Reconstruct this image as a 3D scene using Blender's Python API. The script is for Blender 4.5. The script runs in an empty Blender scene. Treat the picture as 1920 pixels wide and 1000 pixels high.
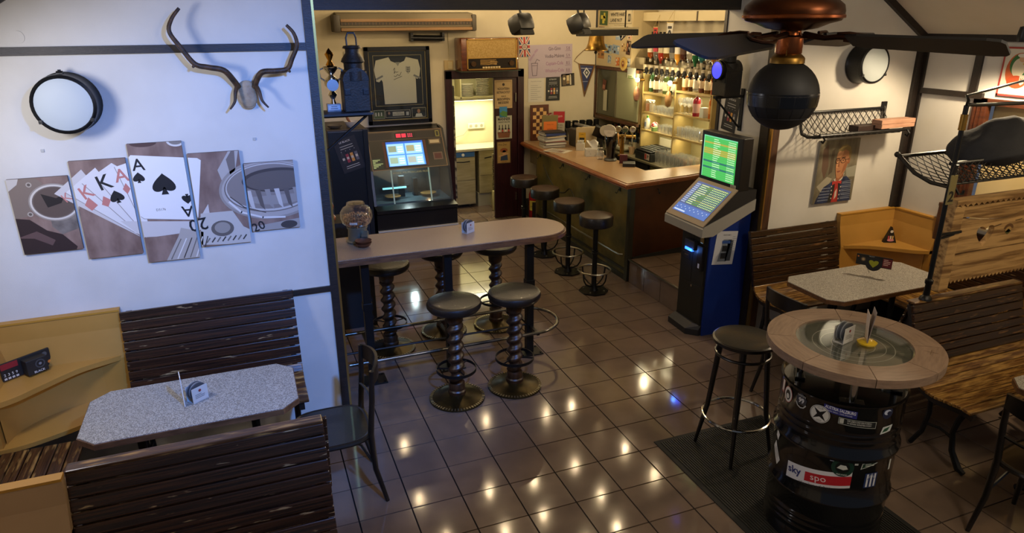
import bpy, bmesh, math, random
from mathutils import Vector, Matrix

random.seed(7)
R = math.radians
PI = math.pi
scene = bpy.context.scene
COL = scene.collection

# ------------------------------------------------------------------ camera
def setup_camera():
    yaw, pit, rol = R(21.1426), R(19.7055), R(-0.3530)
    cy, sy, cp, sp = math.cos(yaw), math.sin(yaw), math.cos(pit), math.sin(pit)
    f = Vector((sy * cp, cy * cp, -sp))
    r = Vector((cy, -sy, 0))
    u = r.cross(f)
    r2 = r * math.cos(rol) + u * math.sin(rol)
    u2 = -r * math.sin(rol) + u * math.cos(rol)
    m = Matrix((r2, u2, -f)).transposed().to_4x4()
    m.translation = (-0.6247, -3.2292, 2.6295)
    cam = bpy.data.cameras.new('camera')
    cam.sensor_width = 36.0
    cam.lens = 1286.136 / 1920 * 36.0
    cam.clip_start = 0.05
    ob = bpy.data.objects.new('camera', cam)
    ob.matrix_world = m
    COL.objects.link(ob)
    scene.camera = ob
setup_camera()

# ------------------------------------------------------------------ world, lights, exposure
vs = scene.view_settings
vs.view_transform = 'Standard'
vs.look = 'None'
vs.gamma = 1.0
vs.use_curve_mapping = False
vs.exposure = 0.08
world = bpy.data.worlds.new('world')
scene.world = world
world.use_nodes = True
world.node_tree.nodes['Background'].inputs[0].default_value = (0.62, 0.70, 0.90, 1)
world.node_tree.nodes['Background'].inputs[1].default_value = 0.11

def light(kind, name, loc, power, col, size=0.05, target=None, angle=90, blend=0.4, sy=None):
    l = bpy.data.lights.new(name, kind)
    l.energy = power
    l.color = col
    if kind == 'AREA':
        l.size = size
        if sy:
            l.shape = 'RECTANGLE'
            l.size_y = sy
    else:
        l.shadow_soft_size = size
    if kind == 'SPOT':
        l.spot_size = R(angle)
        l.spot_blend = blend
    o = bpy.data.objects.new(name, l)
    o.location = loc
    if target is not None:
        d = Vector(target) - Vector(loc)
        o.rotation_euler = d.to_track_quat('-Z', 'Y').to_euler()
    COL.objects.link(o)
    return o
WARM = (1.0, 0.70, 0.38)
# wall lamp of the right booth (its black housing is built further down)
light('SPOT', 'lamp_light_right', (4.52, 0.22, 2.43), 85, (1.0, 0.78, 0.50), 0.07, (4.05, 0.45, 1.0), 150, 0.35)
light('SPOT', 'lamp_light_near', (4.55, -1.35, 2.43), 24, (1.0, 0.76, 0.46), 0.06, (3.6, -0.7, 0.5), 120, 0.5)
# added fill light, unseen right of the view, brightens the sloped ceiling
light('POINT', 'right_fill_light', (3.3, -2.55, 2.62), 24, (1.0, 0.80, 0.54), 0.08)
# wall lamp of the left booth
light('SPOT', 'lamp_light_left', (-1.88, 0.0, 2.43), 55, (0.94, 0.93, 1.0), 0.17, (-1.2, 0.6, 1.2), 160, 0.35)
# blue stage spot beside the balcony
light('SPOT', 'stage_spot_light', (0.3, -2.7, 3.35), 900, (0.09, 0.30, 1.0), 0.08, (-0.35, 1.2, 1.2), 54, 0.8)
# added unseen fill over the balcony, lifts ceiling and room
light('POINT', 'balcony_fill_light', (1.7, -3.5, 3.45), 105, (1.0, 0.84, 0.64), 0.30)

# ------------------------------------------------------------------ helpers
def lin(c):
    if isinstance(c, str):
        c = c.lstrip('#')
        c = [int(c[i:i + 2], 16) / 255 for i in (0, 2, 4)]
    return [x / 12.92 if x <= 0.04045 else ((x + 0.055) / 1.055) ** 2.4 for x in c]

class MB:
    """collects shapes into one mesh"""
    def __init__(s):
        s.v, s.f, s.m, s.s = [], [], [], []
        s.M = None
    def add(s, vs, fs, mi=0, sm=False):
        b = len(s.v)
        if s.M is not None:
            vs = [s.M @ Vector(v) for v in vs]
        s.v += [tuple(v) for v in vs]
        for f in fs:
            s.f.append([b + i for i in f]); s.m.append(mi); s.s.append(sm)
        return s
    _bc = {}
    def box(s, c, d, mi=0, b=0, rz=0, rx=0, ry=0):
        if b > 0:
            key = (tuple(round(x, 5) for x in d), b)
            if key not in MB._bc:
                bm = bmesh.new()
                bmesh.ops.create_cube(bm, size=1)
                for v in bm.verts:
                    v.co = Vector((v.co.x * d[0], v.co.y * d[1], v.co.z * d[2]))
                bmesh.ops.bevel(bm, geom=list(bm.edges), offset=b, segments=2, affect='EDGES', profile=0.6)
                bm.verts.index_update()
                MB._bc[key] = ([v.co.copy() for v in bm.verts], [[v.index for v in f.verts] for f in bm.faces])
                bm.free()
            vs, fs = MB._bc[key]
        else:
            x, y, z = d[0] / 2, d[1] / 2, d[2] / 2
            vs = [Vector(p) for p in ((-x, -y, -z), (x, -y, -z), (x, y, -z), (-x, y, -z), (-x, -y, z), (x, -y, z), (x, y, z), (-x, y, z))]
            fs = [(3, 2, 1, 0), (4, 5, 6, 7), (0, 1, 5, 4), (1, 2, 6, 5), (2, 3, 7, 6), (3, 0, 4, 7)]
        m = Matrix.Translation(c)
        if rz or rx or ry:
            m = m @ Matrix.Rotation(rz, 4, 'Z') @ Matrix.Rotation(ry, 4, 'Y') @ Matrix.Rotation(rx, 4, 'X')
        return s.add([m @ v for v in vs], fs, mi, b > 0.012)
    def bb(s, x0, x1, y0, y1, z0, z1, mi=0, b=0):
        return s.box(((x0 + x1) / 2, (y0 + y1) / 2, (z0 + z1) / 2), (x1 - x0, y1 - y0, z1 - z0), mi, b)
    def cyl(s, p0, p1, r0, r1=None, n=16, mi=0, caps=True, sm=True):
        p0, p1 = Vector(p0), Vector(p1)
        r1 = r0 if r1 is None else r1
        q = (p1 - p0).to_track_quat('Z', 'Y')
        vs = []
        for p, r in ((p0, r0), (p1, r1)):
            for i in range(n):
                a = 2 * PI * i / n
                vs.append(p + q @ Vector((r * math.cos(a), r * math.sin(a), 0)))
        fs = [(i, (i + 1) % n, n + (i + 1) % n, n + i) for i in range(n)]
        s.add(vs, fs, mi, sm)
        if caps:
            s.add(vs, [tuple(range(n - 1, -1, -1)), tuple(range(n, 2 * n))], mi, False)
        return s
    def tube(s, path, r, n=8, closed=False, mi=0, radii=None):
        P = [Vector(p) for p in path]
        N = len(P)
        T = []
        for i in range(N):
            a = P[(i - 1) % N] if (closed or i > 0) else P[i]
            b = P[(i + 1) % N] if (closed or i < N - 1) else P[i]
            T.append((b - a).normalized())
        up = Vector((0, 0, 1)) if abs(T[0].z) < 0.9 else Vector((1, 0, 0))
        nv = (up - T[0] * up.dot(T[0])).normalized()
        vs = []
        for i in range(N):
            nv = (nv - T[i] * nv.dot(T[i])).normalized()
            bv = T[i].cross(nv)
            rr = radii[i] if radii else r
            for k in range(n):
                a = 2 * PI * k / n
                vs.append(P[i] + nv * (rr * math.cos(a)) + bv * (rr * math.sin(a)))
        fs = []
        for i in range(N if closed else N - 1):
            j = (i + 1) % N
            for k in range(n):
                l = (k + 1) % n
                fs.append((i * n + k, i * n + l, j * n + l, j * n + k))
        if not closed:
            fs.append(tuple(range(n - 1, -1, -1)))
            fs.append(tuple((N - 1) * n + k for k in range(n)))
        return s.add(vs, fs, mi, True)
    def lathe(s, prof, n=24, c=(0, 0, 0), mi=0, M=None):
        vs, fs = [], []
        K = len(prof)
        for r, z in prof:
            for i in range(n):
                a = 2 * PI * i / n
                vs.append(Vector((r * math.cos(a), r * math.sin(a), z)))
        for j in range(K - 1):
            for i in range(n):
                l = (i + 1) % n
                a, b, cc, d = j * n + i, j * n + l, (j + 1) * n + l, (j + 1) * n + i
                if prof[j][0] < 1e-6:
                    fs.append((a, cc, d))
                elif prof[j + 1][0] < 1e-6:
                    fs.append((a, b, cc))
                else:
                    fs.append((a, b, cc, d))
        m = Matrix.Translation(c)
        if M is not None:
            m = m @ M
        return s.add([m @ v for v in vs], fs, mi, True)
    def prism(s, poly, h0, h1, mi=0, M=None, sm=False):
        """poly in local XY, extruded along local Z"""
        n = len(poly)
        vs = [Vector((p[0], p[1], h0)) for p in poly] + [Vector((p[0], p[1], h1)) for p in poly]
        fs = [tuple(range(n - 1, -1, -1)), tuple(range(n, 2 * n))]
        sd = [(i, (i + 1) % n, n + (i + 1) % n, n + i) for i in range(n)]
        if M is not None:
            vs = [M @ v for v in vs]
        s.add(vs, fs, mi, False)
        return s.add(vs, sd, mi, sm)
    def sphere(s, c, r, n=16, mi=0, sc=(1, 1, 1)):
        k = n // 2
        prof = [(max(0.0, r * math.sin(PI * i / k)), -r * math.cos(PI * i / k)) for i in range(k + 1)]
        prof[0] = (0, -r); prof[-1] = (0, r)
        return s.lathe(prof, n, c, mi, Matrix.Diagonal((sc[0], sc[1], sc[2], 1)))
    def mesh(s, name, mats, sharp=38):
        me = bpy.data.meshes.new(name)
        me.from_pydata(s.v, [], s.f)
        if not isinstance(mats, (list, tuple)):
            mats = [mats]
        for m in mats:
            me.materials.append(m)
        me.polygons.foreach_set('material_index', s.m)
        me.polygons.foreach_set('use_smooth', s.s)
        bm = bmesh.new(); bm.from_mesh(me)
        bmesh.ops.remove_doubles(bm, verts=bm.verts, dist=1e-6)
        bmesh.ops.recalc_face_normals(bm, faces=bm.faces)
        bm.to_mesh(me); bm.free()
        fl = [p.use_smooth for p in me.polygons]
        me.set_sharp_from_angle(angle=R(sharp))
        me.polygons.foreach_set('use_smooth', fl)
        return me
    def build(s, name, mats, parent=None, loc=(0, 0, 0), rz=0, rot=None, sharp=38):
        return link(name, s.mesh(name, mats, sharp), parent, loc, rz, rot)

def link(name, me, parent=None, loc=(0, 0, 0), rz=0, rot=None):
    o = bpy.data.objects.new(name, me)
    COL.objects.link(o)
    o.location = loc
    o.rotation_euler = rot if rot else (0, 0, rz)
    if parent:
        o.parent = parent
    return o
def tag(o, label, cat, group=None):
    o['label'] = label
    o['category'] = cat
    if group:
        o['group'] = group
    return o
def thing(name, label, cat, loc=(0, 0, 0), rz=0, group=None, rot=None):
    return tag(link(name, None, None, loc, rz, rot), label, cat, group)
def struct(name, mb, mats, parent=None, sharp=38):
    o = mb.build(name, mats, parent, sharp=sharp)
    if parent is None:
        o['kind'] = 'structure'
    return o
def dup(root, loc, rz=None, label=None, group=None):
    r = root.copy(); COL.objects.link(r); r.location = loc
    if rz is not None:
        r.rotation_euler = (0, 0, rz)
    if label:
        r['label'] = label
    if group:
        r['group'] = group
    for ch in list(root.children):
        c = ch.copy(); COL.objects.link(c); c.parent = r
        for g in ch.children:
            d = g.copy(); COL.objects.link(d); d.parent = c
    return r

# ------------------------------------------------------------------ materials
MATS = {}
def mat(key, col=(0.5, 0.5, 0.5), rough=0.5, metal=0.0, col2=None, vs=6.0, stretch=(1, 1, 1), lo=0.35, hi=0.65,
        bump=0.0, bs=80.0, emit=0.0, coat=0.0, alpha=1.0, rnd=False, r2=None, detail=4.0, bstretch=None, spec=0.5):
    if key in MATS:
        return MATS[key]
    m = bpy.data.materials.new(key)
    m.use_nodes = True
    nt = m.node_tree
    p = nt.nodes['Principled BSDF']
    c1 = lin(col) + [1]
    p.inputs['Base Color'].default_value = c1
    p.inputs['Roughness'].default_value = rough
    p.inputs['Metallic'].default_value = metal
    p.inputs['Coat Weight'].default_value = coat
    p.inputs['Specular IOR Level'].default_value = spec
    p.inputs['Alpha'].default_value = alpha
    def coords(st):
        tc = nt.nodes.new('ShaderNodeTexCoord')
        mp = nt.nodes.new('ShaderNodeMapping')
        nt.links.new(tc.outputs['Object'], mp.inputs[0])
        mp.inputs['Scale'].default_value = st
        if rnd:
            oi = nt.nodes.new('ShaderNodeObjectInfo')
            mu = nt.nodes.new('ShaderNodeMath'); mu.operation = 'MULTIPLY'; mu.inputs[1].default_value = 37.0
            nt.links.new(oi.outputs['Random'], mu.inputs[0])
            nt.links.new(mu.outputs[0], mp.inputs['Location'])
        return mp.outputs[0]
    if col2 is not None:
        nz = nt.nodes.new('ShaderNodeTexNoise')
        nz.inputs['Scale'].default_value = vs
        nz.inputs['Detail'].default_value = detail
        nt.links.new(coords(stretch), nz.inputs['Vector'])
        cr = nt.nodes.new('ShaderNodeValToRGB')
        cr.color_ramp.elements[0].position = lo
        cr.color_ramp.elements[1].position = hi
        cr.color_ramp.elements[0].color = c1
        cr.color_ramp.elements[1].color = lin(col2) + [1]
        nt.links.new(nz.outputs['Fac'], cr.inputs[0])
        nt.links.new(cr.outputs[0], p.inputs['Base Color'])
        if r2 is not None:
            mr = nt.nodes.new('ShaderNodeMapRange')
            mr.inputs['From Min'].default_value = lo
            mr.inputs['From Max'].default_value = hi
            mr.inputs['To Min'].default_value = rough
            mr.inputs['To Max'].default_value = r2
            nt.links.new(nz.outputs['Fac'], mr.inputs[0])
            nt.links.new(mr.outputs[0], p.inputs['Roughness'])
    if bump > 0:
        nb = nt.nodes.new('ShaderNodeTexNoise')
        nb.inputs['Scale'].default_value = bs
        nb.inputs['Detail'].default_value = 5
        nt.links.new(coords(bstretch or stretch), nb.inputs['Vector'])
        bp = nt.nodes.new('ShaderNodeBump')
        bp.inputs['Strength'].default_value = bump
        bp.inputs['Distance'].default_value = 0.01
        nt.links.new(nb.outputs['Fac'], bp.inputs['Height'])
        nt.links.new(bp.outputs[0], p.inputs['Normal'])
    if emit:
        p.inputs['Emission Color'].default_value = c1
        p.inputs['Emission Strength'].default_value = emit
    MATS[key] = m
    return m
def glassy(key, col, tint=0.5, gloss=0.16, rough=0.03, milk=0.0):
    """clear pane / thin glass: see-through with a fresnel reflection"""
    if key in MATS:
        return MATS[key]
    m = bpy.data.materials.new(key)
    m.use_nodes = True
    nt = m.node_tree
    nt.nodes.clear()
    out = nt.nodes.new('ShaderNodeOutputMaterial')
    tr = nt.nodes.new('ShaderNodeBsdfTransparent')
    gl = nt.nodes.new('ShaderNodeBsdfGlossy')
    lw = nt.nodes.new('ShaderNodeLayerWeight')
    mx = nt.nodes.new('ShaderNodeMixShader')
    mr = nt.nodes.new('ShaderNodeMapRange')
    mr.inputs['To Min'].default_value = gloss * 0.5
    mr.inputs['To Max'].default_value = min(1.0, gloss * 4)
    lw.inputs[0].default_value = 0.3
    nt.links.new(lw.outputs['Facing'], mr.inputs[0])
    nt.links.new(mr.outputs[0], mx.inputs[0])
    c = lin(col)
    tr.inputs[0].default_value = [1 - tint + tint * x for x in c] + [1]
    gl.inputs[0].default_value = (1, 1, 1, 1)
    gl.inputs[1].default_value = rough
    nt.links.new(tr.outputs[0], mx.inputs[1])
    nt.links.new(gl.outputs[0], mx.inputs[2])
    sh = mx.outputs[0]
    if milk:
        df = nt.nodes.new('ShaderNodeBsdfDiffuse')
        df.inputs[0].default_value = (0.85, 0.87, 0.82, 1)
        m2 = nt.nodes.new('ShaderNodeMixShader')
        m2.inputs[0].default_value = milk
        nt.links.new(sh, m2.inputs[1]); nt.links.new(df.outputs[0], m2.inputs[2])
        sh = m2.outputs[0]
    nt.links.new(sh, out.inputs[0])
    MATS[key] = m
    return m
def slat_material(key, dark, mid, wear, wear_lo=0.60, rough=0.32, soft=0.05):
    """old varnished slat: grain along local X, worn patches, scratches"""
    m = bpy.data.materials.new(key)
    m.use_nodes = True
    nt = m.node_tree
    p = nt.nodes['Principled BSDF']
    tc = nt.nodes.new('ShaderNodeTexCoord')
    oi = nt.nodes.new('ShaderNodeObjectInfo')
    cb = nt.nodes.new('ShaderNodeCombineXYZ')
    mu = nt.nodes.new('ShaderNodeMath'); mu.operation = 'MULTIPLY'; mu.inputs[1].default_value = 53.0
    nt.links.new(oi.outputs['Random'], mu.inputs[0])
    nt.links.new(mu.outputs[0], cb.inputs[0]); nt.links.new(mu.outputs[0], cb.inputs[1])
    def noise(sc, st, det=5):
        mp = nt.nodes.new('ShaderNodeMapping')
        nt.links.new(tc.outputs['Object'], mp.inputs[0])
        nt.links.new(cb.outputs[0], mp.inputs['Location'])
        mp.inputs['Scale'].default_value = st
        n = nt.nodes.new('ShaderNodeTexNoise')
        n.inputs['Scale'].default_value = sc
        n.inputs['Detail'].default_value = det
        nt.links.new(mp.outputs[0], n.inputs[0])
        return n.outputs['Fac']
    g = noise(3.0, (1.0, 48, 48))
    w = noise(5.5, (1.3, 9, 9), 12)
    r1 = nt.nodes.new('ShaderNodeValToRGB')
    r1.color_ramp.elements[0].position = 0.32
    r1.color_ramp.elements[1].position = 0.70
    r1.color_ramp.elements[0].color = lin(dark) + [1]
    r1.color_ramp.elements[1].color = lin(mid) + [1]
    nt.links.new(g, r1.inputs[0])
    r2 = nt.nodes.new('ShaderNodeValToRGB')
    r2.color_ramp.elements[0].position = wear_lo
    r2.color_ramp.elements[1].position = wear_lo + soft
    nt.links.new(w, r2.inputs[0])
    mx = nt.nodes.new('ShaderNodeMix'); mx.data_type = 'RGBA'
    nt.links.new(r2.outputs[0], mx.inputs[0])
    nt.links.new(r1.outputs[0], mx.inputs[6])
    mx.inputs[7].default_value = lin(wear) + [1]
    nt.links.new(mx.outputs[2], p.inputs['Base Color'])
    p.inputs['Roughness'].default_value = rough
    bp = nt.nodes.new('ShaderNodeBump')
    bp.inputs['Strength'].default_value = 0.15
    bp.inputs['Distance'].default_value = 0.004
    nt.links.new(g, bp.inputs['Height'])
    nt.links.new(bp.outputs[0], p.inputs['Normal'])
    MATS[key] = m
    return m

WHITE = mat('plaster_white', '#c9c6bf', 0.85, col2='#bfbbb2', vs=2.2, bump=0.06, bs=220)
CEIL = mat('ceiling_cream', '#d3cbb8', 0.85, col2='#cbc2ad', vs=2.0)
CREAM = mat('plaster_cream', '#c9bfa6', 0.85, col2='#bfb498', vs=2.0, bump=0.05, bs=200)
BLACKWOOD = mat('timber_black', '#16110e', 0.45, col2='#241a14', vs=4, stretch=(2, 14, 14), bump=0.2, bs=30)
BROWNWOOD = mat('timber_brown', '#3a2415', 0.45, col2='#573620', vs=5, stretch=(8, 8, 1.2), bump=0.12, bs=30)
REDWOOD = mat('timber_red', '#3c1f13', 0.38, col2='#552d1a', vs=5, stretch=(2, 2, 9), bump=0.1, bs=30)
DOORWOOD = mat('door_dark_red', '#22090c', 0.35, col2='#330f12', vs=4, stretch=(12, 12, 1), bump=0.05, bs=40)
GOLD = mat('brass_strip', '#b08a48', 0.32, 0.85)
OCHRE = mat('ochre_laminate', '#a87d3a', 0.42, col2='#9f7533', vs=3, bump=0.03, bs=300)
OCHREPALE = mat('beige_laminate', '#a88a68', 0.45, col2='#a08260', vs=3)
SLAT = slat_material('slat_dark', '#140b07', '#3d2414', '#8f7a58', 0.655, 0.27)
SLATEDGE = slat_material('slat_edge', '#4a3420', '#7d6142', '#b8a27c', 0.50, 0.25)  # pale bevels: edge wear plus highlight lines painted into the colour
SLATAMB = slat_material('slat_amber', '#1a0f08', '#3c2614', '#6a4a2a', 0.60, 0.27, 0.18)
SLATGOLD = slat_material('slat_golden', '#3a2310', '#80592b', '#a98345', 0.44, 0.25, 0.26)
SLATWORN = slat_material('slat_worn', '#24130a', '#58381c', '#96733f', 0.53, 0.3, 0.16)
IRON = mat('black_iron', '#0c0d0f', 0.38, 0.3, bump=0.08, bs=120)
IRONR = mat('black_iron_rough', '#14130f', 0.55, 0.2, col2='#231d14', vs=14, bump=0.25, bs=90)
CHROME = mat('chrome', '#c4c2bb', 0.14, 1.0)
STEEL = mat('steel', '#a9a596', 0.28, 1.0, col2='#979282', vs=5, stretch=(1, 1, 12))
BRASS = mat('brass', '#a5813f', 0.28, 1.0, col2='#7e5f2c', vs=9, r2=0.45)
COPPER = mat('copper', '#b5673a', 0.22, 1.0, col2='#6e3a22', vs=7, r2=0.4)
LEATHER = mat('leather_black', '#120e0b', 0.36, col2='#1c1510', vs=8, bump=0.18, bs=55, coat=0.1)
LEATHERB = mat('leather_brown', '#2f1e14', 0.35, col2='#3c281a', vs=7, bump=0.15, bs=60)
BENT = mat('bentwood_black', '#0e0c0a', 0.30, col2='#1a1511', vs=8, bump=0.05, bs=60, coat=0.2)
TWIST = mat('turned_oak', '#22140b', 0.34, col2='#3b2412', vs=6, stretch=(6, 6, 1.5), bump=0.12, bs=40)
LAM = mat('speckle_laminate', '#a8a49c', 0.42, col2='#6d6962', vs=210, lo=0.42, hi=0.58, detail=1)
LAMW = mat('speckle_laminate_warm', '#a38c72', 0.30, col2='#7c6852', vs=230, lo=0.40, hi=0.60, detail=1)
LAMBAR = mat('speckle_laminate_bar', '#b0906a', 0.26, col2='#8f7150', vs=200, lo=0.40, hi=0.62, detail=1)
EDGE = mat('wood_edge', '#6b4a30', 0.38, col2='#4f3421', vs=6, stretch=(1.5, 8, 8), bump=0.1, bs=30)
EDGEO = mat('wood_edge_orange', '#8c4f26', 0.34, col2='#74401d', vs=6, stretch=(8, 1.5, 8))
PATINA = mat('patina_brass_sheet', '#7a6a34', 0.38, 0.45, col2='#3f4026', vs=2.6, lo=0.38, hi=0.66, bump=0.06, bs=6, r2=0.55)
OAK = mat('oak_light', '#8c7460', 0.5, col2='#786250', vs=5, stretch=(2, 14, 14), bump=0.1, bs=40)
PINE = mat('old_pine', '#b08c58', 0.5, col2='#6e4e28', vs=2.4, stretch=(1.1, 9, 15), lo=0.44, hi=0.62, bump=0.15, bs=30)
PINKBOARD = mat('pale_board', '#b98d74', 0.6, col2='#a2775f', vs=5, stretch=(2, 14, 14))
RUBBER = mat('rubber_mat', '#0f100f', 0.75, bump=0.1, bs=200)
BLACKP = mat('black_plastic', '#0b0b0c', 0.38)
DGREY = mat('dark_grey_metal', '#23231f', 0.42, 0.35)
GREYP = mat('grey_plastic', '#8d8a82', 0.45)
BLUE = mat('kiosk_blue', '#0d2a78', 0.45)
TAUPE = mat('taupe_panel', '#8a7866', 0.45)
PAPER = mat('paper_white', '#d8d6d0', 0.7)
CARD = mat('cardboard', '#a38a66', 0.7)
TILE = mat('floor_tile', '#66574c', 0.08, col2='#705f52', vs=5, rnd=True, r2=0.11, bump=0.012, bs=18)
GROUT = mat('grout', '#120e0b', 0.95)
CLEAR = glassy('clear_glass', '#f4f6f0', 0.2, 0.22, 0.05, 0.05)
PANE = glassy('pane_glass', '#dfe6dd', 0.3, 0.07)
PLEXI = glassy('plexi', '#f2f2f0', 0.3, 0.12)
FROST = mat('frosted_glass', '#a3abad', 0.55)
def flat(col, rough=0.55):
    return mat('c_' + str(col).strip('#') + '_%d' % int(rough * 100), col, rough)
def glow(col, strength):
    return mat('glow_%s_%s' % (str(col).strip('#'), strength), col, 0.4, emit=strength)

# ------------------------------------------------------------------ flat print
_TX = {}
def text_tris(s, bold=0.0):
    k = (s, bold)
    if k not in _TX:
        cu = bpy.data.curves.new('t', 'FONT')
        cu.body = s; cu.size = 1.0; cu.offset = bold; cu.resolution_u = 2
        ob = bpy.data.objects.new('t', cu)
        me = ob.to_mesh()
        vs = [(v.co.x / 0.7, v.co.y / 0.7) for v in me.vertices]
        fs = [[vs[i] for i in p.vertices] for p in me.polygons]
        xs = [v[0] for v in vs] or [0]
        ob.to_mesh_clear()
        bpy.data.objects.remove(ob); bpy.data.curves.remove(cu)
        _TX[k] = (fs, min(xs), max(xs))
    return _TX[k]
def clip_half(pts, a, b, c):
    out = []
    n = len(pts)
    for i in range(n):
        p, q = pts[i], pts[(i + 1) % n]
        dp, dq = a * p[0] + b * p[1] - c, a * q[0] + b * q[1] - c
        if dp <= 0:
            out.append(p)
        if (dp < 0 < dq) or (dq < 0 < dp):
            t = dp / (dp - dq)
            out.append((p[0] + (q[0] - p[0]) * t, p[1] + (q[1] - p[1]) * t))
    return out
class Art:
    """flat print: u to the right, v up, faces local -Y"""
    def __init__(s):
        s.P = []
    def poly(s, pts, col, l=1):
        s.P.append(([tuple(p) for p in pts], col, l)); return s
    def rect(s, x0, y0, x1, y1, col, l=1):
        return s.poly([(x0, y0), (x1, y0), (x1, y1), (x0, y1)], col, l)
    def circ(s, cx, cy, rx, ry=None, col='#000000', l=1, n=24, a0=0, a1=360):
        ry = rx if ry is None else ry
        k = n if a1 - a0 >= 360 else n + 1
        return s.poly([(cx + rx * math.cos(R(a0 + (a1 - a0) * i / n)), cy + ry * math.sin(R(a0 + (a1 - a0) * i / n))) for i in range(k)], col, l)
    def line(s, pts, w, col, l=1):
        for p, q in zip(pts, pts[1:]):
            d = Vector((q[0] - p[0], q[1] - p[1]))
            if d.length < 1e-7:
                continue
            d.normalize(); n = Vector((-d.y, d.x)) * w / 2; e = d * w * 0.3
            s.poly([(p[0] - n.x - e.x, p[1] - n.y - e.y), (q[0] - n.x + e.x, q[1] - n.y + e.y), (q[0] + n.x + e.x, q[1] + n.y + e.y), (p[0] + n.x - e.x, p[1] + n.y - e.y)], col, l)
        return s
    def text(s, t, x, y, h, col, l=2, align='c', rot=0, sx=1.0, bold=0.0, w=None):
        fs, a, b = text_tris(t, bold)
        if w is not None:
            sx = w / max(1e-6, (b - a) * h)
        off = {'c': -(a + b) / 2, 'l': -a, 'r': -b}[align]
        c, si = math.cos(rot), math.sin(rot)
        for f in fs:
            pts = []
            for (px, py) in f:
                X, Y = (px + off) * h * sx, py * h
                pts.append((x + X * c - Y * si, y + X * si + Y * c))
            s.P.append((pts, col, l))
        return s
    def bars(s, x, y, w, n, dy, h, col, l=2, seed=1, align='l'):
        """lines of small print too fine to read"""
        rr = random.Random(seed)
        for i in range(n):
            ww = w * rr.uniform(0.55, 1.0)
            x0 = x if align == 'l' else x - ww / 2
            s.rect(x0, y - i * dy - h / 2, x0 + ww, y - i * dy + h / 2, col, l)
        return s
    def build(s, name, parent, clip=None, loc=(0, 0, 0), rz=0, bend=None, rough=0.5, emit=0, step=0.0005, M=None, rot=None):
        cols = []
        vs, fs, mi = [], [], []
        for pts, col, l in s.P:
            if clip:
                for (a, b, c) in ((-1, 0, -clip[0]), (0, -1, -clip[1]), (1, 0, clip[2]), (0, 1, clip[3])):
                    pts = clip_half(pts, a, b, c)
                    if len(pts) < 3:
                        break
            if len(pts) < 3:
                continue
            pieces = [pts]
            if bend:
                x0, x1 = min(p[0] for p in pts), max(p[0] for p in pts)
                if x1 - x0 > 0.03:
                    pieces = []
                    k = int((x1 - x0) / 0.025) + 1
                    for i in range(k):
                        q = clip_half(clip_half(pts, -1, 0, -(x0 + (x1 - x0) * i / k)), 1, 0, x0 + (x1 - x0) * (i + 1) / k)
                        if len(q) >= 3:
                            pieces.append(q)
            if col not in cols:
                cols.append(col)
            for q in pieces:
                b0 = len(vs)
                o = 0.0006 + l * step
                for (x, y) in q:
                    if bend:
                        rr = bend + o
                        vs.append((rr * math.sin(x / bend), -rr * math.cos(x / bend), y))
                    else:
                        vs.append((x, -o, y))
                fs.append(list(range(b0, b0 + len(q)))); mi.append(cols.index(col))
        if M is not None:
            vs = [tuple(M @ Vector(v)) for v in vs]
        me = bpy.data.meshes.new(name)
        me.from_pydata(vs, [], fs)
        for c in cols:
            me.materials.append(c if not isinstance(c, str) else (glow(c, emit) if emit else flat(c, rough)))
        me.polygons.foreach_set('material_index', mi)
        me.update()
        return link(name, me, parent, loc, rz, rot)
def poster(name, label, cat, loc, rz, w, h, t, bg, art=None, tilt=0, group=None, rough=0.55, b=0):
    """a flat board or sheet on a wall, its print a part of it; loc = centre of its back"""
    m = MB().box((0, -t / 2, 0), (w, t, h), 0, b)
    o = m.build(name, bg if not isinstance(bg, str) else flat(bg, rough), None, loc, rot=(0, tilt, rz))
    tag(o, label, cat, group)
    if art:
        art.build('print', o, (-w / 2, -h / 2, w / 2, h / 2), (0, -t, 0), rough=rough)
    return o

# ================================================================== THE SETTING
XZ = Matrix(((1, 0, 0, 0), (0, 0, 1, 0), (0, 1, 0, 0), (0, 0, 0, 1)))     # (x, y, h) -> (x, h, y)
YZ = Matrix(((0, 0, 1, 0), (1, 0, 0, 0), (0, 1, 0, 0), (0, 0, 0, 1)))     # (x, y, h) -> (h, x, y)
XL, XR = -2.15, 4.87
def roof_l(x): return 2.49 + 0.616 * (x - XL)
def roof_r(x): return 2.49 + 0.616 * (XR - x)

floor = struct('floor', MB().bb(-2.3, 5.1, -4.2, 6.9, -0.08, -0.010), GROUT)
def tile_mb(w, d, t=0.010, g=0.0042, c=0.0008):
    m = MB()
    x, y = w / 2 - g, d / 2 - g
    vs = [(-x, -y, -t), (x, -y, -t), (x, y, -t), (-x, y, -t), (-x, -y, 0), (x, -y, 0), (x, y, 0), (-x, y, 0)]
    fs = [(4, 5, 6, 7)] + [(i, (i + 1) % 4, 4 + (i + 1) % 4, 4 + i) for i in range(4)]
    return m.add(vs, fs)
TMESH = tile_mb(0.3, 0.3).mesh('tile', TILE)
rest = MB()
n_tiles = 0
for i in range(-7, 17):
    for j in range(-14, 23):
        x, y = (i + 0.5) * 0.3, (j + 0.5) * 0.3
        if y > 5.62 and not (1.9 < x < 3.1):
            continue
        near = (-2 <= i <= 9 and -5 <= j <= 18) or (i in (10, 11) and -5 <= j <= -1)
        if near:
            link('tile', TMESH, floor, (x, y, random.uniform(-0.0006, 0)))
            n_tiles += 1
        else:
            b = tile_mb(0.3, 0.3)
            rest.add([(v[0] + x, v[1] + y, v[2]) for v in b.v], b.f)
o = rest.build('tiling', TILE, floor)
o['kind'] = 'stuff'

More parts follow.
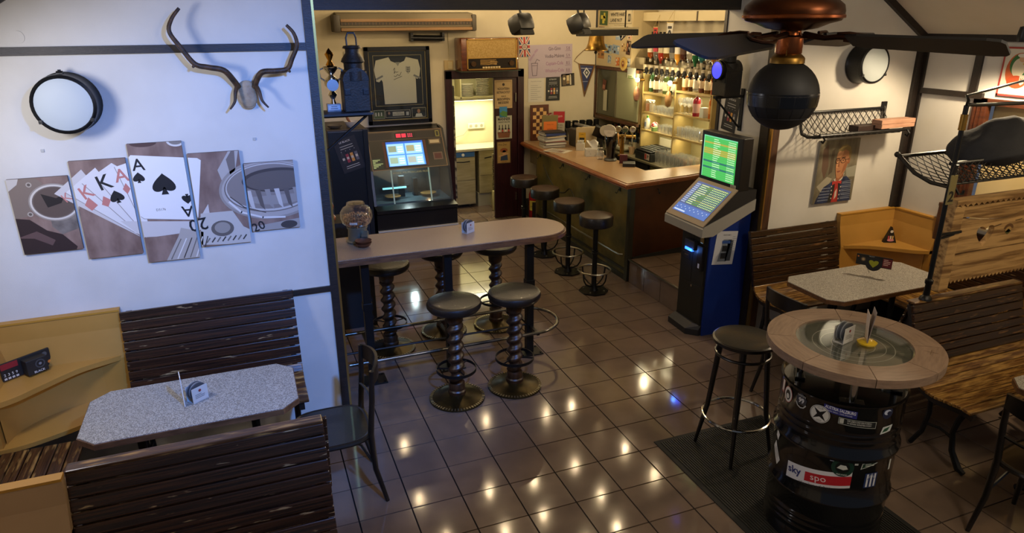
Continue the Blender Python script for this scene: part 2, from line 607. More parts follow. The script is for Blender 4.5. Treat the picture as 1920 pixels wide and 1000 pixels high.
struct('wall_front_left', MB().prism([(XL, 0), (-0.2, 0), (-0.2, roof_l(-0.2)), (XL, 2.49)], 1.21, 1.31, 0, XZ), WHITE)
struct('wall_front_right', MB().prism([(3.33, 0), (XR, 0), (XR, 2.49), (3.33, roof_r(3.33))], 1.21, 1.30, 0, XZ), WHITE)
struct('wall_gable', MB().prism([(-0.2, 2.97), (3.33, 2.97), (3.33, roof_r(3.33)), (1.36, 4.65), (-0.2, roof_l(-0.2))], 1.21, 1.31, 0, XZ), WHITE)
struct('wall_left', MB().bb(XL - 0.1, XL, -4.2, 1.31, 0, 2.49), WHITE)
w = MB().bb(XR, XR + 0.1, 0.62, 1.31, 0, 2.49).bb(XR, XR + 0.1, -4.2, 0.62, 2.03, 2.49).bb(XR, XR + 0.1, -4.2, 0.62, 0, 1.0)
struct('wall_right', w, WHITE)
struct('wall_pillar', MB().bb(3.33, 3.45, 1.30, 1.90, 0, 2.97).bb(3.45, 4.7, 1.84, 1.90, 0, 2.97), WHITE)
struct('wall_back', MB().bb(-0.3, 1.87, 5.6, 5.7, 0, 2.97).bb(1.87, 2.96, 5.6, 5.7, 2.03, 2.97).bb(2.96, 4.7, 5.6, 5.7, 0, 2.97), CREAM)
struct('wall_bar_left', MB().bb(-0.32, -0.22, 1.31, 5.6, 0, 2.97), CREAM)
struct('wall_bar_right', MB().bb(4.42, 4.7, 1.9, 5.6, 0, 2.97), CREAM)
struct('ceiling_bar', MB().bb(-0.32, 4.7, 1.31, 5.7, 2.97, 3.03), mat('ceiling_dark', '#2a241d', 0.7))
t = 0.08
struct('ceiling_left', MB().prism([(XL - 0.1, 2.43), (1.36, 4.65), (1.36, 4.65 + t), (XL - 0.1, 2.43 + t)], -4.2, 1.31, 0, XZ), CEIL)
struct('ceiling_right', MB().prism([(XR + 0.1, 2.43), (1.36, 4.65), (1.36, 4.65 + t), (XR + 0.1, 2.43 + t)], -4.2, 1.31, 0, XZ), CEIL)
# kitchen behind the door
struct('wall_kitchen_back', MB().bb(1.7, 3.3, 6.75, 6.85, 0, 2.4), mat('kitchen_tile', '#c9c5a8', 0.35, col2='#bfbb9c', vs=3))
struct('wall_kitchen_left', MB().bb(1.70, 1.80, 5.7, 6.75, 0, 2.4), CREAM)
struct('wall_kitchen_right', MB().bb(3.2, 3.3, 5.7, 6.75, 0, 2.4), CREAM)
struct('ceiling_kitchen', MB().bb(1.7, 3.3, 5.7, 6.85, 2.4, 2.45), CREAM)

# timber framing
trims = [
    (MB().bb(-0.215, -0.165, 1.192, 1.325, 0, 3.66), BLACKWOOD),
    (MB().bb(-0.165, -0.150, 1.20, 1.335, 0, 3.0), GOLD),
    (MB().bb(XL, -0.215, 1.194, 1.21, 2.472, 2.516), BLACKWOOD),
    (MB().bb(-0.50, -0.215, 1.192, 1.21, 0.932, 0.968), BLACKWOOD),
    (MB().bb(4.79, 4.87, 1.18, 1.21, 0, 2.52).bb(4.85, 4.87, 1.15, 1.18, 0, 2.50), BLACKWOOD),
    (MB().bb(3.335, 3.40, 1.18, 1.21, 0, 3.40), BROWNWOOD),
    (MB().bb(3.322, 3.335, 1.18, 1.215, 0, 3.40), GOLD),
    (MB().bb(3.312, 3.33, 1.215, 1.31, 0, 3.0), BLACKWOOD),
    (MB().bb(4.848, 4.87, 0.665, 0.725, 2.06, 2.49), BLACKWOOD),
    (MB().bb(4.84, 4.87, 0.60, 1.15, 2.025, 2.07), BLACKWOOD),
    (MB().bb(4.84, 4.87, -4.2, 1.18, 2.46, 2.52), BLACKWOOD),
    (MB().prism([(4.87, 2.43), (4.87, 2.49), (3.40, roof_r(3.40)), (3.40, roof_r(3.40) - 0.06)], 1.175, 1.21, 0, XZ), BLACKWOOD),
    (MB().prism([(XL, 2.45), (XL, 2.49), (-0.215, roof_l(-0.215)), (-0.215, roof_l(-0.215) - 0.04)], 1.18, 1.21, 0, XZ), BLACKWOOD),
    (MB().bb(-0.22, 3.33, 1.72, 1.87, 2.705, 2.97), BLACKWOOD),
    (MB().bb(3.318, 3.33, 1.87, 1.905, 0.25, 2.97), BLACKWOOD),
]
for k, (m, mm) in enumerate(trims):
    struct('trim_%d' % (k + 1), m, mm)
# window in the right wall
win = struct('window_1', MB().bb(4.845, 4.90, 0.545, 0.665, 0.95, 2.035, 0, 0.004).bb(4.845, 4.90, -4.2, 0.665, 1.985, 2.035, 0, 0.004), REDWOOD)
MB().bb(4.835, 4.846, 0.565, 0.58, 0.95, 1.985).bb(4.835, 4.846, 0.60, 0.615, 0.95, 1.985).bb(4.835, 4.846, 0.63, 0.645, 0.95, 1.985).build('fluting', REDWOOD, win)
MB().bb(4.96, 4.975, -4.2, 0.56, 0.95, 2.0).build('blind', mat('blind_cream', '#cdb98a', 0.8, col2='#c2ac78', vs=2), win)
MB().bb(4.80, 4.90, -4.2, 0.74, 1.13, 1.16, 0, 0.004).build('window_sill', BROWNWOOD, win)
MB().bb(4.80, 4.87, 0.665, 0.735, 0.6, 1.13, 0, 0.003).build('sill_post', BROWNWOOD, win)

# raised floor behind the step
plat = struct('floor_raised', MB().bb(3.008, 4.42, 1.93, 5.6, 0, 0.242).bb(3.008, 3.32, 1.76, 1.93, 0, 0.242), GROUT)
rt = tile_mb(0.3, 0.25, 0.010).mesh('tile', TILE)
for j in range(6, 9):
    y = (j + 0.5) * 0.3
    link('tile', rt, plat, (2.998, y, 0.122), rot=(R(90), 0, R(-90)))
for i in range(10, 14):
    for j in range(6, 9):
        if i > 10 and j < 7:
            continue
        link('tile', TMESH, plat, ((i + 0.5) * 0.3 + 0.005, (j + 0.5) * 0.3, 0.2525))
MB().bb(2.985, 3.008, 1.76, 2.72, 0.240, 0.257, 0, 0.003).build('nosing', STEEL, plat)

# door frame with the fixed dark leaf
d = struct('door_1', MB().bb(1.87, 1.96, 5.55, 5.72, 0, 2.03, 0, 0.005).bb(2.87, 2.96, 5.55, 5.72, 0, 2.03, 0, 0.005).bb(1.87, 2.96, 5.55, 5.72, 1.925, 2.03, 0, 0.005), DOORWOOD)
MB().bb(2.535, 2.868, 5.575, 5.62, 0.01, 1.922, 0, 0.003).build('door_leaf', DOORWOOD, d)
MB().bb(2.835, 2.85, 5.555, 5.575, 1.60, 1.72, 0, 0.003).bb(2.835, 2.85, 5.555, 5.575, 0.25, 0.36, 0, 0.003).build('hinge', STEEL, d)
MB().bb(1.93, 1.965, 5.70, 5.74, 0.02, 1.9).build('door_edge', mat('door_edge', '#57534a', 0.5), d)

# ================================================================== BOOTH FURNITURE
def spline(pts, n):
    out = []
    P = [pts[0]] + list(pts) + [pts[-1]]
    for i in range(1, len(P) - 2):
        for k in range(n):
            t = k / n
            q = []
            for a, b, c, d_ in zip(P[i - 1], P[i], P[i + 1], P[i + 2]):
                q.append(0.5 * ((2 * b) + (-a + c) * t + (2 * a - 5 * b + 4 * c - d_) * t * t + (-a + 3 * b - 3 * c + d_) * t ** 3))
            out.append(tuple(q))
    out.append(tuple(pts[-1]))
    return out
def resample(pts, step):
    L = [0]
    for p, q in zip(pts, pts[1:]):
        L.append(L[-1] + math.dist(p, q))
    n = max(1, round(L[-1] / step))
    out = []
    for k in range(n + 1):
        s = L[-1] * k / n
        i = 0
        while i < len(L) - 2 and L[i + 1] < s:
            i += 1
        t = (s - L[i]) / max(1e-9, L[i + 1] - L[i])
        out.append(tuple(a + (b - a) * t for a, b in zip(pts[i], pts[i + 1])))
    return out
# profile (distance in front of the top of the back, height)
PROF = spline([(0.0, 1.0), (0.025, 0.90), (0.075, 0.72), (0.105, 0.58), (0.125, 0.50), (0.165, 0.455), (0.24, 0.435), (0.36, 0.445), (0.46, 0.455), (0.50, 0.445)], 6)
SL = resample(PROF, 0.061)
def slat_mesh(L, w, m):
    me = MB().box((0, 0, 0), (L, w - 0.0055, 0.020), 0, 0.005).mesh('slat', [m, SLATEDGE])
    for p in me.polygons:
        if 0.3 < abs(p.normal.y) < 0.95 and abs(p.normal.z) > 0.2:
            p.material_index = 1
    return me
_sm = {}
def bench(label, x0, x1, ytop, s, worn_from=0.55, group=None, seat_only=False, ztop=1.0, mb=None, ms=None):
    """s = +1: sitter faces -Y, s = -1: sitter faces +Y"""
    t = thing('slatted_bench', label, 'bench', ((x0 + x1) / 2, ytop, 0), 0, group)
    L = x1 - x0
    SP = [(p[0], p[1] if p[1] < 0.5 else 0.5 + (p[1] - 0.5) * (ztop - 0.5) / 0.5) for p in SL]
    for (a, b) in zip(SP, SP[1:]):
        mid = ((a[0] + b[0]) / 2, (a[1] + b[1]) / 2)
        if seat_only and mid[1] > 0.5:
            continue
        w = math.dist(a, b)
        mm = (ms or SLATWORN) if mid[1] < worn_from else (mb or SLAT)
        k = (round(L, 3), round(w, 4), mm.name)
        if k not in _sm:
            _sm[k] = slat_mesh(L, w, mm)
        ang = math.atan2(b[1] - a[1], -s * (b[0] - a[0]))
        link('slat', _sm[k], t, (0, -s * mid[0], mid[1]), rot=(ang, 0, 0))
    # curved end boards under the slats
    for sx in (-1, 1):
        m = MB()
        inner = [(-s * (p[0]), p[1] - 0.02) for p in SP if not (seat_only and p[1] > 0.5)]
        off = [(-s * (p[0] - 0.055 * (1 if p[1] > 0.48 else 0.1)), p[1] - (0.055 if p[1] < 0.52 else 0.02)) for p in SP if not (seat_only and p[1] > 0.5)]
        for k in range(len(inner) - 1):
            poly = [inner[k], inner[k + 1], off[k + 1], off[k]]
            m.prism(poly, sx * (L / 2 - 0.045) - 0.016, sx * (L / 2 - 0.045) + 0.016, 0, YZ)
        m.build('end_board', BLACKWOOD, t)
        # cast iron foot
        m = MB()
        xx = sx * (L / 2 - 0.07)
        m.tube([(xx, -s * 0.43, 0.42), (xx, -s * 0.40, 0.34), (xx, -s * 0.38, 0.24), (xx, -s * 0.40, 0.12), (xx, -s * 0.46, 0.03), (xx, -s * 0.50, 0.015)], 0.017, 8, radii=[0.02, 0.018, 0.016, 0.018, 0.022, 0.016])
        m.tube([(xx, -s * 0.20, 0.42), (xx, -s * 0.21, 0.28), (xx, -s * 0.19, 0.14), (xx, -s * 0.13, 0.02)], 0.016, 8)
        m.tube([(xx, -s * 0.20, 0.20), (xx, -s * 0.30, 0.22), (xx, -s * 0.385, 0.20)], 0.010, 6)
        m.build('foot', IRON, t)
    return t
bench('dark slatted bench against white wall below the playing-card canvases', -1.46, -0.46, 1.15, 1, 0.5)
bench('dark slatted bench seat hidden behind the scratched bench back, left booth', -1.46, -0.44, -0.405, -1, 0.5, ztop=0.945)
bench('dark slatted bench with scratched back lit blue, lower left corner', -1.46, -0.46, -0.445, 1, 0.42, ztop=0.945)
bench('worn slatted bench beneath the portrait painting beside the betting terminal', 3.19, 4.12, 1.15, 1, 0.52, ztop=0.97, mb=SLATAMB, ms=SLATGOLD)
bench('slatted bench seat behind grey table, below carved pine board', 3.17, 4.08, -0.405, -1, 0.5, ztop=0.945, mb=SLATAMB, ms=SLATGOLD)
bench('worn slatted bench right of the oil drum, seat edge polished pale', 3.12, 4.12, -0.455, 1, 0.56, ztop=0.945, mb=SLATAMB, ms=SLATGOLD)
def capboard(label, x0, x1):
    o = MB().bb(x0, x1, -0.458, -0.394, 0.942, 0.958, 0, 0.006).build('bench_cap', SLATWORN)
    return tag(o, label, 'cap board')
capboard('thin cap board along the double bench back, left booths', -1.46, -0.46)
capboard('thin cap board along the double bench back, right booths', 3.14, 4.13)

def wall_bench(label, x, sgn, y0, y1, n=7, ms=None):
    t = thing('slatted_bench', label, 'bench', (x, (y0 + y1) / 2, 0))
    L = y1 - y0
    me = slat_mesh(L, 0.066, ms or SLATWORN)
    md = slat_mesh(L, 0.066, SLAT)
    for k in range(n):
        link('slat', me, t, (sgn * (0.06 + 0.066 * k), 0, 0.447), rot=(0, 0, R(90)))
    if sgn < 0:
        for k in range(8):
            link('slat', md, t, (sgn * (0.05 - 0.004 * k), 0, 0.50 + 0.064 * k), rot=(R(90), 0, R(90)))
    for k in (-1, 1):
        MB().bb(min(0.05 * sgn, (0.066 * n - 0.02) * sgn), max(0.05 * sgn, (0.066 * n - 0.02) * sgn), k * (L / 2 - 0.06) - 0.02, k * (L / 2 - 0.06) + 0.02, 0, 0.432).build('leg', IRON, t)
    return t
wall_bench('worn slatted seat along the left wall under the ochre corner shelf', XL, 1, 0.04, 0.68)
wall_bench('dark slatted bench along the right wall behind the pole', XR, -1, -0.36, 0.70, 11, SLATGOLD)

def corner_unit(label, xc, sx, yc, sy, pale=False, zt=1.0):
    """corner panel with curved shelf; (xc, yc) is the room corner, sx / sy point into the room"""
    M_ = OCHREPALE if pale else OCHRE
    t = thing('corner_panel', label, 'corner shelf', (xc, yc, 0))
    W, D = 0.69, 0.50
    def X(a, b): return (min(sx * a, sx * b), max(sx * a, sx * b))
    def Y(a, b): return (min(sy * a, sy * b), max(sy * a, sy * b))
    m = MB()
    # back panel: leans a little like the bench backs
    pts = [(0.002, zt), (0.045, zt), (0.055, zt - 0.1), (0.10, 0.72), (0.10, 0.46), (0.002, 0.46)]
    m.prism([(sy * a, b) for a, b in pts], X(0.04, W)[0], X(0.04, W)[1], 0, YZ)
    m.build('back_panel', M_, t)
    m = MB()
    m.prism([(sx * a, b) for a, b in pts], Y(0.04, D)[0], Y(0.04, D)[1], 0, XZ)
    m.build('side_panel', M_, t)
    # top edge
    m = MB().bb(*X(0.0, W), *Y(0.0, 0.05), zt, zt + 0.012).bb(*X(0.0, 0.05), *Y(0.0, D), zt, zt + 0.012)
    m.build('top_edge', mat('ochre_edge', '#a87a2a', 0.45), t)
    # curved shelf
    cur = spline([(W, 0.085), (W - 0.10, 0.13), (W - 0.24, 0.20), (0.30, 0.34), (0.20, 0.44), (0.10, D)], 8)
    poly = [(0.04, 0.04), (W, 0.04)] + cur + [(0.04, D)]
    poly = [(sx * a, sy * b) for a, b in poly]
    MB().prism(poly, 0.705, 0.735).build('shelf', M_, t)
    # concave lower panel and corner seat board
    m = MB()
    cl = [(a * 0.98, b * 0.92) for a, b in spline([(W, 0.10), (W - 0.2, 0.12), (0.30, 0.20), (0.16, 0.34), (0.11, D)], 8)]
    vs, fs = [], []
    for i, (a, b) in enumerate(cl):
        vs += [(sx * a, sy * b, 0.46), (sx * a, sy * b, 0.705)]
        if i:
            fs.append((2 * i - 2, 2 * i, 2 * i + 1, 2 * i - 1))
    m.add(vs, fs, 0, True)
    m.build('lower_panel', M_, t)
    sc = spline([(W, 0.20), (W - 0.10, 0.30), (W - 0.30, 0.42), (0.2, 0.50), (0.06, 0.52)], 6)
    poly = [(0.04, 0.04), (W, 0.04)] + sc
    MB().prism([(sx * a, sy * b) for a, b in poly], 0.445, 0.470).build('seat_board', M_, t)
    return t
corner_unit('ochre corner panel with wavy shelf left of the far-left bench', XL, 1, 1.208, -1)
corner_unit('ochre corner panel with wavy shelf below the corner post, right booth', XR, -1, 1.208, -1)
corner_unit('pale beige corner panel cut off at the lower left edge', XL, 1, -0.46, -1, True, 0.95)
corner_unit('ochre corner panel at the extreme right edge beside the worn bench', XR, -1, -0.46, -1, False, 0.95)

def booth_table(label, x0, x1, y0, y1, z=0.75):
    cx, cy = (x0 + x1) / 2, (y0 + y1) / 2
    t = thing('booth_table', label, 'table', (cx, cy, 0))
    a, b, c = (x1 - x0) / 2, (y1 - y0) / 2, 0.085
    def octo(a, b, c): return [(-a + c, -b), (a - c, -b), (a, -b + c), (a, b - c), (a - c, b), (-a + c, b), (-a, b - c), (-a, -b + c)]
    MB().prism(octo(a, b, c), z - 0.004, z).build('table_top', LAM, t)
    MB().prism(octo(a + 0.004, b + 0.004, c), z - 0.034, z - 0.004).build('edge_band', EDGE, t)
    m = MB()
    m.bb(-a * 0.75, a * 0.75, -0.03, 0.03, z - 0.075, z - 0.034)
    m.build('rail', IRON, t)
    for s in (-1, 1):
        m = MB()
        x = s * a * 0.55
        m.lathe([(0.035, 0.03), (0.028, 0.10), (0.022, 0.30), (0.026, 0.34), (0.020, 0.40), (0.024, 0.66), (0.035, z - 0.06)], 12, (x, 0, 0))
        for q in (-1, 1):
            m.tube([(x, 0, 0.10), (x, q * 0.10, 0.07), (x, q * 0.2, 0.02)], 0.018, 8)
        m.build('leg', IRON, t)
    return t
booth_table('grey speckled table with cut corners in front of left bench', -1.56, -0.535, 0.085, 0.615)
booth_table('grey speckled table holding black card with heart, right booth', 3.09, 4.25, 0.09, 0.64)
booth_table('grey speckled table cut off at right edge beside dark chair', 3.10, 4.25, -1.62, -1.09)

# bentwood cafe chairs
def cafe_chair(label, loc, rz, group='bentwood chairs at the booth tables'):
    """faces local +X, back at local -X"""
    t = thing('bentwood_chair', label, 'chair', loc, rz, group)
    m = MB()
    pr = [(0.19 * math.cos(2 * PI * k / 28) * (1 if math.cos(2 * PI * k / 28) < 0 else 1.06), 0.20 * math.sin(2 * PI * k / 28)) for k in range(28)]
    sq = []
    for k in range(32):
        a = 2 * PI * k / 32
        c, s = math.cos(a), math.sin(a)
        sq.append((0.20 * math.copysign(abs(c) ** 0.6, c), 0.20 * math.copysign(abs(s) ** 0.6, s)))
    m.prism(sq, 0.432, 0.448, 0, sm=True)
    m.build('seat', BENT, t)
    MB().tube([(x * 1.03, y * 1.03, 0.436) for x, y in sq], 0.016, 8, True).build('seat_frame', BENT, t)
    for s in (-1, 1):
        MB().tube([(-0.225, s * 0.175, 0.845), (-0.215, s * 0.172, 0.66), (-0.195, s * 0.165, 0.45), (-0.205, s * 0.17, 0.22), (-0.255, s * 0.19, 0.0)], 0.016, 10, radii=[0.014, 0.016, 0.018, 0.016, 0.012]).build('leg', BENT, t)
        MB().tube([(0.165, s * 0.16, 0.43), (0.18, s * 0.17, 0.22), (0.205, s * 0.185, 0.0)], 0.016, 10, radii=[0.019, 0.016, 0.012]).build('leg', BENT, t)
        MB().tube([(0.165, s * 0.165, 0.26), (0.12, s * 0.13, 0.38), (0.05, s * 0.12, 0.42), (-0.05, s * 0.12, 0.42), (-0.14, s * 0.13, 0.37), (-0.19, s * 0.165, 0.27)], 0.008, 6).build('brace', BENT, t)
    m = MB()
    vs, fs = [], []
    for i in range(13):
        a = -1 + 2 * i / 12
        x = -0.225 - 0.055 * (1 - a * a)
        for dx, dz in ((-0.008, 0.845), (0.008, 0.845), (0.010, 0.765), (-0.006, 0.765)):
            vs.append((x + dx, 0.185 * a, dz + 0.02 * (1 - a * a) * (1 if dz > 0.8 else -0.3)))
    for i in range(12):
        for k in range(4):
            fs.append((i * 4 + k, i * 4 + (k + 1) % 4, i * 4 + 4 + (k + 1) % 4, i * 4 + 4 + k))
    fs += [(0, 1, 2, 3), (51, 50, 49, 48)]
    m.add(vs, fs, 0, True)
    m.build('backrest', BENT, t)
    MB().tube([(-0.20 - 0.03 * (1 - a * a), 0.17 * a, 0.60) for a in [-1 + k / 4 for k in range(9)]], 0.009, 6).build('back_rail', BENT, t)
    return t
cafe_chair('dark bentwood chair at the open end of left booth table', (-0.37, 0.31, 0), R(180))
cafe_chair('dark bentwood chair at right booth table, half hidden behind round barrel table', (2.93, 0.16, 0), 0)
cafe_chair('dark bentwood chair at the right edge in deep shadow', (3.05, -1.45, 0), R(8))
cafe_chair('bentwood chair of which only the back tip shows at bottom edge', (-0.49, -1.385, 0), R(176))

# ================================================================== HIGH TABLE AND STOOLS
t = thing('high_table', 'long speckled bar-height table with rounded end and foot rail', 'table', (0.0, 1.72, 0))
def stadium(r, x0, x1, n=20):
    return [(x0, -r), (x1, -r)] + [(x1 + r * math.sin(PI * k / n), -r * math.cos(PI * k / n)) for k in range(1, n)] + [(x1, r), (x0, r)]
MB().prism(stadium(0.275, -0.14, 1.45), 1.046, 1.052).build('table_top', LAMW, t)
m = MB()
m.prism(stadium(0.280, -0.145, 1.45), 1.030, 1.046, sm=False)
m.prism(stadium(0.292, -0.145, 1.45), 1.004, 1.034)
m.build('edge_band', EDGE, t)
for x in (0.07, 0.70, 1.38):
    p = MB().bb(x - 0.030, x + 0.030, -0.18, -0.12, 0.012, 1.004, 0, 0.004).build('post', IRON, t)
    m = MB().bb(x - 0.10, x + 0.10, -0.23, -0.07, 0.0, 0.012, 0, 0.003)
    for a in (-1, 1):
        for b in (-1, 1):
            m.cyl((x + a * 0.08, -0.15 + b * 0.06, 0.012), (x + a * 0.08, -0.15 + b * 0.06, 0.02), 0.008, n=8)
    m.build('base_plate', IRON, p)
    MB().bb(x - 0.036, x + 0.036, -0.186, -0.114, 0.60, 0.66, 0, 0.004).build('collar', IRON, p)
    MB().bb(x - 0.012, x + 0.012, -0.345, 0.20, 0.240, 0.262).build('rail_arm', IRON, p)
rc = [(-0.12, -0.34, 0.262), (1.38, -0.34, 0.262)] + [(1.38 + 0.27 * math.sin(PI * k / 16), -0.07 - 0.27 * math.cos(PI * k / 16), 0.262) for k in range(1, 16)] + [(1.38, 0.20, 0.262), (-0.12, 0.20, 0.262)]
MB().tube(rc, 0.014, 10).build('foot_rail', mat('worn_rail', '#3a362e', 0.25, 0.9, col2='#8c877b', vs=4), t)
MB().tube([(-0.12, -0.15, 0.262), (1.38, -0.15, 0.262)], 0.009, 8).build('middle_rail', IRON, t)

def twist_stool():
    t = thing('twisted_stool', 'stool', 'stool', (0, 0, 0), 0, 'twisted-column stools at the high table')
    m = MB()
    m.lathe([(0.0, 0.0), (0.198, 0.0), (0.205, 0.006), (0.203, 0.014), (0.185, 0.018), (0.11, 0.034), (0.07, 0.052), (0.0, 0.054)], 48)
    b = m.build('base', mat('base_brass', '#4c4126', 0.3, 0.85, col2='#332c1b', vs=7), t)
    m = MB()
    for k in range(56):
        a = 2 * PI * k / 56
        m.box((0.193 * math.cos(a), 0.193 * math.sin(a), 0.018), (0.020, 0.009, 0.006), rz=a)
    m.build('rim_beads', mat('bead_brass', '#8d8468', 0.3, 0.9), b)
    m = MB()
    n, rings = 18, 74
    vs, fs = [], []
    for i in range(rings + 1):
        z = 0.13 + 0.49 * i / rings
        for k in range(n):
            a = 2 * PI * k / n
            r = 0.050 + 0.011 * math.cos(a - 2 * PI * (z - 0.13) / 0.078)
            vs.append((r * math.cos(a), r * math.sin(a), z))
    for i in range(rings):
        for k in range(n):
            l = (k + 1) % n
            fs.append((i * n + k, i * n + l, (i + 1) * n + l, (i + 1) * n + k))
    m.add(vs, fs, 0, True)
    m.lathe([(0.0, 0.045), (0.066, 0.045), (0.066, 0.075), (0.058, 0.085), (0.060, 0.12), (0.052, 0.14)], 20)
    m.lathe([(0.045, 0.61), (0.058, 0.625), (0.062, 0.66), (0.055, 0.69), (0.070, 0.712), (0.0, 0.714)], 20)
    m.build('column', TWIST, t)
    m = MB()
    N = 40
    vs, fs = [], []
    for k in range(N):
        a = 2 * PI * k / N
        for r, z in ((0.146, 0.235), (0.146, 0.258), (0.141, 0.258), (0.141, 0.235)):
            vs.append((r * math.cos(a), r * math.sin(a), z))
    for k in range(N):
        l = (k + 1) % N
        for q in range(4):
            fs.append((k * 4 + q, l * 4 + q, l * 4 + (q + 1) % 4, k * 4 + (q + 1) % 4))
    m.add(vs, fs, 0, True)
    r_ = m.build('foot_ring', IRON, t)
    for k in range(3):
        a = 2 * PI * k / 3 + 0.4
        MB().tube([(0.045 * math.cos(a), 0.045 * math.sin(a), 0.247), (0.143 * math.cos(a), 0.143 * math.sin(a), 0.247)], 0.006, 6).build('spoke', IRON, r_)
    MB().lathe([(0.0, 0.712), (0.150, 0.712), (0.178, 0.722), (0.192, 0.742), (0.195, 0.760), (0.188, 0.778), (0.170, 0.786), (0.165, 0.787), (0.10, 0.793), (0.0, 0.796)], 40).build('seat', LEATHER, t)
    return t
ts = twist_stool()
spots = [((0.60, 1.075), 0.3, 'leather stool on twisted wooden column, nearest to the camera of the five'),
         ((1.06, 1.085), 1.2, 'leather stool on twisted column before the right end of high table'),
         ((0.315, 2.06), 2.0, 'twisted-column stool behind the high table, leftmost of the five'),
         ((0.83, 2.24), 2.9, 'twisted-column stool behind high table, middle of the rear three'),
         ((1.315, 2.20), 0.8, 'twisted-column stool behind high table, rear row nearest the bar')]
for k, ((x, y), rz, lb) in enumerate(spots):
    if k == 0:
        ts.location = (x, y, 0); ts.rotation_euler = (0, 0, rz); ts['label'] = lb
    else:
        dup(ts, (x, y, 0), rz, lb)

def bar_stool():
    t = thing('bar_stool', 'stool', 'stool', (0, 0, 0), 0, 'brown bar stools along the counter')
    oc = [(0.15 * math.cos(R(22.5 + 45 * k)), 0.15 * math.sin(R(22.5 + 45 * k))) for k in range(8)]
    b = MB().prism(oc, 0.0, 0.014).build('base_plate', IRON, t)
    m = MB()
    for k in range(4):
        a = R(45 + 90 * k)
        m.cyl((0.11 * math.cos(a), 0.11 * math.sin(a), 0.014), (0.11 * math.cos(a), 0.11 * math.sin(a), 0.024), 0.009, n=8)
    m.build('bolt', STEEL, b)
    MB().lathe([(0.0, 0.014), (0.045, 0.014), (0.032, 0.05), (0.026, 0.08), (0.026, 0.40), (0.034, 0.405), (0.034, 0.42), (0.030, 0.425), (0.034, 0.43), (0.034, 0.445), (0.026, 0.45), (0.026, 0.705), (0.0, 0.705)], 18).build('post', IRON, t)
    r_ = MB().tube([(0.165 * math.cos(2 * PI * k / 36), 0.165 * math.sin(2 * PI * k / 36), 0.235) for k in range(36)], 0.009, 8, True).build('foot_ring', STEEL, t)
    for k in range(4):
        a = R(20 + 90 * k)
        MB().tube([(r * math.cos(a), r * math.sin(a), z) for r, z in ((0.03, 0.06), (0.07, 0.07), (0.12, 0.10), (0.152, 0.15), (0.162, 0.20), (0.164, 0.23))], 0.008, 6).build('strut', IRON, r_)
    s = MB().lathe([(0.0, 0.705), (0.155, 0.705), (0.168, 0.715), (0.170, 0.80), (0.165, 0.81)], 36).build('seat', LEATHER, t)
    MB().lathe([(0.166, 0.808), (0.160, 0.816), (0.12, 0.820), (0.0, 0.822)], 36).build('seat_top', LEATHERB, s)
    return t
bs = bar_stool()
for k, (y, lb) in enumerate([(2.60, 'brown leather bar stool nearest the corner of the counter'), (3.22, 'brown leather bar stool, second from the counter corner'),
                             (3.86, 'brown leather bar stool, third from the counter corner'), (4.50, 'brown leather bar stool farthest back, beside the dark red door')]):
    if k == 0:
        bs.location = (2.53, y, 0); bs['label'] = lb
    else:
        dup(bs, (2.53, y, 0), 0.3 * k, lb)

# near bentwood bar stool on the mat
t = thing('bentwood_bar_stool', 'black bentwood bar stool with chrome foot ring beside the oil drum', 'stool', (2.07, -0.20, 0))
MB().lathe([(0.0, 0.775), (0.155, 0.775), (0.175, 0.770), (0.190, 0.778), (0.190, 0.797), (0.178, 0.803), (0.150, 0.797), (0.0, 0.794)], 40).build('seat', BENT, t)
MB().tube([(0.163 * math.cos(2 * PI * k / 32), 0.163 * math.sin(2 * PI * k / 32), 0.70) for k in range(32)], 0.009, 8, True).build('hoop', BENT, t)
for k in range(4):
    a = R(50 + 90 * k)
    MB().tube([(r * math.cos(a), r * math.sin(a), z) for r, z in ((0.135, 0.775), (0.150, 0.60), (0.178, 0.30), (0.235, 0.0))], 0.016, 10, radii=[0.019, 0.018, 0.016, 0.011]).build('leg', BENT, t)
MB().tube([(0.205 * math.cos(2 * PI * k / 40), 0.205 * math.sin(2 * PI * k / 40), 0.26) for k in range(40)], 0.010, 8, True).build('foot_ring', CHROME, t)

# ribbed rubber mat
t = thing('rubber_mat', 'black ribbed rubber mat under oil drum and bar stool', 'mat', (1.64, 0.05, 0))
MB().bb(0, 0.88, -2.3, 0, 0.0, 0.006, 0, 0.002).build('border', RUBBER, t)
m = MB()
for k in range(50):
    x = 0.035 + k * 0.0165
    m.bb(x, x + 0.009, -2.27, -0.03, 0.006, 0.011)
m.build('ribs', mat('rubber_rib', '#161614', 0.55), t)['kind'] = 'stuff'

# ================================================================== OIL DRUM TABLE
DX, DY, DR = 2.095, -0.925, 0.295
t = thing('oil_drum', 'glossy black oil drum covered in football stickers under round table top', 'oil drum', (DX, DY, 0.011), R(-50))
def hoop(z, h=0.010, w=0.014): return [(DR, z - w), (DR + h, z - w * 0.35), (DR + h, z + w * 0.35), (DR, z + w)]
prof = [(0.0, 0.012), (DR - 0.012, 0.012), (DR + 0.004, 0.0), (DR + 0.006, 0.012), (DR, 0.022)]
for z in (0.08, 0.115, 0.15, 0.185):
    prof += [(DR, z - 0.012), (DR - 0.005, z), (DR, z + 0.012)]
prof += hoop(0.305, 0.013, 0.022)
prof += hoop(0.585, 0.013, 0.022)
for z in (0.655, 0.69, 0.725):
    prof += [(DR, z - 0.012), (DR - 0.005, z), (DR, z + 0.012)]
prof += [(DR, 0.862), (DR + 0.006, 0.868), (DR + 0.006, 0.880), (DR - 0.004, 0.882), (DR - 0.010, 0.870), (DR - 0.012, 0.862), (0.0, 0.862)]
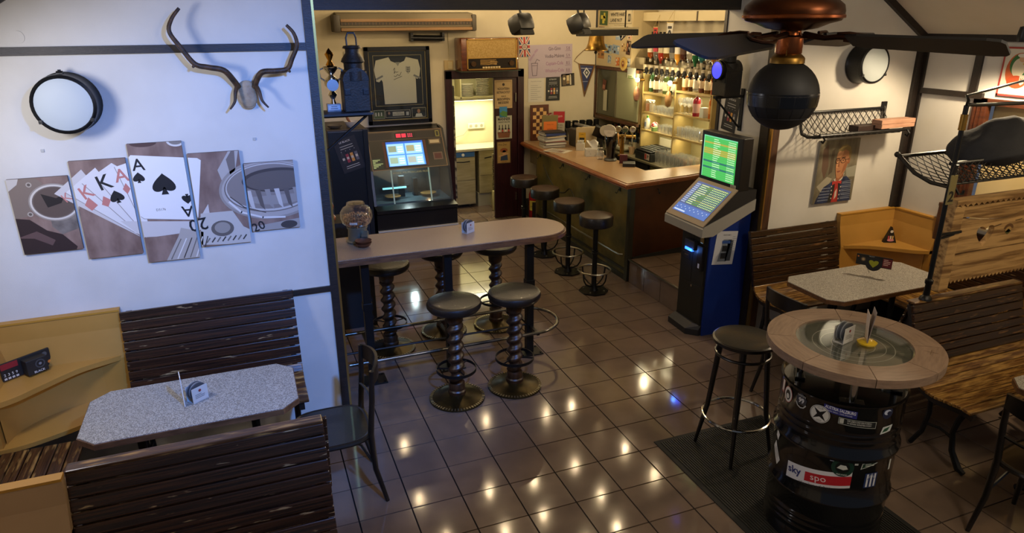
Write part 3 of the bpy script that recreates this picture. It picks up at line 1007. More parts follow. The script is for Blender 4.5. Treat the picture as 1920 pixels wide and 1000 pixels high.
DRUMM = mat('drum_enamel', '#050608', 0.16, 0.0, col2='#0a0a0c', vs=4, bump=0.02, bs=9, coat=0.5)
MB().lathe(prof, 64).build('barrel', DRUMM, t, sharp=50)
m = MB()
m.lathe([(0.0, 0.862), (0.04, 0.862), (0.04, 0.872), (0.028, 0.876), (0.028, 0.870), (0.0, 0.870)], 20, (0.20, 0.02, 0))
m.build('bung_cap', STEEL, t)
a = Art()
# large broadcaster sticker
def quad(a, x0, y0, x1, y1, sk, col, l): a.poly([(x0, y0), (x1, y0 + sk), (x1, y1 + sk), (x0, y1)], col, l)
sk = 0.055
quad(a, -0.200, 0.365, 0.115, 0.458, sk, '#d9d9dc', 1)
quad(a, -0.098, 0.398, 0.115, 0.452, 0.037, '#b3222c', 2)
a.text('sky', -0.152, 0.410, 0.040, '#1b2a6b', 3, sx=1.0, rot=0.16, bold=0.02)
a.text('spo', -0.032, 0.424, 0.036, '#e6d9da', 3, sx=1.05, rot=0.16)
a.text('Hier live erleben', -0.045, 0.384, 0.016, '#25252b', 3, rot=0.17, sx=1.0)
# round dark green badge over it
a.circ(0.066, 0.535, 0.052, 0.052, '#16382c', 4); a.circ(0.066, 0.535, 0.033, 0.033, '#0d1512', 5)
a.poly([(0.04, 0.53), (0.055, 0.55), (0.08, 0.548), (0.09, 0.53), (0.07, 0.522)], '#c8ccc4', 6)
a.text('GLORY BOYS', 0.066, 0.572, 0.009, '#d8dcd2', 6, bold=0.02); a.text('FREUNDE', 0.066, 0.491, 0.008, '#d8dcd2', 6)
# blue name sticker
a.poly([(-0.062, 0.825), (0.088, 0.812), (0.088, 0.852), (-0.062, 0.862)], '#2b2f78', 1)
a.text('AUSTRIA SALZBURG', 0.012, 0.838, 0.016, '#dfe0ea', 2, rot=-0.08, w=0.138, bold=0.02); a.text('mein leben - mein freunde', 0.012, 0.825, 0.008, '#dfe0ea', 2, rot=-0.08, w=0.11)
# long narrow black one
a.poly([(0.010, 0.775), (0.185, 0.762), (0.185, 0.800), (0.010, 0.812)], '#1b201f', 1); a.line([(0.012, 0.777), (0.183, 0.764), (0.183, 0.798), (0.012, 0.810), (0.012, 0.777)], 0.002, '#b9bdb5', 2)
a.rect(0.016, 0.780, 0.034, 0.806, '#b7b7ae', 2); a.text('WIR LEBEN UND DEN FUSSBALL', 0.105, 0.790, 0.009, '#d8d8d2', 2, rot=-0.07, w=0.115); a.text('IN SEINER REINSTEN FORM', 0.105, 0.778, 0.008, '#d8d8d2', 2, rot=-0.07, w=0.11)
# white badge with black star cross
a.circ(-0.075, 0.797, 0.048, 0.048, '#d5d3cc', 1); a.circ(-0.075, 0.797, 0.045, 0.045, '#26262a', 2); a.circ(-0.075, 0.797, 0.043, 0.043, '#cfcdc6', 3)
for k in range(4):
    q = R(45 + 90 * k)
    a.poly([(-0.075, 0.797), (-0.075 + 0.012 * math.cos(q - 0.9), 0.797 + 0.012 * math.sin(q - 0.9)), (-0.075 + 0.042 * math.cos(q), 0.797 + 0.042 * math.sin(q)), (-0.075 + 0.012 * math.cos(q + 0.9), 0.797 + 0.012 * math.sin(q + 0.9))], '#141417', 4)
a.text('CLUB', -0.075, 0.826, 0.008, '#26262a', 4); a.text('GOLF', -0.075, 0.760, 0.007, '#26262a', 4)
# 99 crest
a.poly([(-0.205, 0.80), (-0.150, 0.80), (-0.146, 0.835), (-0.178, 0.868), (-0.21, 0.835)], '#3a3a3e', 1)
a.text('99', -0.177, 0.812, 0.026, '#d9d8d4', 2, bold=0.03, sx=0.9); a.text('UNION', -0.178, 0.845, 0.010, '#c9c8c4', 2); a.line([(-0.206, 0.806), (-0.195, 0.79), (-0.177, 0.784), (-0.16, 0.79), (-0.149, 0.806)], 0.006, '#b6b5ae', 2)
# round bear head badge
a.circ(-0.272, 0.808, 0.034, 0.044, '#b55a4b', 1); a.circ(-0.272, 0.808, 0.031, 0.041, '#d7d3c9', 2); a.circ(-0.272, 0.806, 0.020, 0.028, '#3b3733', 3); a.circ(-0.272, 0.800, 0.012, 0.014, '#c9c5ba', 4)
# left edge stickers
a.rect(-0.345, 0.79, -0.315, 0.87, '#9a5f56', 1); a.rect(-0.340, 0.80, -0.320, 0.86, '#d3cbc0', 2)
a.poly([(-0.345, 0.455), (-0.285, 0.375), (-0.262, 0.415), (-0.325, 0.50)], '#d6d5cf', 1); a.line([(-0.325, 0.45), (-0.29, 0.41)], 0.003, '#333333', 2); a.line([(-0.318, 0.465), (-0.28, 0.425)], 0.003, '#333333', 2)
a.poly([(-0.33, 0.53), (-0.305, 0.51), (-0.295, 0.55), (-0.325, 0.57)], '#d6d5cf', 1)
# right edge stickers
a.circ(0.238, 0.842, 0.030, 0.032, '#1a2340', 1); a.circ(0.236, 0.846, 0.020, 0.014, '#b8c2d6', 2); a.circ(0.245, 0.842, 0.012, 0.010, '#1a2340', 3)
a.poly([(0.215, 0.725), (0.275, 0.735), (0.285, 0.77), (0.225, 0.765)], '#c9d0cf', 1); a.poly([(0.225, 0.735), (0.255, 0.74), (0.27, 0.762), (0.235, 0.755)], '#24513a', 2)
a.poly([(0.150, 0.530), (0.235, 0.560), (0.240, 0.592), (0.155, 0.565)], '#c6cbc3', 1); a.poly([(0.155, 0.535), (0.230, 0.565), (0.232, 0.585), (0.158, 0.560)], '#1e3b2b', 2); a.bars(0.17, 0.560, 0.05, 2, 0.009, 0.004, '#c6cbc3', 3)
a.rect(0.180, 0.420, 0.250, 0.505, '#23335f', 1)
for k in range(3):
    a.rect(0.190 + 0.021 * k, 0.425, 0.200 + 0.021 * k, 0.50, '#d3d6dd', 2)
a.line([(0.195, 0.47), (0.215, 0.50), (0.235, 0.47)], 0.006, '#8c93a8', 3)
a.poly([(0.33, 0.49), (0.345, 0.49), (0.345, 0.55), (0.33, 0.55)], '#cfd2cc', 1)
a.rect(0.118, 0.555, 0.135, 0.585, '#cdd0ca', 3); a.rect(0.005, 0.560, 0.05, 0.578, '#a9b0bd', 1)
a.build('sticker_set', t, bend=DR, rough=0.35)

TZ = 1.105
t = thing('round_table_top', 'round pale wood table top with glass clock face on oil drum', 'table top', (2.10, -0.94, 0), R(12))
for k in range(4):
    q = R(38 + 90 * k)
    px, py = 0.225 * math.cos(q), 0.225 * math.sin(q)
    p = MB().cyl((px, py, 0.886), (px, py, TZ - 0.045), 0.017, n=14).build('post', CHROME, t)
    MB().box((px, py, 0.881), (0.11, 0.05, 0.010), 0, 0.003, rz=q + PI / 2).build('flange', IRON, p)
for k in range(8):
    n = 8
    a0, a1 = 2 * PI * k / 8 + 0.004, 2 * PI * (k + 1) / 8 - 0.004
    out = [(0.410 * math.cos(a0 + (a1 - a0) * i / n), 0.410 * math.sin(a0 + (a1 - a0) * i / n)) for i in range(n + 1)]
    inn = [(0.272 * math.cos(a1 - (a1 - a0) * i / n), 0.272 * math.sin(a1 - (a1 - a0) * i / n)) for i in range(n + 1)]
    m = MB()
    m.M = Matrix.Rotation(-(a0 + a1) / 2 - PI / 2, 4, 'Z')
    m.prism(out + inn, TZ - 0.042, TZ)
    m.M = None
    o = m.build('segment', OAK, t, rz=(a0 + a1) / 2 + PI / 2)
for k in (6, 0):
    q = 2 * PI * (k + 0.5) / 8 + 0.2
    a = Art()
    for j in range(4):
        a.line([(0, 0), (0.028 * math.cos(R(90 * j + 20)), 0.028 * math.sin(R(90 * j + 20)))], 0.0025, '#5f452c', 1)
    a.build('inlay', t, loc=(0.34 * math.cos(q), 0.34 * math.sin(q), TZ), rot=(R(-90), 0, 0))
dial = MB().lathe([(0.0, TZ - 0.030), (0.271, TZ - 0.030), (0.271, TZ - 0.012), (0.262, TZ - 0.012), (0.262, TZ - 0.022), (0.0, TZ - 0.022)], 48).build('clock_dial', mat('dial_grey', '#6f7264', 0.25, 0.3, col2='#7d8070', vs=5), t)
a = Art()
for k in range(12):
    q = R(90 - 30 * k)
    a.text(str(12 if k == 0 else k), 0.232 * math.cos(q), 0.232 * math.sin(q) - 0.012, 0.026, '#22231d', 1)
for k in range(60):
    q = R(6 * k)
    a.line([(0.200 * math.cos(q), 0.200 * math.sin(q)), (0.208 * math.cos(q), 0.208 * math.sin(q))], 0.002, '#22231d', 1)
for rr in (0.19, 0.15, 0.10):
    a.line([(rr * math.cos(R(6 * k)), rr * math.sin(R(6 * k))) for k in range(61)], 0.0035, '#c9cabb', 1)
for k in range(9):
    q = R(40 * k)
    a.line([(0.10 * math.cos(q), 0.10 * math.sin(q)), (0.15 * math.cos(q + 0.3), 0.15 * math.sin(q + 0.3))], 0.003, '#3b3c33', 1)
a.build('numerals', dial, loc=(0, 0, TZ - 0.0218), rot=(R(-90), 0, R(20)))
MB().lathe([(0.0, TZ - 0.010), (0.270, TZ - 0.010), (0.270, TZ - 0.004), (0.0, TZ - 0.004)], 48).build('glass_pane', PLEXI, t)

# coaster holders
def coaster_holder(label, loc, rz, coasters='#3a3d42'):
    t = thing('coaster_holder', label, 'holder', loc, rz, 'acrylic coaster holders on the tables')
    m = MB()
    m.bb(-0.045, 0.045, -0.028, -0.025, 0, 0.085).bb(-0.045, 0.045, 0.025, 0.028, 0, 0.085).bb(-0.045, 0.045, -0.028, 0.028, 0, 0.003)
    m.build('stand', mat('acrylic_white', '#c6c4be', 0.25, alpha=0.8), t)
    Art().circ(0, 0.064, 0.008, None, '#7a2b2b', 1).bars(-0.03, 0.045, 0.06, 3, 0.009, 0.0035, '#6d6c68', 1).build('print', t, loc=(0, -0.028, 0))
    for k in range(7):
        MB().cyl((0, -0.020 + k * 0.0055, 0.055), (0, -0.0165 + k * 0.0055, 0.055), 0.048, n=28).build('coaster', flat(['#3a3d42', '#54575c', '#8d8f92', '#44474c'][k % 4]), t)
    return t
coaster_holder('coaster holder standing on the glass of the barrel table', (2.055, -0.915, TZ - 0.003), R(14))
coaster_holder('white coaster holder in the middle of the high table', (0.935, 1.765, 1.052), R(32))
coaster_holder('coaster holder with tall menu card on the left booth table', (-1.03, 0.345, 0.75), R(38))
o = MB().box((0, 0, 0.085), (0.004, 0.075, 0.17), 0, 0, rz=0).build('menu_card', PAPER, None, (-1.095, 0.325, 0.751), R(8))
tag(o, 'upright white menu card beside coasters, left booth table', 'menu card')
# yellow-footed card stand
t = thing('card_stand', 'yellow glass card stand with two menu cards on barrel table', 'card stand', (2.145, -0.98, TZ - 0.003), R(-40))
MB().lathe([(0.0, 0.0), (0.045, 0.0), (0.047, 0.008), (0.030, 0.018), (0.0, 0.020)], 28).build('foot', mat('amber_glass', '#c4a21a', 0.08, coat=0.6), t)
MB().box((0.004, 0, 0.10), (0.002, 0.085, 0.165), 0, 0, ry=0.10).build('card', flat('#8c7f78'), t)
MB().box((-0.010, 0.005, 0.09), (0.002, 0.080, 0.15), 0, 0, ry=-0.06).build('card', flat('#b7a79a'), t)
# card with heart on right booth table
t = thing('card_stand', 'black advertising card with green heart on clear stand, right table', 'card stand', (3.76, 0.40, 0.75), R(-58))
m = MB()
for s in (-1, 1):
    m.box((s * 0.02, 0.0, 0.03), (0.004, 0.03, 0.07), 0, 0, ry=s * 0.5)
m.build('clear_foot', PLEXI, t)
MB().box((0, 0, 0.125), (0.25, 0.004, 0.085)).build('card', flat('#0d0c0c'), t)
MB().cyl((0, -0.003, 0.105), (0, 0.003, 0.105), 0.058, n=32).build('disc', flat('#15161a'), t)
hp = [(0.034 * math.sin(q) ** 3, (0.028 * math.cos(q) - 0.011 * math.cos(2 * q) - 0.004 * math.cos(3 * q))) for q in [2 * PI * k / 40 for k in range(40)]]
a = Art().poly([(x, y + 0.108) for x, y in hp], '#9aa020', 2)
a.rect(0.060, 0.090, 0.124, 0.160, '#6b1c22', 1).bars(0.066, 0.150, 0.05, 4, 0.013, 0.006, '#d8b3a8', 2)
a.circ(-0.075, 0.13, 0.018, None, '#5b4a3a', 1).circ(-0.075, 0.13, 0.010, None, '#b59a6f', 2).circ(-0.112, 0.148, 0.006, None, '#c9772c', 1)
a.text('YELLOW', -0.02, 0.157, 0.007, '#c9c9c9', 2)
a.build('print', t, loc=(0, -0.0030, 0))
# triangular stand on the right corner shelf
t = thing('triangle_display', 'small black pyramid display card on the right ochre shelf', 'display', (4.66, 1.03, 0.735), R(-25))
MB().prism([(-0.055, 0), (0.055, 0), (0, 0.145)], -0.02, 0.02, 0, XZ).build('body', flat('#100e0d'), t)
a = Art().circ(0, 0.105, 0.013, None, '#c9c4bb', 1)
for k, c in enumerate(['#b3474f', '#d9c9b8', '#c3a35c']):
    a.rect(-0.026 + 0.018 * k, 0.02, -0.014 + 0.018 * k, 0.065, c, 1)
a.circ(0, 0.025, 0.03, 0.012, '#c67f87', 2)
a.build('print', t, loc=(0, -0.02, 0))
# boxes on the left corner shelf
t = thing('camera_display', 'black advertising display with round lens motif on left ochre shelf', 'display', (-1.955, 1.05, 0.735), R(38))
MB().box((0, 0, 0.06), (0.26, 0.012, 0.105), 0, 0.002).build('card', flat('#121112'), t)
MB().box((0.03, -0.035, 0.055), (0.11, 0.06, 0.09), 0, 0.004).build('box', flat('#161616'), t)
a = Art().rect(-0.128, 0.075, -0.04, 0.110, '#7d1a22', 1)
for k in range(4):
    a.text(['2', '3', '5', '9'][k], -0.115 + 0.02 * k, 0.035, 0.016, '#d2d0ca', 2); a.rect(-0.122 + 0.02 * k, 0.014, -0.108 + 0.02 * k, 0.026, '#b7b4ae', 2)
a.circ(0.10, 0.085, 0.014, None, '#4a4a4a', 1).circ(0.118, 0.03, 0.010, None, '#c9772c', 1)
a.build('print', t, loc=(0, -0.006, 0))
a = Art().circ(0.045, 0.065, 0.026, None, '#3d3f42', 1).circ(0.045, 0.065, 0.019, None, '#15171a', 2).circ(0.045, 0.065, 0.008, None, '#6a6e73', 3).text('BLACK', 0.035, 0.017, 0.013, '#d6d6d6', 1)
a.build('print', t, loc=(0, -0.065, 0))

# peanut dispenser and bowls on the high table
t = thing('nut_dispenser', 'glass globe nut dispenser on grey foot, left end of high table', 'dispenser', (0.085, 1.85, 1.052), R(-20))
MB().lathe([(0.0, 0.0), (0.085, 0.0), (0.088, 0.012), (0.075, 0.02), (0.070, 0.10), (0.078, 0.115), (0.078, 0.125), (0.0, 0.125)], 28).build('foot', mat('hammered_grey', '#7c8072', 0.3, 0.7), t)
MB().box((0.065, -0.06, 0.07), (0.05, 0.06, 0.035), 0, 0.006, rx=0.6).build('chute', mat('hammered_grey', '#7c8072', 0.3, 0.7), t)
MB().lathe([(0.072, 0.125), (0.105, 0.15), (0.120, 0.19), (0.118, 0.235), (0.095, 0.27), (0.065, 0.285), (0.062, 0.30), (0.0, 0.305)], 32).build('globe', glassy('globe_glass', '#f4f6f0', 0.1, 0.13, 0.03, 0.012), t)
MB().lathe([(0.066, 0.284), (0.069, 0.292), (0.066, 0.306), (0.0, 0.312)], 28).build('lid', PLEXI, t)
m = MB()
rr = random.Random(3)
for k in range(520):
    q, z = rr.uniform(0, 2 * PI), rr.uniform(0.130, 0.205)
    rm = 0.072 + (0.106 - 0.072) * min(1, (z - 0.125) / 0.06)
    r_ = rm * math.sqrt(rr.uniform(0.35, 0.95))
    m.sphere((r_ * math.cos(q), r_ * math.sin(q), z), 0.0075, 6, rr.randint(0, 2), (1, 1, 1.3))
o = m.build('peanuts', [flat('#8a5a2b'), flat('#a9783f'), flat('#5c3516')], t)
o['kind'] = 'stuff'
Art().rect(-0.028, 0.165, 0.028, 0.182, '#b9b4a6', 1).bars(-0.02, 0.176, 0.04, 2, 0.006, 0.002, '#4a463e', 2).build('label_strip', t, bend=0.122, rz=R(0))
def bowl(label, loc, r=0.062, h=0.035, m_=None, group=None):
    o = MB().lathe([(0.0, 0.003), (r * 0.5, 0.0), (r * 0.8, h * 0.4), (r, h), (r * 0.95, h), (r * 0.75, h * 0.45), (r * 0.45, 0.008), (0.0, 0.008)], 28).build('bowl', m_ or mat('wood_bowl', '#6b3f26', 0.45, col2='#4e2c19', vs=8), None, loc)
    return tag(o, label, 'bowl', group)
bowl('brown wooden bowl in front of the nut dispenser, lower of two', (0.10, 1.70, 1.052))
bowl('brown wooden bowl nested on top of another by nut dispenser', (0.10, 1.70, 1.070))

# ================================================================== BAR COUNTER
t = thing('bar_counter', 'L-shaped bar counter with speckled top and tarnished brass front', 'counter', (0, 0, 0))
LPOLY = [(2.935, 2.715), (4.40, 2.925), (4.40, 3.26), (3.44, 3.20), (3.52, 5.59), (3.02, 5.59), (2.96, 5.56), (2.935, 5.50)]
MB().prism(LPOLY, 1.062, 1.070).build('worktop', LAMBAR, t)
def grow(poly, d):
    cx = sum(p[0] for p in poly) / len(poly); cy = sum(p[1] for p in poly) / len(poly)
    return poly
EP = [(2.905, 2.68), (4.40, 2.895), (4.40, 3.27), (3.45, 3.21), (3.53, 5.595), (3.01, 5.595), (2.935, 5.57), (2.905, 5.51)]
MB().prism(EP, 1.018, 1.062).build('wood_edge', EDGEO, t)
MB().tube([(2.91, 5.52, 1.044), (2.91, 2.685, 1.044), (4.39, 2.898, 1.044)], 0.018, 8).build('rounded_lip', EDGEO, t)
o = MB().bb(2.99, 3.01, 2.74, 5.16, 0.0, 1.018).build('front_sheet', PATINA, t)
MB().bb(2.982, 2.99, 2.78, 5.16, 0.10, 0.13).bb(2.982, 2.99, 2.78, 5.16, 0.0, 0.06).build('skirting', DGREY, o)
MB().bb(2.975, 3.035, 2.71, 2.77, 0.0, 1.018, 0, 0.004).build('corner_post', mat('post_metal', '#4c4b40', 0.35, 0.8), t)
MB().bb(2.99, 3.02, 5.16, 5.20, 0.0, 1.018).bb(2.99, 3.02, 5.20, 5.40, 0.80, 1.018).build('end_post', mat('end_post', '#5b503a', 0.5), t)
m = MB()
m.M = Matrix.Translation((3.03, 2.745, 0)) @ Matrix.Rotation(math.atan2(0.19, 1.3), 4, 'Z')
m.bb(0, 1.36, 0, 0.02, 0.255, 1.018)
m.M = None
m.build('wing_panel', mat('wing_panel_wood', '#5a3116', 0.42, 0.15, col2='#3f2110', vs=3, bump=0.05, bs=8), t)
MB().bb(3.50, 3.52, 3.3, 5.58, 0.25, 1.018).build('inner_panel', BLACKP, t)
# thin foot rail and hooks
MB().tube([(2.99, 2.83, 0.27), (2.955, 2.85, 0.27), (2.95, 2.90, 0.27), (2.95, 4.9, 0.27), (2.99, 4.95, 0.27)], 0.010, 8).build('foot_rail', STEEL, t)
for y in (2.95, 3.65, 4.35, 5.05):
    MB().tube([(2.99, y, 0.955), (2.97, y, 0.955), (2.962, y, 0.93), (2.95, y, 0.915), (2.935, y, 0.93)], 0.005, 6).bb(2.984, 2.99, y - 0.015, y + 0.015, 0.935, 0.975).build('bag_hook', DGREY, t)
MB().tube([(3.35, 2.79, 0.96), (3.35, 2.77, 0.955), (3.35, 2.765, 0.93), (3.35, 2.75, 0.92), (3.35, 2.74, 0.935)], 0.006, 6).build('bag_hook', DGREY, t)
# engraved wave on the front sheet
wv = spline([(4.95, 0.85), (4.75, 0.70), (4.5, 0.60), (4.3, 0.62), (4.15, 0.70), (4.02, 0.62), (3.9, 0.45), (3.78, 0.38)], 8)
MB().tube([(2.988, y, z) for y, z in wv], 0.006, 6).build('relief_line', DGREY, o)

# ---- things on the counter
Z0 = 1.070
def magazine(k, x, y, z, w, d, h, rz, col, lb, g):
    o = thing('magazine', lb, 'magazine', (x, y, z), rz, g)
    MB().box((0, 0, h / 2), (w - 0.004, d - 0.004, h - 0.002)).build('pages', flat('#b9b4a8'), o)
    MB().box((0, 0, h - 0.001), (w, d, 0.002)).box((0, 0, 0.001), (w, d, 0.002)).box((-w / 2, 0, h / 2), (0.002, d, h)).build('cover', flat(col), o)
    return o
z = Z0 + 0.001
cols = ['#8f8a80', '#b0aca4', '#6e5a4a', '#c2beb6', '#9a948a', '#7a3b33', '#b8b4ac', '#c4c0b8', '#8b8d92', '#b5a58a', '#a9a59b', '#1f2f66', '#15151a']
for k, c in enumerate(cols):
    h = [0.013, 0.016, 0.012, 0.018, 0.014, 0.012, 0.017, 0.013, 0.016, 0.014, 0.012, 0.028, 0.014][k]
    lb = 'magazine in the counter stack, layer %s' % ['at the very bottom', 'second from bottom', 'third from bottom', 'fourth from bottom', 'fifth from bottom', 'sixth from bottom', 'in the exact middle', 'sixth from top', 'fifth from top', 'fourth from top', 'third from top', 'with thick blue binder spine', 'black, lying on top'][k]
    magazine(k, 3.12 + random.uniform(-0.015, 0.015), 4.98 + random.uniform(-0.015, 0.015), z, 0.22, 0.29, h, R(90 + random.uniform(-9, 9)), c, lb, 'magazine stack on the bar')
    z += h + 0.0005
a = Art().bars(-0.09, 0.12, 0.18, 9, 0.026, 0.010, '#5d4a3f', 1, 5).rect(-0.09, -0.10, -0.01, -0.03, '#7a5b4b', 2)
o = MB().box((0, 0, 0.003), (0.22, 0.30, 0.006)).build('newspaper', flat('#b9b0a0'), None, (3.06, 4.66, Z0 + 0.0005), R(35))
tag(o, 'opened newspaper lying flat in front of the magazine stack', 'newspaper')
a.build('print', o, loc=(0, 0, 0.006), rot=(R(-90), 0, 0))
# chess board leaning on the wall
a = Art()
for i in range(4):
    for j in range(8):
        a.rect(-0.10 + 0.05 * i, -0.20 + 0.05 * j, -0.05 + 0.05 * i, -0.15 + 0.05 * j, '#c99f62' if (i + j) % 2 else '#47200f', 1)
poster('chess_board', 'wooden chess board leaning upright on the wall behind magazines', 'chess board', (3.17, 5.52, Z0 + 0.245), 0, 0.27, 0.48, 0.02, mat('board_frame', '#4f2716', 0.4), a, b=0.002)
a = Art().rect(-0.09, -0.06, 0.09, 0.10, '#c9691d', 1).text('Wechsel - Wuff', 0, 0.055, 0.012, '#4b2207', 2, w=0.09).bars(0, 0.0, 0.13, 2, 0.03, 0.006, '#6e340d', 2, 3, 'c')
poster('notice_frame', 'khaki framed orange notice behind the magazine stack', 'notice', (3.185, 5.20, Z0 + 0.20), R(-6), 0.22, 0.36, 0.02, flat('#6d6238'), a, b=0.002)
t = thing('brochure_box', 'red and cream advertising box standing beside chess board', 'box', (3.42, 5.40, Z0), R(-30))
MB().box((0, 0, 0.20), (0.15, 0.10, 0.40), 0, 0.003).build('carton', flat('#a8a08e'), t)
a = Art().rect(-0.075, 0.25, 0.075, 0.40, '#a3262c', 1).text('Veltins', 0, 0.32, 0.03, '#dcb9ae', 2, rot=0.25, sx=0.8).rect(-0.075, 0.0, 0.075, 0.09, '#4a2a1c', 1)
for k in range(3):
    a.text(['AUF EIN', 'BIER MIT', 'FREUNDEN'][k], 0, 0.21 - 0.035 * k, 0.019, '#2a1c16', 2, w=0.10)
a.build('print', t, loc=(0, -0.05, 0))
o = MB().cyl((0, -0.006, 0), (0, 0.006, 0), 0.10, n=32).build('round_tray', mat('tray_print', '#7a1f22', 0.4, col2='#c9b7a6', vs=30, lo=0.5, hi=0.55), None, (3.34, 5.50, Z0 + 0.27))
tag(o, 'round patterned tray behind the red advertising box', 'tray')
# beige screen of the coffee station and what stands behind it
t = thing('coffee_station', 'beige side panel of the coffee corner on the bar', 'coffee machine', (3.52, 4.90, Z0), 0)
MB().box((-0.02, -0.16, 0.135), (0.30, 0.02, 0.27), 0, 0.008).build('front_panel', flat('#a5916f'), t)
MB().box((0.10, -0.02, 0.24), (0.34, 0.26, 0.03), 0, 0.006, rx=0.0, ry=0.25).build('cover', flat('#6f6c66'), t)
MB().box((0.0, 0.0, 0.115), (0.26, 0.26, 0.22), 0, 0.01).build('body', flat('#3b3833'), t)
t = thing('payment_terminal', 'black card terminal tilted above the coffee corner', 'terminal', (3.66, 4.62, Z0 + 0.10), R(-30))
MB().box((0, 0, 0.10), (0.22, 0.05, 0.16), 0, 0.01, rx=0.5, ry=0.35).build('screen_housing', BLACKP, t)
MB().cyl((0, 0.03, -0.10), (0, 0.03, 0.08), 0.02, n=10).build('stand', BLACKP, t)
def mug(lb, loc, rz, col='#121212'):
    t = thing('mug', lb, 'mug', loc, rz, 'black mugs behind the coffee corner')
    MB().lathe([(0.0, 0.0), (0.036, 0.0), (0.04, 0.01), (0.04, 0.09), (0.036, 0.09), (0.034, 0.012), (0.0, 0.012)], 20).build('cup', flat(col, 0.3), t)
    MB().tube([(0.038, 0, 0.075), (0.062, 0, 0.07), (0.068, 0, 0.045), (0.058, 0, 0.022), (0.038, 0, 0.018)], 0.006, 6).build('handle', flat(col, 0.3), t)
    return t
o = MB().bb(3.50, 4.10, 5.36, 5.58, Z0 + 0.14, Z0 + 0.16).bb(3.52, 3.54, 5.38, 5.56, 0.9, Z0 + 0.14).bb(4.06, 4.08, 5.38, 5.56, 0.9, Z0 + 0.14).build('mug_rack', flat('#2a2520'))
tag(o, 'dark rack carrying black mugs against the back wall', 'rack')
for k in range(5):
    mug('black mug on the dark rack, %s from the left' % ['first', 'second', 'third', 'fourth', 'fifth'][k], (3.58 + 0.11 * k, 5.46, Z0 + 0.16), R(-40 + 20 * k))
# napkin box with yellow card
t = thing('napkin_holder', 'white napkin holder with yellow drinks card', 'napkin holder', (3.36, 4.62, Z0), R(-35))
MB().box((0, 0, 0.045), (0.10, 0.09, 0.09), 0, 0.002).build('box', flat('#b4b0a6'), t)
m = MB()
for k in range(5):
    m.box((-0.03 + 0.015 * k, 0.0, 0.10), (0.004, 0.075, 0.05), 0, 0, ry=-0.2 + 0.1 * k)
m.build('napkins', PAPER, t)
MB().box((0.01, 0.05, 0.11), (0.09, 0.004, 0.21)).build('card', flat('#b98f1f'), t)
Art().rect(-0.025, 0.05, 0.04, 0.15, '#1c1a15', 1).text('Kaffee', 0.01, 0.185, 0.012, '#2a220b', 1).circ(0.0, 0.10, 0.014, None, '#c9a12a', 2).build('print', t, loc=(0, 0.048, 0))
# tissue box
t = thing('tissue_box', 'white tissue box with a tissue sticking out', 'tissue box', (3.33, 4.20, Z0), R(-20))
MB().box((0, 0, 0.045), (0.22, 0.115, 0.09), 0, 0.003).build('carton', mat('tissue_carton', '#bab6ae', 0.6, col2='#8d8b88', vs=14, lo=0.55, hi=0.62), t)
m = MB()
vs, fs = [], []
for i in range(7):
    for j in range(9):
        u, v = -1 + 2 * i / 6, j / 8
        vs.append((u * (0.03 + 0.045 * v) - 0.02 * v, 0.022 * math.sin(3 * u + 4 * v) * (0.4 + v), 0.088 + 0.115 * v * (1 - 0.25 * abs(u)) + 0.012 * math.sin(5 * u)))
for i in range(6):
    for j in range(8):
        fs.append((i * 9 + j, i * 9 + 9 + j, i * 9 + 10 + j, i * 9 + j + 1))
m.add(vs, fs, 0, True)
m.build('tissue', PAPER, t)
# beer taps
t = thing('beer_tower', 'brass beer tower with round badge handles behind tissue box', 'beer tap', (3.66, 4.10, Z0 - 0.01), R(-40))
m = MB()
m.lathe([(0.05, 0.0), (0.05, 0.01), (0.028, 0.03), (0.026, 0.24), (0.03, 0.26), (0.0, 0.262)], 18)
m.cyl((-0.16, 0, 0.235), (0.16, 0, 0.235), 0.026, n=16)
m.build('tower', BRASS, t)
for k in range(4):
    x = -0.13 + 0.087 * k
    p = MB().cyl((x, 0, 0.24), (x, -0.07, 0.235), 0.011, n=10).cyl((x, -0.07, 0.24), (x, -0.078, 0.17), 0.009, 0.006, 10).cyl((x, -0.055, 0.24), (x, -0.075, 0.30), 0.007, n=8).build('tap', CHROME, t)
    b = MB().cyl((x, -0.078, 0.335), (x, -0.066, 0.338), 0.038, n=26).build('badge', mat('badge_rim', '#b9b39f', 0.3, 0.6), p)
    Art().circ(x, 0.335, 0.030, None, ['#b9b0a0', '#8c7b57', '#3c4f3a', '#a5a196'][k], 1).bars(x, 0.345, 0.035, 2, 0.014, 0.005, '#4d2c22', 2, k, 'c').build('print', b, loc=(0, -0.0795, 0))
t = thing('stout_tap', 'tall dark stout tap with white round badge on counter edge', 'beer tap', (3.37, 3.86, Z0), R(-45))
MB().lathe([(0.0, 0.0), (0.075, 0.0), (0.078, 0.012), (0.066, 0.03), (0.0, 0.032)], 28).build('foot', mat('stout_foot', '#4b4a46', 0.3, 0.6), t)
MB().lathe([(0.052, 0.03), (0.050, 0.06), (0.055, 0.12), (0.072, 0.22), (0.078, 0.27), (0.072, 0.33), (0.06, 0.335), (0.0, 0.336)], 28).build('column', mat('stout_black', '#0a0908', 0.12, coat=0.4), t)
b = MB().cyl((0.0, -0.085, 0.355), (0.0, -0.07, 0.358), 0.075, n=32).build('badge', flat('#b5afa2'), t)
Art().circ(0, 0.357, 0.066, None, '#c4beb2', 1).text('GUINNESS', 0, 0.372, 0.012, '#7a4a3a', 2, w=0.085).bars(0, 0.345, 0.06, 2, 0.014, 0.004, '#9c8f80', 2, 3, 'c').build('print', b, loc=(0, -0.0858, 0))
MB().cyl((-0.085, -0.02, 0.345), (-0.078, 0.0, 0.345), 0.06, n=28).build('badge', flat('#b0a996'), t)
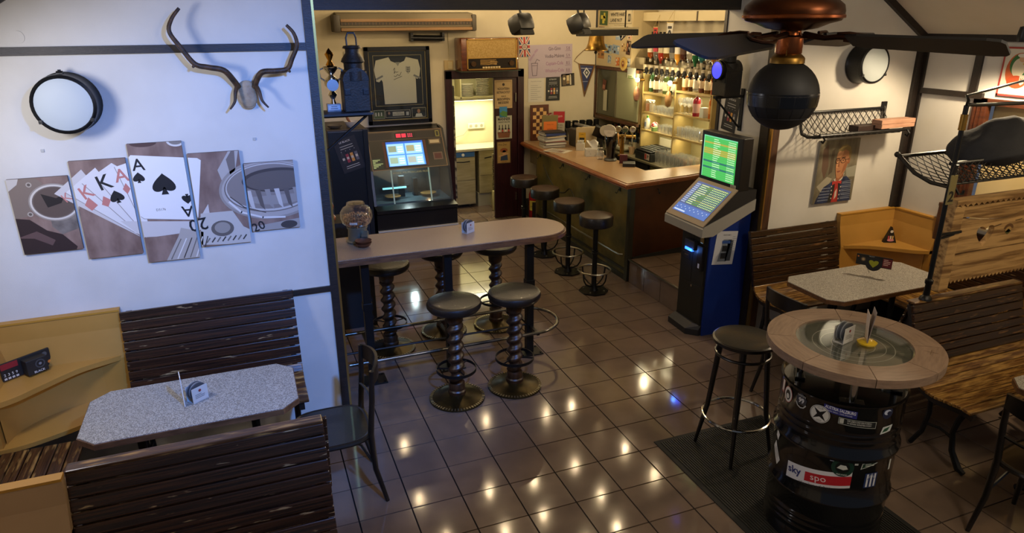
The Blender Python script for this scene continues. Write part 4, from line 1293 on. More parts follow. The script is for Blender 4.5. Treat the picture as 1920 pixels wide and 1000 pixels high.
MB().cyl((0.085, -0.03, 0.33), (0.11, -0.04, 0.18), 0.009, 0.006, 8).build('lever', mat('lever_wood', '#b07a2f', 0.4), t)
# jars and sugar beside the taps
t = thing('glass_jar', 'small glass jar left of the dark stout tap', 'jar', (3.30, 3.98, Z0))
MB().lathe([(0.0, 0.0), (0.04, 0.0), (0.045, 0.02), (0.045, 0.09), (0.035, 0.11), (0.0, 0.11)], 20).build('jar', CLEAR, t)
MB().lathe([(0.0, 0.11), (0.037, 0.11), (0.037, 0.125), (0.0, 0.128)], 20).build('lid', STEEL, t)
o = MB().box((0, 0, 0.05), (0.09, 0.06, 0.10), 0, 0.004).build('till_roll_box', flat('#4a1418'), None, (3.43, 3.66, Z0), R(-30))
tag(o, 'small dark red box just right of stout tap', 'box')
o = MB().box((0, 0, 0.02), (0.14, 0.16, 0.04), 0, 0.006).build('card_reader', BLACKP, None, (3.41, 3.50, Z0), R(-30))
tag(o, 'flat black card reader on counter edge beside stout tap', 'card reader')

# ================================================================== BACK BAR
t = thing('back_counter', 'low work counter under the bar shelves with drawer', 'counter', (0, 0, 0))
MB().bb(3.98, 4.415, 3.28, 5.58, 0.945, 0.97, 0, 0.004).build('worktop', mat('bar_steel_top', '#9b9578', 0.3, 0.6), t)
MB().bb(4.05, 4.415, 3.30, 5.58, 0.255, 0.945).build('carcass', flat('#26241a'), t)
for (y0, y1, c) in ((3.72, 4.02, '#6e6b35'), (4.08, 5.2, '#1a1a16')):
    dr = MB().bb(4.03, 4.05, y0, y1, 0.50, 0.935, 0, 0.003).build('drawer', flat(c), t)
    MB().bb(4.015, 4.03, (y0 + y1) / 2 - 0.05, (y0 + y1) / 2 + 0.05, 0.85, 0.865, 0, 0.003).build('handle', CHROME, dr)

SHELFW = mat('shelf_board', '#a8925a', 0.45, col2='#93804c', vs=4)
SHELFD = mat('shelf_back', '#9a8f66', 0.5, col2='#8a8058', vs=3)
t = thing('bar_shelf', 'open wooden bar shelving full of glasses and bottles', 'shelf', (4.12, 0, 0))
MB().bb(0.27, 0.295, 3.03, 4.45, 0.972, 2.05).build('back_board', SHELFD, t)
for y in (3.035, 3.725, 4.435):
    MB().bb(0, 0.27, y - 0.012, y + 0.012, 0.972 if y < 3.5 else 1.10, 2.05).build('upright', SHELFW, t)
SA, SB = (1.785, 1.545, 1.325), (1.86, 1.605, 1.33)
for y0, y1, zz in ((3.74, 4.42, SA), (3.05, 3.71, SB)):
    for z in zz:
        MB().bb(-0.01, 0.27, y0, y1, z - 0.022, z, 0, 0.002).build('board', SHELFW, t)
MB().bb(-0.01, 0.02, 3.03, 4.45, 2.055, 2.115).build('front_rail', flat('#8f8468'), t)
MB().bb(0.10, 0.28, 3.03, 4.65, 2.165, 2.19).build('ledge', flat('#3f372a'), t)
MB().bb(0.0, 0.02, 4.45, 4.65, 2.05, 2.19).build('apron', flat('#8f8468'), t)
# light bulbs at the shelf uprights
for k, (y, z, lb) in enumerate([(4.43, 1.93, 'small bright bulb at the left upright of bar shelf'), (3.72, 1.945, 'small bright bulb at the middle upright of bar shelf')]):
    b = thing('shelf_lamp', lb, 'lamp', (4.03, y, z), 0, 'bar shelf lamps')
    MB().sphere((0, 0, 0), 0.026, 16).build('bulb', glow('#fff3d0', 14.0), b)
    MB().cyl((0.02, 0, 0), (0.095, 0, 0), 0.015, n=12).build('socket', BRASS, b)
    light('POINT', 'shelf_bulb_light_%d' % k, (3.95, y, z), 8, (1.0, 0.80, 0.45), 0.03)
for k, (y, z) in enumerate([(4.08, 2.04), (3.38, 2.04), (4.08, 1.75), (3.38, 1.82), (4.08, 1.515), (3.38, 1.575), (4.08, 1.295), (3.38, 1.30)]):
    light('AREA', 'shelf_strip_light_%d' % k, (4.20, y, z), 2.2, (1.0, 0.84, 0.50), 0.6, (4.20, y, 0.0), sy=0.04).rotation_euler = (0, 0, R(90))
    MB().bb(0.065, 0.095, y - 0.30, y + 0.30, z + 0.002, z + 0.009).build('light_strip', flat('#c2b894'), t)

# cream cupboard fascia above
o = MB().bb(4.20, 4.418, 3.03, 4.655, 2.62, 2.72).build('cupboard_fascia', flat('#b7a984'))
tag(o, 'cream fascia board above the spirits bottles', 'fascia')
MB().bb(4.192, 4.20, 3.52, 3.54, 2.62, 2.72).build('joint', flat('#4d432f'), o)
# glass-door cabinet and sticker board
t = thing('wall_cabinet', 'dark wall cabinet with grey-green sliding doors above bottles', 'cabinet', (4.06, 5.0, 1.37))
MB().bb(0.02, 0.355, -0.55, 0.58, 0.0, 0.66, 0, 0.003).build('body', flat('#6c5a35'), t)
for y0, y1, c in ((-0.55, 0.02, '#8b8d6f'), (0.02, 0.55, '#4a4b38')):
    p = MB().bb(0.0, 0.018, y0, y1, 0.03, 0.63, 0, 0.003).build('door', mat('cab_' + c, c, 0.18, 0.2), t)
    MB().bb(-0.006, 0.0, y1 - 0.03, y1 - 0.01, 0.03, 0.63).build('stile', STEEL, p)
MB().bb(-0.015, 0.03, -0.56, 0.59, -0.03, 0.005).bb(-0.015, 0.03, -0.56, 0.59, 0.635, 0.67).bb(-0.015, 0.03, 0.56, 0.60, -0.03, 0.67).build('frame', BROWNWOOD, t)
a = Art().rect(-0.05, -0.16, 0.05, 0.12, '#a9a68c', 1)
o = poster('paper_note', 'pale paper slip taped to the dark cabinet door', 'note', (4.05, 5.28, 1.60), R(-90), 0.10, 0.28, 0.002, flat('#a9a68c'))
o = poster('photo_print', 'orange and dark photo taped above the paper slip', 'photo', (4.05, 5.32, 1.80), R(-90), 0.09, 0.14, 0.003, flat('#5a3324'), Art().rect(-0.03, -0.05, 0.03, 0.0, '#9c6a55', 1), tilt=0.2)
o = MB().bb(4.06, 4.415, 4.66, 5.59, 2.045, 2.965).build('upper_cupboard', flat('#b3a27c'))
tag(o, 'cream upper cupboard plastered with stickers beside the spirits', 'cupboard')
def up_sticker(name, lb, cat, y, z, w, h, bg, art=None, tilt=0, rnd=False):
    return poster(name, lb, cat, (4.06 - 0.0005, y, z), R(-90), w, h, 0.003, flat(bg), art, tilt)
a = Art().line([(-0.29, -0.055), (0.29, -0.055), (0.29, 0.105), (-0.29, 0.105), (-0.29, -0.055)], 0.006, '#6b6450', 1)
a.text('WHITE HART', -0.05, 0.035, 0.042, '#1d1913', 2, w=0.40, bold=0.03).text('LANE N17', -0.10, -0.035, 0.042, '#1d1913', 2, w=0.30, bold=0.03).text('TOTTENHAM', 0, -0.085, 0.016, '#6b6450', 2, w=0.3)
a.rect(0.20, -0.03, 0.26, 0.06, '#3a362c', 2).circ(0.23, 0.015, 0.02, 0.03, '#8b8470', 3)
up_sticker('street_sign', 'cream street sign reading WHITE HART LANE N17', 'sign', 4.98, 2.645, 0.60, 0.21, '#b8ad8e', a)
SX = [('green striped beer mat poster beside the street sign', 5.42, 2.66, 0.22, 0.18, '#2f4a24', '#b3a53a'), ('brown photo collage left of the brass bell', 5.47, 2.44, 0.16, 0.22, '#6a4a38', '#a08a74'),
      ('red pennant sticker at the left edge of sticker cupboard', 5.545, 2.30, 0.06, 0.14, '#9c3226', '#c9b18d'), ('small tan wooden plaque below the collage', 5.46, 2.22, 0.17, 0.16, '#9b6b38', '#5f3f1e'),
      ('blue and white club sticker cluster right of bell', 5.0, 2.46, 0.15, 0.14, '#8fa3b5', '#3b5a80'), ('slanted black scarf sticker with oval badge', 4.86, 2.47, 0.22, 0.09, '#2c2830', '#d3cfc6'),
      ('pale orange sticker above the round club badge', 4.72, 2.47, 0.10, 0.14, '#c7a184', '#b36550'), ('photo of two people beside the round club badge', 4.74, 2.30, 0.10, 0.17, '#3a2218', '#c98a5c'),
      ('row of blue postcards under the bell, left one', 5.27, 2.27, 0.20, 0.11, '#6b86a0', '#a4a88f'), ('row of blue postcards under the bell, right one', 5.06, 2.27, 0.18, 0.11, '#7f93a5', '#4a6a8a'),
      ('tan ticket sticker left of round badge', 4.86, 2.30, 0.11, 0.10, '#b59a68', '#6d4f2a'), ('small blue stamp sticker low on the cupboard left', 5.22, 2.14, 0.09, 0.10, '#8ea0ad', '#4c6376'),
      ('small blue crest sticker at right end of cupboard', 4.71, 2.12, 0.06, 0.10, '#a8b0b5', '#42648c'), ('orange crest sticker above the cabinet', 5.00, 2.12, 0.09, 0.10, '#b5622c', '#d9b06a')]
for k, (lb, y, z, w, h, c1, c2) in enumerate(SX):
    a = Art()
    rr = random.Random(k + 11)
    for j in range(7):
        x0, y0 = rr.uniform(-w / 2, w / 3), rr.uniform(-h / 2, h / 3)
        a.rect(x0, y0, x0 + rr.uniform(0.1, 0.4) * w, y0 + rr.uniform(0.1, 0.3) * h, [c2, c2, '#c9c2b0', '#2a2520'][rr.randint(0, 3)], 1 + j % 3)
    up_sticker('sticker', lb, 'sticker', y, z, w, h, c1, a, tilt=rr.uniform(-0.12, 0.12) - (0.5 if 'scarf' in lb else 0))
t = tag(MB().cyl((0, -0.012, 0), (0, 0, 0), 0.085, n=32).build('round_badge', flat('#b99a4a'), None, (4.055, 4.83, 2.10), R(-90)), 'round golden wooden club badge below the stickers', 'badge')
Art().circ(0, 0, 0.072, None, '#c7b27a', 1).circ(0, 0, 0.060, None, '#b58f3d', 2).circ(0, 0, 0.03, 0.038, '#6a2b22', 3).circ(0, 0.008, 0.014, None, '#c9b27a', 4).build('print', t, loc=(0, -0.012, 0))
a = Art().rect(-0.1, -0.02, 0.1, 0.06, '#8a8f86', 1).bars(-0.08, -0.04, 0.16, 2, 0.02, 0.012, '#46602f', 2)
poster('stadium_photo', 'small stadium photo at the cabinet top right corner', 'photo', (4.04, 4.60, 2.00), R(-90), 0.20, 0.13, 0.003, flat('#a5a48c'), a)

# ---- bottles
BOT = {}
def bottle_parts(kind):
    if kind not in BOT:
        if kind == 'wine':
            pr = [(0.0, 0.0), (0.036, 0.0), (0.038, 0.01), (0.038, 0.18), (0.030, 0.21), (0.015, 0.235), (0.014, 0.29), (0.016, 0.30), (0.0, 0.30)]; lb = (0.05, 0.14, 0.0385)
        elif kind == 'square':
            pr = [(0.0, 0.0), (0.040, 0.0), (0.042, 0.01), (0.042, 0.17), (0.034, 0.195), (0.015, 0.205), (0.014, 0.25), (0.0, 0.25)]; lb = (0.04, 0.14, 0.0425)
        else:
            pr = [(0.0, 0.0), (0.034, 0.0), (0.036, 0.01), (0.036, 0.16), (0.026, 0.20), (0.014, 0.225), (0.013, 0.27), (0.0, 0.27)]; lb = (0.05, 0.13, 0.0365)
        BOT[kind] = (pr, lb, {})
    return BOT[kind]
def bottle(kind, lbl, loc, col, labcol, capcol, group, inv=False):
    pr, lb, cache = bottle_parts(kind)
    t = thing('bottle', lbl, 'bottle', loc, random.uniform(0, 6), group)
    if inv:
        t.rotation_euler = (PI, 0, random.uniform(0, 6))
    k = (col, 'b')
    if k not in cache:
        c = MB().lathe(pr, 14).mesh('glass_body', mat('bottle_' + col, col, 0.08, coat=0.3) if col != 'clear' else CLEAR); cache[k] = c
    link('glass_body', cache[k], t)
    k = (labcol, 'l')
    if k not in cache:
        cache[k] = MB().lathe([(lb[2], lb[0]), (lb[2], lb[1])], 14).mesh('paper_label', flat(labcol))
    link('paper_label', cache[k], t)
    top = pr[-1][1]
    k = (capcol, 'c')
    if k not in cache:
        cache[k] = MB().lathe([(0.0165, top - 0.035), (0.0165, top + 0.003), (0.0, top + 0.003)], 12).mesh('cap', flat(capcol, 0.35))
    link('cap', cache[k], t)
    return t
ORD = ['first', 'second', 'third', 'fourth', 'fifth', 'sixth', 'seventh', 'eighth', 'ninth', 'tenth', 'eleventh', 'twelfth', 'thirteenth', 'fourteenth', 'fifteenth', 'sixteenth', 'seventeenth', 'eighteenth']
# inverted spirits in optics
INV = [('#7a3a12', '#c9c0a8', 'amber'), ('clear', '#b03a48', 'clear pink-labelled'), ('#8a2a1c', '#b8aa8c', 'red-brown'), ('#5a3410', '#c7bd9f', 'brown'), ('clear', '#3a3a40', 'clear dark-labelled'), ('#a8752c', '#d0ccc0', 'golden'),
       ('#3a1c10', '#4a3020', 'dark brown'), ('clear', '#c9c9c4', 'clear white-labelled'), ('#1e5a34', '#cfcaba', 'green'), ('#2a6a6a', '#c9cfc6', 'teal'), ('clear', '#bdb59a', 'clear cream-labelled'), ('#8c5a24', '#a3906a', 'honey')]
for k, (c, l, nm) in enumerate(INV):
    y = 4.36 - k * 0.115
    bottle(['square', 'round', 'wine'][k % 3], '%s spirits bottle hanging upside down in the optics row, %s from left' % (nm, ORD[k]), (4.155, y, 2.40), c, l, '#b5ac98', 'upside-down spirits bottles', True)
OPT_M = MB().lathe([(0.0, 0.0), (0.012, 0.0), (0.014, 0.02), (0.026, 0.03), (0.028, 0.06), (0.018, 0.075), (0.018, 0.09), (0.0, 0.09)], 14).mesh('measure', BLACKP)
OPT_C = MB().cyl((0, 0, 0.085), (0, 0, 0.112), 0.020, n=14).mesh('collar', flat('#b8ae98'))
OPT_A = MB().box((-0.02, 0, 0.02), (0.05, 0.018, 0.012), 0, 0.003).mesh('lever', BLACKP)
for k in range(12):
    t = thing('optic_dispenser', 'black spirits dispenser clipped under the %s hanging bottle' % ORD[k], 'dispenser', (4.105, 4.36 - k * 0.115, 2.0), 0, 'optics row')
    link('measure', OPT_M, t); link('collar', OPT_C, t); link('lever', OPT_A, t)
# upright on the ledge
for k, (c, l, nm) in enumerate([('#16120e', '#b5ab92', 'black'), ('#3a1a10', '#8a8578', 'dark'), ('#4a2c14', '#c9bfa3', 'brown'), ('#101412', '#a59a7c', 'near-black')]):
    bottle('wine', '%s bottle standing upright on the dark ledge, %s from left' % (nm, ORD[k]), (4.32, 4.60 - k * 0.085, 2.19), c, l, '#1a1510', 'bottles on the upper ledge')
# shelf rows of bottles
for k in range(6):
    c, l = [('#2c4a2a', '#d5cfb8'), ('#3a2a14', '#cfc7ac'), ('clear', '#d8d4c4'), ('#4a5a2c', '#c9c4a8'), ('#1c2a1c', '#d5cdb0'), ('clear', '#c6c1ae')][k]
    bottle('square' if k % 2 else 'round', 'bottle with pale label on the top shelf, left bay, %s from left' % ORD[k], (4.20, 4.36 - k * 0.105, SA[0]), c, l, '#1a1814', 'bottles on the top left shelf')
for k in range(6):
    c, l = [('#7a4a1c', '#c9b48c'), ('#3c2410', '#bfa77c'), ('clear', '#d0c8b0'), ('#5a2a14', '#c0a888'), ('#6a4a1c', '#d5c9a4'), ('#8a3a1c', '#c9a37c')][k]
    bottle('round' if k % 2 else 'square', 'bottle with tan label on the top shelf, right bay, %s from left' % ORD[k], (4.20, 3.65 - k * 0.105, SB[0]), c, l, '#1a1814', 'bottles on the top right shelf')
# bottles under the wall cabinet
for k in range(18):
    r_, c_ = k // 9, k % 9
    c = ['#0e1410', '#14100c', '#1c2a1e', '#2a3c46', '#101010'][(k * 3) % 5]
    bottle('wine' if k % 3 else 'round', 'dark bottle under the wall cabinet, %s row, %s from left' % (['back', 'front'][r_], ORD[c_]), (4.32 - 0.12 * r_, 5.45 - 0.105 * c_ - 0.04 * r_, 0.97), c, ['#8a8468', '#b0a888', '#6a6450'][k % 3], ['#b9a76a', '#1a1a18', '#7a2420'][k % 3], 'dark bottles under the wall cabinet')
# ---- glasses
GL = {
    'tumbler': MB().lathe([(0.0, 0.004), (0.030, 0.0), (0.034, 0.09), (0.032, 0.09), (0.028, 0.008), (0.0, 0.008)], 14).mesh('tumbler', CLEAR),
    'beer': MB().lathe([(0.0, 0.004), (0.026, 0.0), (0.028, 0.02), (0.036, 0.12), (0.034, 0.16), (0.032, 0.16), (0.034, 0.12), (0.024, 0.012), (0.0, 0.012)], 14).mesh('beer_glass', CLEAR),
    'wine': MB().lathe([(0.0, 0.0), (0.033, 0.0), (0.031, 0.004), (0.005, 0.010), (0.004, 0.075), (0.014, 0.085), (0.034, 0.115), (0.036, 0.14), (0.030, 0.175), (0.028, 0.175), (0.034, 0.14), (0.012, 0.09), (0.0, 0.088)], 14).mesh('wine_glass', CLEAR),
    'mug': MB().lathe([(0.0, 0.004), (0.036, 0.0), (0.038, 0.12), (0.035, 0.12), (0.033, 0.012), (0.0, 0.012)], 14).tube([(0.037, 0, 0.10), (0.06, 0, 0.095), (0.066, 0, 0.06), (0.06, 0, 0.03), (0.037, 0, 0.025)], 0.006, 6).mesh('beer_mug', CLEAR),
}
def glasses(kind, name, lb, cat, x0, xs, nx, y0, ys, ny, z, group):
    for i in range(nx):
        for j in range(ny):
            o = link(name, GL[kind], None, (x0 + xs * i, y0 - ys * j + 0.012 * (i % 2), z), random.uniform(0, 6))
            tag(o, '%s, %s row, %s from left' % (lb, (['front', 'back'] if nx == 2 else ['front', 'middle', 'back'])[i], ORD[j]), cat, group)
glasses('tumbler', 'tumbler', 'tumbler on second shelf of left bay', 'glass', 4.17, 0.085, 2, 4.19, 0.072, 6, SA[1], 'tumblers, left bay second shelf')
glasses('tumbler', 'tumbler', 'tumbler on third shelf of left bay', 'glass', 4.17, 0.085, 2, 4.08, 0.075, 5, SA[2], 'tumblers, left bay third shelf')
glasses('wine', 'wine_glass', 'stemmed glass on second shelf of right bay', 'glass', 4.16, 0.085, 2, 3.66, 0.082, 4, SB[1], 'stemmed glasses, right bay second shelf')
glasses('mug', 'beer_mug', 'beer mug on third shelf of right bay', 'glass', 4.16, 0.11, 2, 3.64, 0.085, 7, SB[2], 'beer mugs, right bay third shelf')
glasses('beer', 'beer_glass', 'beer glass on the counter under the shelves', 'glass', 4.06, 0.085, 3, 3.92, 0.080, 8, 0.97, 'beer glasses on the back counter')
# jars, cartons and oddments on the shelves
for k, (lb, y, z, c) in enumerate([('glass jar of orange snacks on the second shelf', 4.37, SA[1], '#b5743a'), ('glass jar with white lid next to the orange snack jar', 4.28, SA[1], '#b8ad92')]):
    t = thing('storage_jar', lb, 'jar', (4.17, y, z), 0, 'storage jars on the bar shelf')
    MB().lathe([(0.0, 0.0), (0.036, 0.0), (0.038, 0.01), (0.038, 0.12), (0.03, 0.13), (0.0, 0.13)], 16).build('jar', CLEAR, t)
    MB().cyl((0, 0, 0.005), (0, 0, 0.095), 0.033, n=14).build('contents', flat(c), t)
    MB().cyl((0, 0, 0.13), (0, 0, 0.145), 0.033, n=14).build('lid', flat('#cfcabc'), t)
o = bottle('square', 'red liqueur bottle among the stemmed glasses', (4.15, 3.34, SB[1]), '#8a2430', '#b08a80', '#c9c2b4', None)
o = bottle('wine', 'orange bottle at right end of the second shelf', (4.18, 3.10, SB[1]), '#b5611c', '#c98a3a', '#b5611c', None)
t = thing('spray_bottle', 'white spray bottle with green cap on third shelf', 'bottle', (4.17, 4.37, SA[2]))
MB().lathe([(0.0, 0.0), (0.032, 0.0), (0.034, 0.01), (0.034, 0.11), (0.014, 0.14), (0.0, 0.14)], 16).build('body', flat('#c9c9bd'), t)
MB().cyl((0, 0, 0.14), (0, 0, 0.165), 0.015, n=12).build('cap', flat('#4a8a3a'), t)
Art().rect(-0.02, 0.03, 0.02, 0.09, '#4a6a9a', 1).build('print', t, bend=0.034, rz=R(-90))
o = MB().sphere((0, 0, 0.05), 0.05, 16).build('candy_jar', mat('candy', '#9c2a30', 0.25, col2='#d5cfc4', vs=30, lo=0.48, hi=0.54), None, (4.21, 4.26, SA[2]))
tag(o, 'round red and white sweets jar on the third shelf', 'jar')
for k, (lb, y, z, w, h, c) in enumerate([('white tea carton at right end of the second shelf', 3.20, SB[1], 0.07, 0.11, '#b9c0b4'), ('small green carton on the third shelf of left bay', 4.16, SA[2], 0.05, 0.05, '#7a9a5a'), ('pale folded cloth on the third shelf of left bay', 3.80, SA[2], 0.10, 0.03, '#b8a894')]):
    o = MB().box((0, 0, h / 2), (0.07, w, h), 0, 0.004).build('carton', flat(c), None, (4.15 if z != SA[2] or y > 4 else 4.34, y, z)); tag(o, lb, 'carton')
# till and devices on the back counter
t = thing('cash_register', 'flat black cash register on the back counter', 'cash register', (4.18, 4.18, 0.97))
MB().box((0, 0, 0.05), (0.34, 0.36, 0.10), 0, 0.006).build('drawer_box', flat('#1a1c1a'), t)
MB().box((-0.02, 0.0, 0.125), (0.30, 0.34, 0.03), 0, 0.006, ry=-0.12).build('keyboard', BLACKP, t)
m = MB()
for i in range(4):
    for j in range(9):
        m.box((-0.12 + 0.05 * i, -0.14 + 0.033 * j, 0.138 + 0.006 * i), (0.03, 0.022, 0.008))
m.build('keys', flat('#4c4f48'), t)
Art().rect(-0.055, 0.02, 0.055, 0.095, '#b8b0a4', 1).rect(-0.05, 0.025, -0.01, 0.09, '#a8382c', 2).text('P', 0.02, 0.035, 0.045, '#26262a', 2, bold=0.03).build('print', t, loc=(-0.17, -0.10, 0), rz=R(-90))
o = MB().box((0, 0, 0.12), (0.06, 0.26, 0.24), 0, 0.006).build('monitor', flat('#b3ad94'), None, (4.385, 4.22, 0.97), R(0)); tag(o, 'pale back of a till monitor behind cash register', 'monitor')
t = thing('bag_roll', 'crumpled white plastic bag on the back counter', 'bag', (4.12, 4.85, 0.97))
m = MB(); m.sphere((0, 0, 0.045), 0.09, 14, 0, (1.1, 1.5, 0.55)); m.sphere((0.04, -0.08, 0.05), 0.06, 12, 0, (1, 1.2, 0.7)); m.build('bag', flat('#a9a792'), t)
o = MB().lathe([(0.0, 0.0), (0.03, 0.0), (0.045, 0.09), (0.042, 0.09), (0.027, 0.006), (0.0, 0.006)], 18).build('cup', flat('#a58a6a'), None, (4.10, 4.60, 0.97)); tag(o, 'beige paper cup beside the plastic bag', 'cup')

# ---- hanging over the bar
t = thing('brass_bell', 'large brass bell with rope hanging over the counter', 'bell', (3.31, 4.2, 2.30))
MB().lathe([(0.135, 0.0), (0.138, 0.008), (0.115, 0.03), (0.095, 0.08), (0.085, 0.14), (0.078, 0.19), (0.06, 0.215), (0.0, 0.222)], 36).build('bell_body', BRASS, t)
MB().tube([(0.0, 0, 0.02), (0.002, 0, -0.15), (0.0, 0, -0.38)], 0.006, 6).sphere((0, 0, -0.02), 0.02, 10).build('clapper_rope', flat('#2a2218'), t)
MB().tube([(0, 0, 0.22), (0, 0, 0.67)], 0.012, 8).build('bracket', IRON, t)
t = thing('tube_lamp', 'black box lamp hanging over the bar counter', 'lamp', (3.29, 3.90, 2.50))
MB().box((0, 0, 0.0), (0.74, 0.09, 0.065), 0, 0.006).build('housing', BLACKP, t)
MB().box((0.02, 0.0, 0.045), (0.70, 0.10, 0.022), 0, 0.004).build('top_strip', flat('#8d8468'), t)
for x in (-0.3, 0.22):
    MB().cyl((x, 0, 0.05), (x, 0, 0.47), 0.008, n=8).build('hanger', IRON, t)
for k, (x, rz) in enumerate([(2.05, 20), (2.68, 38)]):
    t = thing('loudspeaker', 'black loudspeaker under the beam, %s' % ['left of the two above the radio', 'right of the two beside the bar lamp'][k], 'loudspeaker', (x, 3.4, 2.60), R(rz), 'ceiling loudspeakers')
    MB().box((0, 0, 0), (0.21, 0.19, 0.18), 0, 0.055, rx=R(-25)).build('cabinet', BLACKP, t)
    MB().box((0, -0.075, -0.04), (0.17, 0.02, 0.13), 0, 0.008, rx=R(-25)).build('grille', flat('#050506', 0.7), t)
    MB().tube([(0, 0, 0.07), (0, 0.02, 0.15), (0, 0.02, 0.37)], 0.012, 8).build('bracket', IRON, t)
# pennants hanging in front of the spirits
for k, (y, z, c1, c2, lb) in enumerate([(3.90, 2.47, '#b5b1a5', '#23232b', 'black and white club pennant hanging before the spirits'), (4.20, 2.46, '#b0302c', '#2a1c1e', 'small red pennant hanging before the spirits')]):
    t = thing('pennant', lb, 'pennant', (4.10, y, z), R(-90))
    w, h = (0.13, 0.26) if k == 0 else (0.09, 0.18)
    MB().prism([(-w / 2, h / 2), (-w / 3, -h / 2 + 0.03), (0, -h / 2), (w / 3, -h / 2 + 0.03), (w / 2, h / 2)], -0.002, 0.002, 0, XZ).build('cloth', flat(c1), t)
    Art().circ(0, 0.0, w * 0.28, h * 0.2, c2, 1).rect(-w * 0.3, h * 0.25, w * 0.3, h * 0.36, c2, 1).circ(0, 0, w * 0.12, h * 0.08, c1, 2).build('print', t, loc=(0, -0.002, 0))
    MB().tube([(-w / 2, 0, h / 2), (w / 2, 0, h / 2)], 0.005, 6).tube([(-w / 2, 0, h / 2), (0, 0.05, h / 2 + 0.14), (w / 2, 0, h / 2)], 0.002, 4).build('cord', flat('#b5a06a'), t)
for k, (y, lb) in enumerate([(4.47, 'pink gift bag hanging at the left shelf upright'), (3.76, 'gold gift bag hanging at the middle shelf upright')]):
    o = MB().lathe([(0.0, 0.0), (0.03, 0.02), (0.045, 0.09), (0.03, 0.16), (0.012, 0.19), (0.025, 0.24), (0.0, 0.24)], 12).build('trinket', mat('trinket%d' % k, ['#6a3a34', '#6a4a16'][k], 0.5, col2='#8a6a44', vs=18), None, (4.05, y, 1.66)); tag(o, lb, 'ornament')

# ================================================================== BACK WALL
BW = 5.598
t = thing('air_conditioner', 'long beige-grey air conditioner high on back wall', 'air conditioner', (1.38, 5.60, 2.52))
MB().prism([(0, 0.0), (-0.20, 0.0), (-0.25, 0.05), (-0.26, 0.13), (-0.20, 0.20), (0, 0.22)], -0.83, 0.83, 0, YZ).build('body', flat('#6e6450'), t)
MB().bb(-0.88, -0.80, -0.27, 0, -0.005, 0.19, 0, 0.02).build('end_cap', flat('#3c352a'), t)
MB().bb(0.80, 0.86, -0.27, 0, -0.005, 0.19, 0, 0.02).build('end_cap', flat('#3c352a'), t)
MB().bb(-0.80, 0.80, -0.268, -0.24, 0.075, 0.105).build('slot', flat('#241a10'), t)
for z in (0.03, 0.13):
    MB().bb(-0.80, 0.80, -0.272, -0.24, z - 0.022, z + 0.012, 0, 0.004).build('louvre', flat('#7d5d38'), t)
m = MB()
for k in range(40):
    m.bb(-0.79 + 0.04 * k, -0.785 + 0.04 * k, -0.27, -0.25, 0.075, 0.105)
m.build('fins', flat('#6b5030'), t)
t = thing('projector_roller', 'short black roller under the air conditioner', 'roller', (1.65, 5.52, 2.44))
MB().cyl((-0.21, 0, 0), (0.21, 0, -0.01), 0.035, n=16).build('tube', BLACKP, t)
for x in (-0.2, 0.2):
    MB().bb(x - 0.015, x + 0.015, -0.03, 0.08, -0.04, 0.06).build('bracket', BLACKP, t)

# framed football shirt
t = thing('framed_shirt', 'signed white football shirt in black and gold frame', 'framed shirt', (1.27, BW, 1.87))
W, H = 0.82, 0.94
MB().bb(-W / 2, W / 2, -0.012, 0, -H / 2, H / 2).build('mount', flat('#0d0d0c'), t)
m = MB()
for (x0, x1, z0, z1) in ((-W / 2, W / 2, H / 2 - 0.05, H / 2), (-W / 2, W / 2, -H / 2, -H / 2 + 0.05), (-W / 2, -W / 2 + 0.05, -H / 2, H / 2), (W / 2 - 0.05, W / 2, -H / 2, H / 2)):
    m.bb(x0, x1, -0.04, 0, z0, z1, 0, 0.004)
m.build('frame', flat('#0b0a0a', 0.25), t)
def ring(a, x0, y0, x1, y1, w, col, l):
    a.rect(x0, y0, x1, y0 + w, col, l).rect(x0, y1 - w, x1, y1, col, l).rect(x0, y0, x0 + w, y1, col, l).rect(x1 - w, y0, x1, y1, col, l)
a = Art()
ring(a, -0.36, -0.42, 0.36, 0.42, 0.008, '#b79d5d', 1)
ring(a, -0.305, -0.245, 0.305, 0.37, 0.005, '#a99a70', 1)
a.rect(-0.34, -0.40, -0.20, -0.29, '#b5b0a0', 1).rect(-0.335, -0.395, -0.205, -0.295, '#3d4a3a', 2).rect(-0.33, -0.39, -0.21, -0.36, '#5a6a48', 3)
for k in range(3):
    a.rect(-0.32 + 0.035 * k, -0.365, -0.305 + 0.035 * k, -0.32, '#c9c6bb', 4)
a.rect(-0.19, -0.39, 0.13, -0.30, '#b5b0a0', 1).rect(-0.185, -0.385, 0.125, -0.305, '#1a1a1a', 2).rect(-0.10, -0.37, 0.05, -0.32, '#b9b5ab', 3).text('PAUL GASCOIGNE', -0.025, -0.358, 0.014, '#2b2b2b', 4, w=0.13).text('Signed by', -0.025, -0.336, 0.010, '#4b4b4b', 4).circ(-0.145, -0.335, 0.014, 0.018, '#9c7a66', 3).rect(0.075, -0.37, 0.11, -0.325, '#b9b9b9', 3)
a.rect(0.15, -0.40, 0.335, -0.28, '#b5b0a0', 1).rect(0.155, -0.395, 0.33, -0.285, '#23282a', 2).circ(0.24, -0.325, 0.02, 0.026, '#a87c63', 3).poly([(0.19, -0.395), (0.205, -0.355), (0.275, -0.355), (0.29, -0.395)], '#c9c9c4', 3)
a.build('mat_print', t, loc=(0, -0.012, 0))
sh = MB()
body = [(-0.19, -0.22), (0.22, -0.22), (0.22, 0.10), (0.235, 0.075), (0.265, 0.09), (0.285, 0.20), (0.26, 0.31), (0.11, 0.345), (0.085, 0.30), (0.0, 0.265), (-0.085, 0.30), (-0.11, 0.345), (-0.27, 0.31), (-0.30, 0.20), (-0.28, 0.06), (-0.245, 0.05), (-0.215, 0.08), (-0.20, 0.05)]
